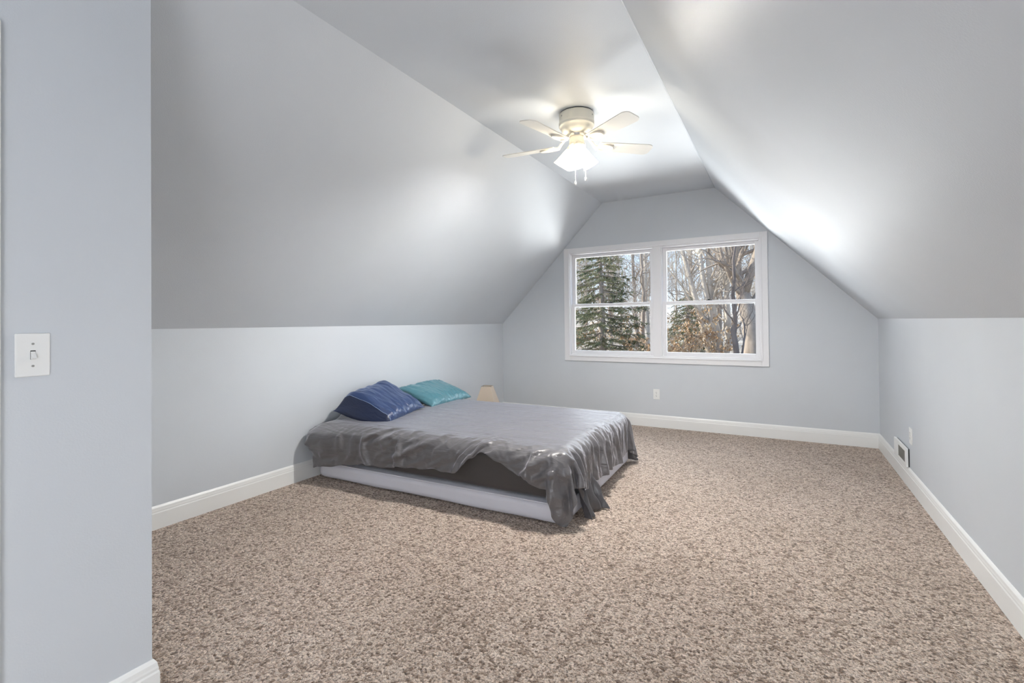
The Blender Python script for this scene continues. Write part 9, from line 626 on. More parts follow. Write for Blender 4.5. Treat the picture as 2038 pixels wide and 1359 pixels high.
[22,1,1,-14,-5,13,-3,7,17,-6,-10,-2,12,-54,-1,14,9,18,11,-21,8,-3,-3,-4,1,-8,17,-1,-8,-6,7,7,-6,-4,-5,1,-7,4,-5,9,5,-4,-1,-2,6,-1,-4,1,-8,17,-4,7,-2,-7,-8,2,9,1,-8,-6,3,4,0,-2,3,4,-2,-10,6,12,-14,-3,7,11,-11,-2,-1,-1,-3,13,3,-4,-15,1,4,-1,6,-1,-3,0,0,2,2,-4,-2,7,-7,-1,-1,8,0,3,-3,6,1,1,2,-19,8,3,-8,-13,11,32,-12,-21,28,4,-5,-7,3,20,1,18,9,0,7,3,1,-2,-18,-31,-18,-1,4,33,29,-33,29,5,-26,-26,-4,19,2,-3,6,-1,-3,-1,1,1,-3,3,-2,4,-1,-2,6,-3,3,-4,4,1,-3,1,2,-3,1,1,3,-5,3,0,-5,0,4,-3,-5,7,1,-3,-1,-2,2,0,-5,1,-1,-2,1,-2,-2,4,2,-1,3,-1,-2,4,-1,-2,2,13,-14,-1,-3,-1,6,-3,2,2,-2,1,1,0,0,1,0,0,-1,1,-4,-2,3,-12,-4,7,-7,1,-8,0,2,-1,-3,2,5,44,2,4,-41,-7,-7,5,35,4,-107,11,5,2,3,11,0,4,15,-2,-8,1,6,-53,-12,7,-1,-14,5,-6,-10,-17,-11,-2,4,-3,15,-1,-8,-7,0,4,0,-3,-4,1,2,-4,2,-1,4,-1,-2,-2,3,0,-1,0,-2,12,-7,7,-2,-7,-9,5,6,-1,-5,-2,2,0,0,1,0,1,0,-1,2,4,-8,0,1,14,-15,-3,3,0,-2,7,13,-15,-1,1,-3,1,0,0,0,0,-1,1,1,-1,0,2,-1,0,1,0,1,1,4,12,1,9,1,-3,-2,-1,0,5,-2,22,17,-29,12,47,4,1,-6,26,56],
[26,2,-15,-4,2,11,11,2,-15,-4,5,12,-37,-20,9,20,9,15,-12,-8,4,-2,-3,-3,3,-1,14,-4,-12,-17,16,12,-4,-7,-6,5,-3,-3,2,0,3,-5,2,2,7,-12,5,1,-1,5,3,5,-2,-10,-5,6,8,-2,-10,-4,3,6,-1,-2,-1,4,1,-3,-7,6,-6,2,-1,0,-7,15,-1,-2,-7,14,1,2,-9,-1,-4,-1,6,0,-2,-1,-1,3,1,-2,-4,0,1,-2,1,8,2,3,-11,13,-3,2,7,-15,-7,15,-4,-9,-9,23,14,-22,-4,15,18,0,3,7,-9,20,3,13,1,3,-5,-35,-22,-15,4,11,25,36,-37,27,5,-12,-28,-19,7,16,3,-13,16,-2,-1,-4,5,-2,-8,4,4,5,-3,-5,7,-3,3,-3,2,0,-1,1,1,-6,9,-1,2,0,-4,3,-8,3,6,-9,-1,8,0,-6,2,-3,4,-1,-6,1,0,-2,-1,2,0,0,2,1,0,-2,0,2,1,4,-6,3,0,-3,-2,-1,4,-2,1,1,0,0,1,0,0,0,0,0,1,0,-5,-8,17,-15,-8,2,23,-19,-15,2,-4,6,-4,-4,1,2,63,-7,4,-34,2,10,9,-1,-93,8,10,-8,2,18,3,-2,7,1,-10,2,-35,-21,-5,8,-18,7,-8,6,-22,-16,-8,-2,6,3,16,-7,-11,-7,-2,11,-2,-4,-4,2,-1,0,2,-2,0,0,0,0,11,-9,-1,-1,0,2,3,7,-4,-8,-9,7,5,-1,-6,-2,5,-1,-1,2,-1,0,1,2,-2,0,1,-2,1,0,3,-3,-1,0,0,3,2,2,-7,0,-1,1,-1,0,1,-1,1,1,0,0,0,0,0,0,0,1,6,0,-4,16,0,-10,15,9,-5,5,-10,5,9,15,7,4,-25,10,53,1,7,68,0],
[36,-26,4,2,10,8,-12,-14,8,13,4,-24,-39,6,-1,49,-2,1,-32,24,-3,-7,-1,2,2,6,10,-6,-15,0,-1,15,-4,-11,-1,3,-5,-2,-5,7,1,-8,11,3,-3,3,-2,-2,1,-4,14,2,-5,-9,0,5,9,-7,-8,-3,3,5,-2,0,-2,1,5,-15,-6,3,3,6,-1,-2,8,5,-3,1,-4,5,2,4,-9,0,-5,-3,3,5,-2,-5,3,3,1,-1,-7,1,1,-1,1,8,0,0,-6,8,-2,7,0,-1,-5,-5,20,3,-26,-17,41,14,-32,4,16,10,7,-4,-10,11,29,-3,1,-6,-43,-18,-8,5,20,25,25,-29,19,-14,18,-25,-30,-10,23,11,1,12,-3,-11,3,-6,4,-2,6,-9,6,4,-5,4,-2,-1,0,-1,1,0,-2,1,1,1,0,2,2,0,-1,-2,-7,7,5,-19,10,8,-4,-4,1,-3,5,0,-7,2,-1,1,-1,1,0,0,1,0,0,1,-2,1,-1,2,-3,2,8,-9,-1,-1,3,-1,0,1,0,-1,1,1,0,0,1,-1,0,1,-8,-7,9,-3,-11,-3,20,8,-34,1,-3,1,1,-5,10,5,7,46,-5,9,-37,15,2,0,-10,-57,-5,-14,21,16,-14,-1,18,-7,-20,-20,-20,-7,17,-25,6,-11,4,-11,-15,-22,4,2,4,3,18,-12,-15,-12,10,12,-7,-3,-4,3,-1,0,0,-1,1,1,-1,1,-1,0,-1,0,1,-1,7,6,-6,-11,0,4,4,-2,-7,0,5,-3,1,1,-2,0,2,2,5,1,-2,-7,0,1,-1,4,-4,2,-2,3,1,9,-13,0,0,0,-1,1,0,0,0,0,0,0,1,0,1,0,-1,3,5,-5,-1,16,2,-6,-2,28,0,2,4,-1,1,-22,37,25,-27,-20,45,24,42,13,14],
[35,-7,-5,7,0,-17,-7,14,15,-5,-27,-34,-3,8,47,-2,8,-30,16,4,-5,-9,2,1,6,7,-6,2,-17,-12,19,14,-5,-15,3,5,-6,-6,-4,9,0,2,0,6,-9,7,-1,-4,2,3,8,-2,-3,-14,8,5,5,-7,-7,0,4,1,-1,0,-3,2,4,0,-6,2,2,-2,-6,9,2,-5,2,5,-2,0,-3,1,1,1,-2,-10,2,3,4,0,1,-1,-4,-3,-2,1,2,-2,3,5,0,0,-3,2,11,0,-3,10,-30,-4,4,11,3,-11,-9,33,15,-27,16,13,8,-11,-5,13,8,15,-14,-39,-17,-2,7,25,32,6,-14,2,-22,36,-14,-32,-22,10,17,10,-1,0,12,-14,4,9,-15,-1,-5,4,7,-1,-5,6,-1,-3,0,-1,0,0,1,0,-2,5,-2,2,1,2,-3,-1,10,-8,2,-15,11,4,-3,-4,1,-3,6,-2,-5,2,-3,1,1,0,1,0,-1,1,0,1,2,-1,-3,1,0,-8,3,4,0,-2,2,0,-1,2,0,0,0,1,0,0,0,1,0,1,-13,2,3,0,-12,6,-1,21,-19,-9,-3,-3,4,-5,-6,6,1,31,29,4,-1,-22,3,1,0,-48,-25,4,21,-3,-18,18,6,-32,-32,-1,-1,6,-24,2,-6,2,0,-12,-24,-18,0,29,-9,6,-7,5,-20,-2,12,15,-11,-9,-1,6,-5,4,-3,0,1,-1,-1,4,-3,1,-1,0,0,1,7,0,-5,-8,1,4,2,-3,-5,1,5,-4,1,1,-2,1,0,2,-1,-1,-1,1,0,2,1,-4,0,6,-1,-2,0,0,1,-1,-1,-1,1,-1,1,0,0,0,0,0,0,1,-1,0,0,6,-1,-3,1,13,2,-1,-6,22,-9,1,1,-2,5,16,-14,17,46,-39,26,177,-84,2,-13]]
raw = np.array(ROWS).reshape(NU + 1, 3, NV + 1).transpose(1, 0, 2)
P = np.cumsum(np.cumsum(raw, axis=2), axis=1)
P = (P.transpose(1, 2, 0) / 4000.0) * SPAN + LO
vs = [Vector(p) for p in P.reshape(-1, 3)]
ix = lambda i, j: i * (NV + 1) + j
fs = [(ix(i, j), ix(i + 1, j), ix(i + 1, j + 1), ix(i, j + 1)) for i in range(NU) for j in range(NV)]
cf = pyobj('comforter', vs, fs, M['comforter'], None, True)
cf.location = BO; cf.rotation_euler = (0, 0, BR)
tag(cf, 'rumpled grey satin comforter draped over the mattress', 'comforter')
md = cf.modifiers.new('thickness', 'SOLIDIFY'); md.thickness = .007; md.offset = 0
md = cf.modifiers.new('smooth', 'SUBSURF'); md.levels = 1; md.render_levels = 2

# a dark sheet slipping out at the foot of the bed
st = []
n1, n2 = 40, 26
vs, fs = [], []
for i in range(n1 + 1):
    t = i / n1
    for j in range(n2 + 1):
        s = j / n2
        y = .16 + t * .27
        fold = math.sin(t * 21 + s * 1.5) * .022 * (.35 + s) + noise.noise(Vector((t * 6, s * 3, 4))) * .02
        z = .235 * (1 - s) ** .9 + .008 + .012 * max(0, noise.noise(Vector((t * 9, s * 4, 1)))) * s
        x = 2.168 + fold + .075 * s * s + (.06 * max(0, t - .6) * s * 2)
        if z < .012: z = .012
        vs.append(Vector((x, y + .03 * math.sin(s * 3 + t * 8) * s, z)))
for i in range(n1):
    for j in range(n2):
        a = i * (n2 + 1) + j; fs.append((a, a + n2 + 1, a + n2 + 2, a + 1))
sh = pyobj('flat_sheet', vs, fs, M['tail'], None, True); sh.location = BO; sh.rotation_euler = (0, 0, BR)
tag(sh, 'dark sheet corner hanging to the carpet at the foot of the bed', 'sheet')
md = sh.modifiers.new('thickness', 'SOLIDIFY'); md.thickness = .004
md = sh.modifiers.new('smooth', 'SUBSURF'); md.levels = 1; md.render_levels = 1

# pillows
def pillow(L, W, Hh, seed, hem=None, nx=90, ny=64, fold=.010, freq=22):
    """plan -L/2..L/2 along x (length), -W/2..W/2 along y (front is -y); returns verts/faces split body / hem"""
    rnd = random.Random(seed)
    def surf(u, v, side):
        # u,v in -1..1
        e = (1 - abs(u) ** 4.5) * (1 - abs(v) ** 3.0)
        h = max(0, e) ** .55
        pinch = 1 - .10 * (abs(v) ** 2) * (1 - abs(u) ** 6) * .6
        x = u * L / 2 * (1 - .035 * (1 - abs(u)) * 0 - .030 * (1 - v * v) * abs(u) ** 5 * 0)
        x *= 1 - .045 * (1 - abs(v) ** 4) * abs(u) ** 4
        y = v * W / 2 * (1 - .07 * (1 - abs(u) ** 4) * abs(v) ** 4)
        edge = max(abs(u), abs(v))
        wr = noise.noise(Vector((u * freq * .22 + seed, v * 1.6, 3.0 * side))) * .8 + noise.noise(Vector((u * freq * .5 + seed, v * 2.3 + u * 2, 9))) * .6
        wr2 = noise.noise(Vector((u * 2.2 + seed * 2, v * freq * .20, 5)))
        amp = fold * (.25 + 1.1 * abs(v) ** 1.5) * (1 - edge ** 16)
        z = side * (Hh / 2 * h * (.9 if side > 0 else .55)) + side * amp * (wr + .6 * wr2 * abs(u))
        z += .012 * noise.noise(Vector((u * 1.5 + seed, v * 1.5, 2)))
        return Vector((x, y, z))
    vs, fs = [], []
    idx = {}
    for side in (1, -1):
        for i in range(nx + 1):
            for j in range(ny + 1):
                u = -1 + 2 * i / nx; v = -1 + 2 * j / ny
                border = i in (0, nx) or j in (0, ny)
                if border and side == -1: idx[(side, i, j)] = idx[(1, i, j)]; continue
                p = surf(u, v, side)
                idx[(side, i, j)] = len(vs); vs.append(p)
        for i in range(nx):
            for j in range(ny):
                q = [idx[(side, i, j)], idx[(side, i + 1, j)], idx[(side, i + 1, j + 1)], idx[(side, i, j + 1)]]
                fs.append((q if side > 0 else q[::-1], i, j, side))
    return vs, fs

def put_pillow(name, label, Lw, Ww, Hh, seed, mat, M4, hem_cols, hem_mat, fold, freq, bend):
    vs, fs = pillow(Lw, Ww, Hh, seed, fold=fold, freq=freq)
    vs = [bend(v) for v in vs]
    root = empty(name, M4.to_translation()); root.rotation_euler = M4.to_euler()
    tag(root, label, 'pillow')
    def sub(nm, sel, m):
        used = sorted({i for f, *_ in sel for i in f}); mp = {k: n for n, k in enumerate(used)}
        o = pyobj(nm, [vs[k] for k in used], [tuple(mp[i] for i in f) for f, *_ in sel], m, root, True)
        return o
    sub('pillowcase', [f for f in fs if f[1] >= hem_cols], mat)
    if hem_cols:
        h = sub('hem', [f for f in fs if f[1] < hem_cols], hem_mat)
        h['label'] = 'darker hem band'
    return root, vs

def frame(o, xdir, ydir):
    x = Vector(xdir).normalized(); z = x.cross(Vector(ydir)).normalized(); y = z.cross(x)
    m = Matrix((x, y, z)).transposed().to_4x4(); m.translation = o
    return m
# navy: front edge (-2.87,2.87)->(-2.99,3.56), back edge leaning up the wall
mN = frame(Vector((-3.055, 3.120, .558)), (-.165, .69, .030), (-.40, -.02, .195))
def navy_bend(v):
    t = min(1, max(0, (-v.x - .20) / .16)); t = t * t * (3 - 2 * t)       # the open hem end flops down
    z = v.z + .028 * max(0, v.x) * max(0, v.y) / .09 - t * (.045 + .10 * max(0, v.y + .25) / .5)
    return Vector((v.x + .045 * t, v.y, z))
nav, nvs = put_pillow('pillow', 'navy blue satin pillow leaning against the left wall, at the near end', .72, .50, .17, 1.7, M['navy'], mN, 13, M['navy_hem'], .020, 22,
    navy_bend)
# seam round the hem, pale colour paints the highlight along it
seam = []
for j in range(0, 65):
    seam.append(nvs[13 * 65 + j] + Vector((0, 0, .0015)))
vs, fs = [], []; tube(vs, fs, seam, [.0013] * len(seam), 6); o = pyobj('hem_seam', vs, fs, M['seam_highlight'], nav); o['label'] = 'stitched seam with painted pale highlight'
bm = bmesh.new(); box(bm, (-.014, -.0008, -.022), (.014, .0008, .022)); bmesh.ops.transform(bm, verts=bm.verts[:], matrix=Matrix.Translation((.335, -.225, .012)) @ Matrix.Rotation(.8, 4, 'X'))
o = obj('care_tag', bm, M['tagcloth'], nav); o['label'] = 'small white care tag'
mT = frame(Vector((-3.140, 3.965, .530)), (-.03, .70, -.008), (-.40, .0, .10))
put_pillow('pillow', 'teal satin pillow lying flatter beyond the navy one, nearer the window', .72, .46, .16, 6.3, M['teal'], mT, 0, None, .019, 30,
    lambda v: Vector((v.x, v.y, v.z + .02 * v.y / .2 - .010)))

# ------------------------------------------------------------------ lamp on the floor behind the bed
lp = empty('table_lamp', (-3.02, 4.775, 0), math.radians(17))
tag(lp, 'small table lamp with a square tapered beige shade, standing behind the bed', 'lamp')
bm = bmesh.new(); box(bm, (-.065, -.065, 0), (.065, .065, .022), .004); obj('base', bm, M['lampwood'], lp)
bm = bmesh.new(); lathe(bm, [(.022, .022), (.014, .05), (.028, .10), (.034, .15), (.018, .22), (.012, .25), (.010, .30)], 28); obj('stem', bm, M['lampwood'], lp, True)
bm = bmesh.new()
def sq(r, z): return [bm.verts.new((sx * r, sy * r, z)) for sx, sy in ((-1, -1), (1, -1), (1, 1), (-1, 1))]
A = sq(.125, .270); B = sq(.056, .503); C2 = sq(.053, .503); D2 = sq(.122, .270)
for P0, P1 in ((A, B), (B, C2), (C2, D2), (D2, A)):
    for k in range(4): bm.faces.new((P0[k], P0[(k + 1) % 4], P1[(k + 1) % 4], P1[k]))
sh = obj('lamp_shade', bm, M['linen'], lp)
bm = bmesh.new()
frame_pts = []
for s in ((-1, -1), (1, -1), (1, 1), (-1, 1)): frame_pts.append(Vector((s[0] * .0565, s[1] * .0565, .503)))
vs, fs = [], []
for k in range(4): tube(vs, fs, [frame_pts[k], frame_pts[(k + 1) % 4]], [.003, .003], 6)
pyobj('shade_rim', vs, fs, M['screw'], sh)
bm.free()
bm = bmesh.new(); lathe(bm, [(.0, .30), (.014, .30), (.014, .335), (.024, .36), (.028, .39), (.018, .42), (.0, .428)], 20, cap=False); obj('bulb', bm, M['plate'], lp, True)

# ------------------------------------------------------------------ the woods outside the window
def gz(x, y): return -2.0 + .066 * (y - 8) + .25 * noise.noise(Vector((x * .12, y * .12, 0)))
bm = bmesh.new()
NX_, NY_ = 70, 60
g = [[bm.verts.new((-48 + 70 * i / NX_, 6.6 + 70 * (j / NY_) ** 1.4, 0)) for j in range(NY_ + 1)] for i in range(NX_ + 1)]
for r in g:
    for v in r: v.co.z = gz(v.co.x, v.co.y) + .06 * noise.noise(v.co * 1.7)
for i in range(NX_):
    for j in range(NY_): bm.faces.new((g[i][j], g[i + 1][j], g[i + 1][j + 1], g[i][j + 1]))
struct(obj('ground', bm, M['litter'], None, True), 'leaf-strewn ground rising through the woods')

def grow(rnd, vs, fs, p, d, length, r, depth, spread=.55, up=.12, nseg=7, kids=(4, 7), sides=(7, 5, 4, 3), rmin=.004, wig=.16):
    pts, rad = [p.copy()], [r]
    q = p.copy(); dd = d.copy()
    step = length / nseg
    for i in range(nseg):
        w = wig * (1 + .4 * depth)
        dd = (dd + Vector((rnd.gauss(0, w), rnd.gauss(0, w), rnd.gauss(0, w) + up * (depth > 0)))).normalized()
        q = q + dd * step; pts.append(q.copy()); rad.append(max(rmin, r * (1 - (.62 if depth == 0 else .85) * (i + 1) / nseg)))
    tube(vs, fs, pts, rad, sides[min(depth, 3)], False)
    return pts, rad

def bare_tree(name, pts0, r0, seed, levels=3, mat='bark_mid', n1=9, spread=.9, lmax=3.2, first=.3, nk=6, origin=None, twigr=.005):
    """trunk along pts0 (world points), then limbs, branches and twigs; trunk and limbs are separate meshes"""
    rnd = random.Random(seed)
    o = Vector(pts0[0]) if origin is None else origin
    pts = [Vector(p) - o for p in pts0]
    # resample the trunk
    fine = []
    for a, b in zip(pts, pts[1:]):
        for k in range(5): fine.append(a.lerp(b, k / 5) + Vector((rnd.gauss(0, .02), rnd.gauss(0, .02), 0)))
    fine.append(pts[-1]); n = len(fine)
    rad = [r0 * (1 - .72 * i / (n - 1)) * (1.25 if i == 0 else 1) for i in range(n)]
    vs, fs = [], []; tube(vs, fs, fine, rad, 12, True)
    root = pyobj(name, vs, fs, M[mat], None, True); root.location = o
    vs, fs = [], []
    for k in range(n1):
        t = first + (1 - first) * (k + rnd.random() * .8) / n1
        i = min(n - 2, int(t * (n - 1)))
        az = rnd.random() * 2 * PI
        d = Vector((math.cos(az) * spread, math.sin(az) * spread, .45 + rnd.random() * .5)).normalized()
        L = lmax * (1 - .45 * t) * (.6 + .6 * rnd.random())
        p1, r1 = grow(rnd, vs, fs, fine[i], d, L, max(.012, rad[i] * .42), 1, nseg=8)
        for m in range(nk):
            j = 2 + int(rnd.random() * 6); j = min(j, len(p1) - 1)
            d2 = (Vector((rnd.gauss(0, .7), rnd.gauss(0, .7), rnd.gauss(.3, .45))) + (p1[j] - p1[j - 1]).normalized() * .8).normalized()
            p2, r2 = grow(rnd, vs, fs, p1[j], d2, L * (.30 + .35 * rnd.random()), max(twigr, r1[j] * .6), 2, nseg=6, rmin=twigr * .7)
            if levels > 2:
                for h in range(nk):
                    jj = 1 + int(rnd.random() * (len(p2) - 1)); jj = min(jj, len(p2) - 1)
                    d3 = (Vector((rnd.gauss(0, .7), rnd.gauss(0, .7), rnd.gauss(.2, .5))) + (p2[jj] - p2[jj - 1]).normalized() * .7).normalized()
                    grow(rnd, vs, fs, p2[jj], d3, L * (.10 + .18 * rnd.random()), max(twigr * .6, r2[jj] * .6), 3, nseg=4, rmin=twigr * .5)
    pyobj('branches', vs, fs, M[mat], root, True)
    return root

def at(tx, y, tz):                      # a point on the plane y, by its slope from the room's eye height
    return Vector((tx * y, y, 1.25 + tz * y))
def gp(x, y): return Vector((x, y, gz(x, y) - .1))
# the big forked tree at the right of the window
Y = 15.0
t_ = bare_tree('bare_tree', [gp(-.60, Y), (-.66, Y, .6), (-.80, Y + .1, 1.5), (-1.06, Y + .2, 2.5), (-1.16, Y + .3, 3.7), (-1.25, Y + .3, 6.5)], .30, 11, 3, 'bark_mid', 16, .9, 3.2, .40, 6)
tag(t_, 'stout forked grey-brown tree nearest the right edge of the window view', 'tree')
rnd = random.Random(4); vs, fs = [], []
o = t_.location
p0 = Vector((-.90, Y + .12, 1.95)) - o
tube(vs, fs, [p0, p0 + Vector((.18, 0, .6)), p0 + Vector((.42, .05, 1.4)), p0 + Vector((.55, .1, 3.5))], [.14, .12, .10, .05], 10)
pyobj('fork', vs, fs, M['bark_mid'], t_, True)
# the many-stemmed pale tree in the middle of the right pane
Y = 17.0
t_ = bare_tree('bare_tree', [gp(-1.72, Y), (-1.80, Y, .5), (-1.95, Y, 1.6), (-2.0, Y, 2.6), (-2.05, Y, 5.5)], .20, 23, 3, 'bark_pale', 18, .8, 3.2, .3, 6)
tag(t_, 'pale many-stemmed bare tree left of the forked tree outside', 'tree')
for k, (a, b, c, r) in enumerate((((-2.20, .9), (-2.5, 2.2), (-3.1, 4.6), .13), ((-1.45, .6), (-1.5, 2.0), (-1.25, 5.0), .12), ((-1.95, 1.2), (-2.2, 2.6), (-2.45, 5.0), .11))):
    vs, fs = [], []
    o = t_.location
    tube(vs, fs, [Vector((-1.75, Y, -.9 + .3 * k)) - o, Vector((a[0], Y - .1, a[1])) - o, Vector((b[0], Y - .15, b[1])) - o, Vector((c[0], Y, c[1])) - o], [r, r * .9, r * .7, r * .35], 9)
    for h in range(10):
        q = Vector((b[0], Y - .15, b[1])).lerp(Vector((c[0], Y, c[1])), rnd.random()) - o
        grow(rnd, vs, fs, q, Vector((rnd.gauss(0, .8), rnd.gauss(0, .5), .8)).normalized(), 1.2 + rnd.random(), .025, 2, nseg=6)
    pyobj('stem', vs, fs, M['bark_pale'], t_, True)
Y = 13.5
t_ = bare_tree('bare_tree', [gp(-.98, Y), (-1.0, Y, .6), (-1.03, Y, 1.5), (-1.0, Y, 3.6)], .095, 31, 3, 'bark_dark', 8, .9, 2.0, .3, 5)
tag(t_, 'slim dark bare tree just left of the stout forked one outside', 'tree')
Y = 16.0
t_ = bare_tree('bare_tree', [gp(-4.05, Y), (-3.98, Y, 1.0), (-3.95, Y, 2.2), (-4.02, Y, 3.2), (-4.15, Y, 6.0)], .085, 37, 3, 'bark_mid', 12, 1.0, 2.6, .25, 6)
tag(t_, 'crooked slender bare tree beside the evergreen, in the left panes', 'tree')

# the evergreen that fills the left panes: drooping boughs of needle sprays
def evergreen(name, x, y, h, rad, seed, label, dens=1.0, mat='needle', group=None):
    rnd = random.Random(seed); o = Vector((x, y, gz(x, y) - .1))
    vs, fs = [], []
    tube(vs, fs, [Vector((0, 0, 0)), Vector((.05, 0, h * .4)), Vector((0, 0, h))], [.17, .11, .015], 10)
    root = pyobj(name, vs, fs, M['bark_mid'], None, True); root.location = o
    bv, bf, nv, nf = [], [], [], []
    nb = int(120 * dens)
    for k in range(nb):
        t = .10 + .88 * (k + rnd.random()) / nb
        z = h * t; L = rad * (1 - t) ** .8 * (.55 + .6 * rnd.random()) + .12
        az = k * 2.4 + rnd.gauss(0, .4)
        out = Vector((math.cos(az), math.sin(az), 0))
        pts = [Vector((0, 0, z))]
        for i in range(1, 7):
            s = i / 6; pts.append(Vector((0, 0, z)) + out * (L * s) + Vector((rnd.gauss(0, .03), rnd.gauss(0, .03), -.34 * L * s + .26 * L * s * s)))
        tube(bv, bf, pts, [.028 * (1 - .85 * i / 6) for i in range(7)], 4, False)
        # side sprays
        ns = max(5, int(15 * L * dens))
        side = Vector((-out.y, out.x, 0))
        for q in range(ns):
            s = .18 + .82 * rnd.random(); i = min(5, int(s * 6)); c = pts[i].lerp(pts[i + 1], s * 6 - i)
            sg = 1 if q % 2 else -1
            d = (out * (.5 + .3 * rnd.random()) + side * sg * (.7 + .3 * rnd.random()) + Vector((0, 0, -.28 + rnd.gauss(0, .15)))).normalized()
            l = (.22 + .34 * rnd.random()) * (1.2 - .6 * s)
            # needles along the spray: thin pointed blades
            for nn in range(15):
                f = nn / 15; b = c + d * (l * f) + Vector((0, 0, -.10 * l * f * f))
                e = (d * .8 + Vector((rnd.gauss(0, .6), rnd.gauss(0, .6), rnd.gauss(-.1, .5)))).normalized() * (.085 + .05 * rnd.random())
                wv = e.cross(Vector((rnd.random(), rnd.random(), rnd.random() + .1))).normalized() * .014
                m = len(nv); nv.extend((b - wv, b + wv, b + e)); nf.append((m, m + 1, m + 2))
    pyobj('boughs', bv, bf, M['bark_mid'], root, True)
    pyobj('needles', nv, nf, M[mat], root)
    tag(root, label, 'tree', group)
    return root
evergreen('evergreen_tree', -4.55, 13.4, 5.7, 2.1, 5, 'large olive green evergreen filling the left panes of the window')
evergreen('evergreen_tree', -3.15, 19.5, 3.6, 1.5, 9, 'small low evergreen seen above the sill of the right panes', .8)

def leafy_bush(x, y, h, rad, seed, label, n=1500, zoff=0.0):
    rnd = random.Random(seed); o = Vector((x, y, gz(x, y) - .05))
    vs, fs, lv, lf = [], [], [], []
    for k in range(16):
        az = rnd.random() * 6.28
        d = Vector((math.cos(az) * .55, math.sin(az) * .55, 1)).normalized()
        p, r = grow(rnd, vs, fs, Vector((0, 0, 0)), d, h * (.6 + .5 * rnd.random()), .022, 1, nseg=7, up=.02)
        for j in range(2, len(p)):
            for q in range(3):
                d2 = Vector((rnd.gauss(0, 1), rnd.gauss(0, 1), rnd.gauss(0, .35))).normalized()
                p2, r2 = grow(rnd, vs, fs, p[j], d2, rad * (.3 + .5 * rnd.random()), .007, 2, nseg=4, rmin=.003)
                for c in range(int(n / (16 * 6 * 3))):
                    b = p2[rnd.randrange(1, len(p2))] + Vector((rnd.gauss(0, .06), rnd.gauss(0, .06), rnd.gauss(-.03, .05)))
                    e = Vector((rnd.gauss(0, .5), rnd.gauss(0, .5), -.7)).normalized() * (.07 + .05 * rnd.random())
                    wv = e.cross(Vector((rnd.random() - .5, rnd.random() - .5, rnd.random() - .5))).normalized() * .026
                    m = len(lv); lv.extend((b, b + e * .5 - wv, b + e, b + e * .5 + wv)); lf.append((m, m + 1, m + 2, m + 3))
    root = pyobj('bush', vs, fs, M['bark_mid'], None, True); root.location = o
    pyobj('dry_leaves', lv, lf, M['orange'], root)
    tag(root, label, 'bush')
    return root
leafy_bush(-2.65, 15.2, 3.0, 1.2, 41, 'orange-leaved bush low in the right panes of the window', 8200)
leafy_bush(-4.85, 12.0, 2.7, .9, 43, 'brown-leaved bush at the lower left corner of the window view', 5200)

# the woods beyond: a few kinds of slender bare trees, each tree an object of its own
rnd = random.Random(77)
kinds = []
for k in range(4):
    h = 7.5 + 1.6 * k
    t_ = bare_tree('slender_tree', [(0, 0, 0), (.1 * (k - 1), 0, h * .35), (.15 * (2 - k), .1, h * .7), (.1, 0, h)], (.065 + .012 * k), 100 + k, 3, ('bark_pale', 'bark_mid', 'bark_pale', 'bark_mid')[k], 24, .9, 3.0, .10, 7, twigr=.008)
    kinds.append(t_)
GRP = 'slender bare trees of the woods beyond'
LBL = 'slender bare grey tree in the woods beyond the nearer trees outside'
spots = []
for row in range(5):
    Y = 23 + row * 7
    nrow = 5 + row
    for i in range(nrow):
        tx = -.46 + .50 * (i + .5 + rnd.uniform(-.35, .35)) / nrow
        spots.append((tx * Y, Y + rnd.uniform(-1.8, 1.8)))
for n, (x, y) in enumerate(spots):
    src = kinds[n % 4]
    if n < 4: o = src
    else:
        o = src.copy(); COL.objects.link(o)
        for ch in src.children:
            c = ch.copy(); COL.objects.link(c); c.parent = o
    o.location = (x, y, gz(x, y) - .1); o.rotation_euler = (rnd.gauss(0, .03), rnd.gauss(0, .03), rnd.random() * 6.28)
    s = .8 + .5 * rnd.random(); o.scale = (s, s, s)
    tag(o, LBL, 'tree', GRP)


# ------------------------------------------------------------------ daylight, sky and added fill lights
w = D.worlds.new('sky'); SC.world = w; w.use_nodes = True
t = w.node_tree; t.nodes.clear()
out = t.nodes.new('ShaderNodeOutputWorld'); bg = t.nodes.new('ShaderNodeBackground')
tc = t.nodes.new('ShaderNodeTexCoord'); sp = t.nodes.new('ShaderNodeSeparateXYZ'); rp = t.nodes.new('ShaderNodeValToRGB')
t.links.new(tc.outputs['Generated'], sp.inputs[0]); t.links.new(sp.outputs[2], rp.inputs[0]); t.links.new(rp.outputs[0], bg.inputs[0]); t.links.new(bg.outputs[0], out.inputs[0])
e = rp.color_ramp.elements
e[0].position = 0.0; e[0].color = (.80, .84, .90, 1); e[1].position = .45; e[1].color = (.30, .50, .88, 1)
x = e.new(.12); x.color = (.62, .77, .97, 1)
bg.inputs[1].default_value = WORLD = 1.15

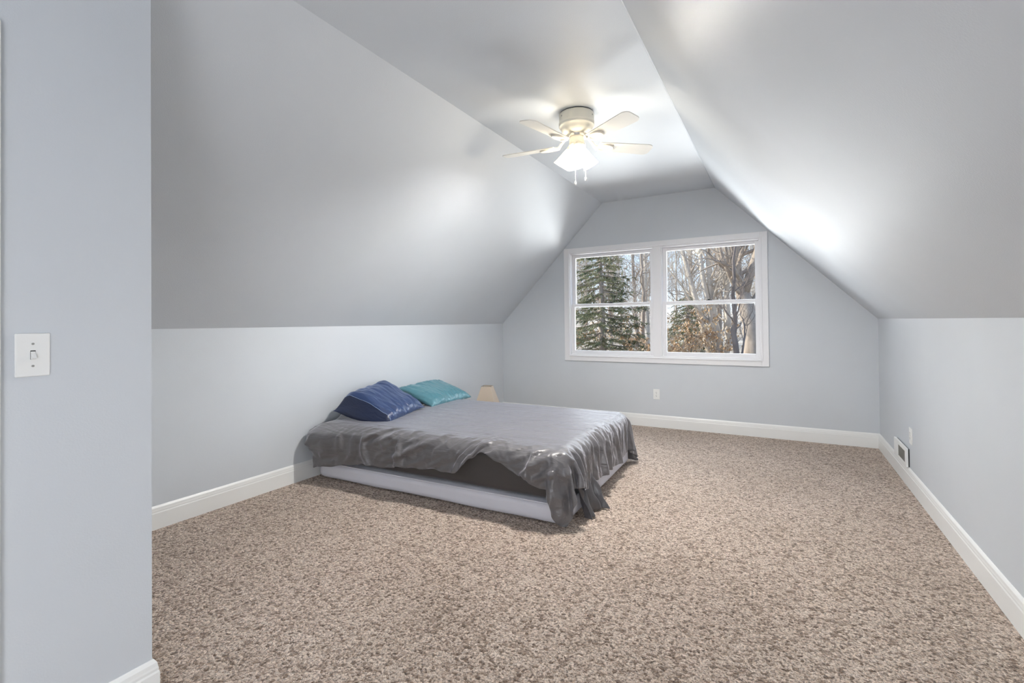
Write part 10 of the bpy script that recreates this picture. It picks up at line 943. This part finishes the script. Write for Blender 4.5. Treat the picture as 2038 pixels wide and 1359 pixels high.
def sun(name, frm, strength, angle, col=(1, 1, 1)):
    l = D.lights.new(name, 'SUN'); l.energy = strength; l.angle = math.radians(angle); l.color = col
    o = link(D.objects.new(name, l)); v = -Vector(frm)
    o.rotation_euler = v.to_track_quat('-Z', 'Y').to_euler(); return o
sun('low_winter_sun', (-1, -.12, .42), 6.0, 1.0, (1, .93, .82))
sun('added_sky_glow', (.05, 1, .42), 6.0, 75, (.93, .96, 1))  # second sun, added to strengthen the soft light through the window
def area(name, loc, target, sx, sy, power, col):
    l = D.lights.new(name, 'AREA'); l.shape = 'RECTANGLE'; l.size = sx; l.size_y = sy; l.energy = power; l.color = col
    o = link(D.objects.new(name, l)); o.location = loc
    o.rotation_euler = (Vector(target) - Vector(loc)).to_track_quat('-Z', 'Y').to_euler(); return o
def area(name, loc, target, sx, sy, power, col):
    l = D.lights.new(name, 'AREA'); l.shape = 'RECTANGLE'; l.size = sx; l.size_y = sy; l.energy = power; l.color = col
    o = link(D.objects.new(name, l)); o.location = loc
    o.rotation_euler = (Vector(target) - Vector(loc)).to_track_quat('-Z', 'Y').to_euler(); return o
def lamp(name, loc, power, rad, col):
    l = D.lights.new(name, 'POINT'); l.energy = power; l.shadow_soft_size = rad; l.color = col
    o = link(D.objects.new(name, l)); o.location = loc; return o
l = D.lights.new('fan_fill_spot', 'SPOT'); l.energy = 56; l.spot_size = math.radians(168); l.spot_blend = .5; l.shadow_soft_size = .04; l.color = (1, .97, .93)  # spot added between the shades to boost the fan's downward light
link(D.objects.new('fan_fill_spot', l)).location = (FX + .01, FY, ZC - .37)
lamp('fan_bulbs', (FX, FY - .012, ZC - .335), 4.5, .03, (1, .93, .80))
lamp('added_fill', (.56, -1.35, .62), 92, .6, (.97, .98, 1))  # added fill light behind the camera, no fixture there

area('added_ground_bounce', (-3.7, 10.6, -.86), (-1.0, 2.0, 2.2), 10.0, 2.1, 1020, (.95, .97, 1))  # added panel below the sill, stands in for light off the ground

# ------------------------------------------------------------------ camera
cam = D.cameras.new('camera'); co = link(D.objects.new('camera', cam)); SC.camera = co
r_ = Vector((.87224595, .4889605, -.01022903)); u_ = Vector((.01413879, -.00430421, .99989078)); f_ = Vector((-.48886307, .87229531, .01066764))
mw = Matrix((r_, u_, -f_)).transposed().to_4x4(); mw.translation = (0, 0, 1.25)
co.matrix_world = mw
cam.sensor_fit = 'HORIZONTAL'; cam.sensor_width = 36.0
cam.lens = 952.4751 * 36.0 / 2038.0
cam.shift_y = -48.53 / 2038.0
cam.clip_start = .02; cam.clip_end = 300

SC.view_settings.view_transform = 'Standard'
SC.view_settings.look = 'None'
SC.view_settings.gamma = 1.0
SC.view_settings.use_curve_mapping = False
SC.view_settings.exposure = EXPO = 0.42
SC.cycles.use_denoising = True
SC.cycles.use_adaptive_sampling = True
SC.cycles.adaptive_threshold = .03
SC.cycles.max_bounces = 10
SC.cycles.diffuse_bounces = 8
SC.cycles.caustics_reflective = True
SC.cycles.caustics_refractive = False
SC.cycles.transparent_max_bounces = 8
SC.cycles.sample_clamp_indirect = 6.0
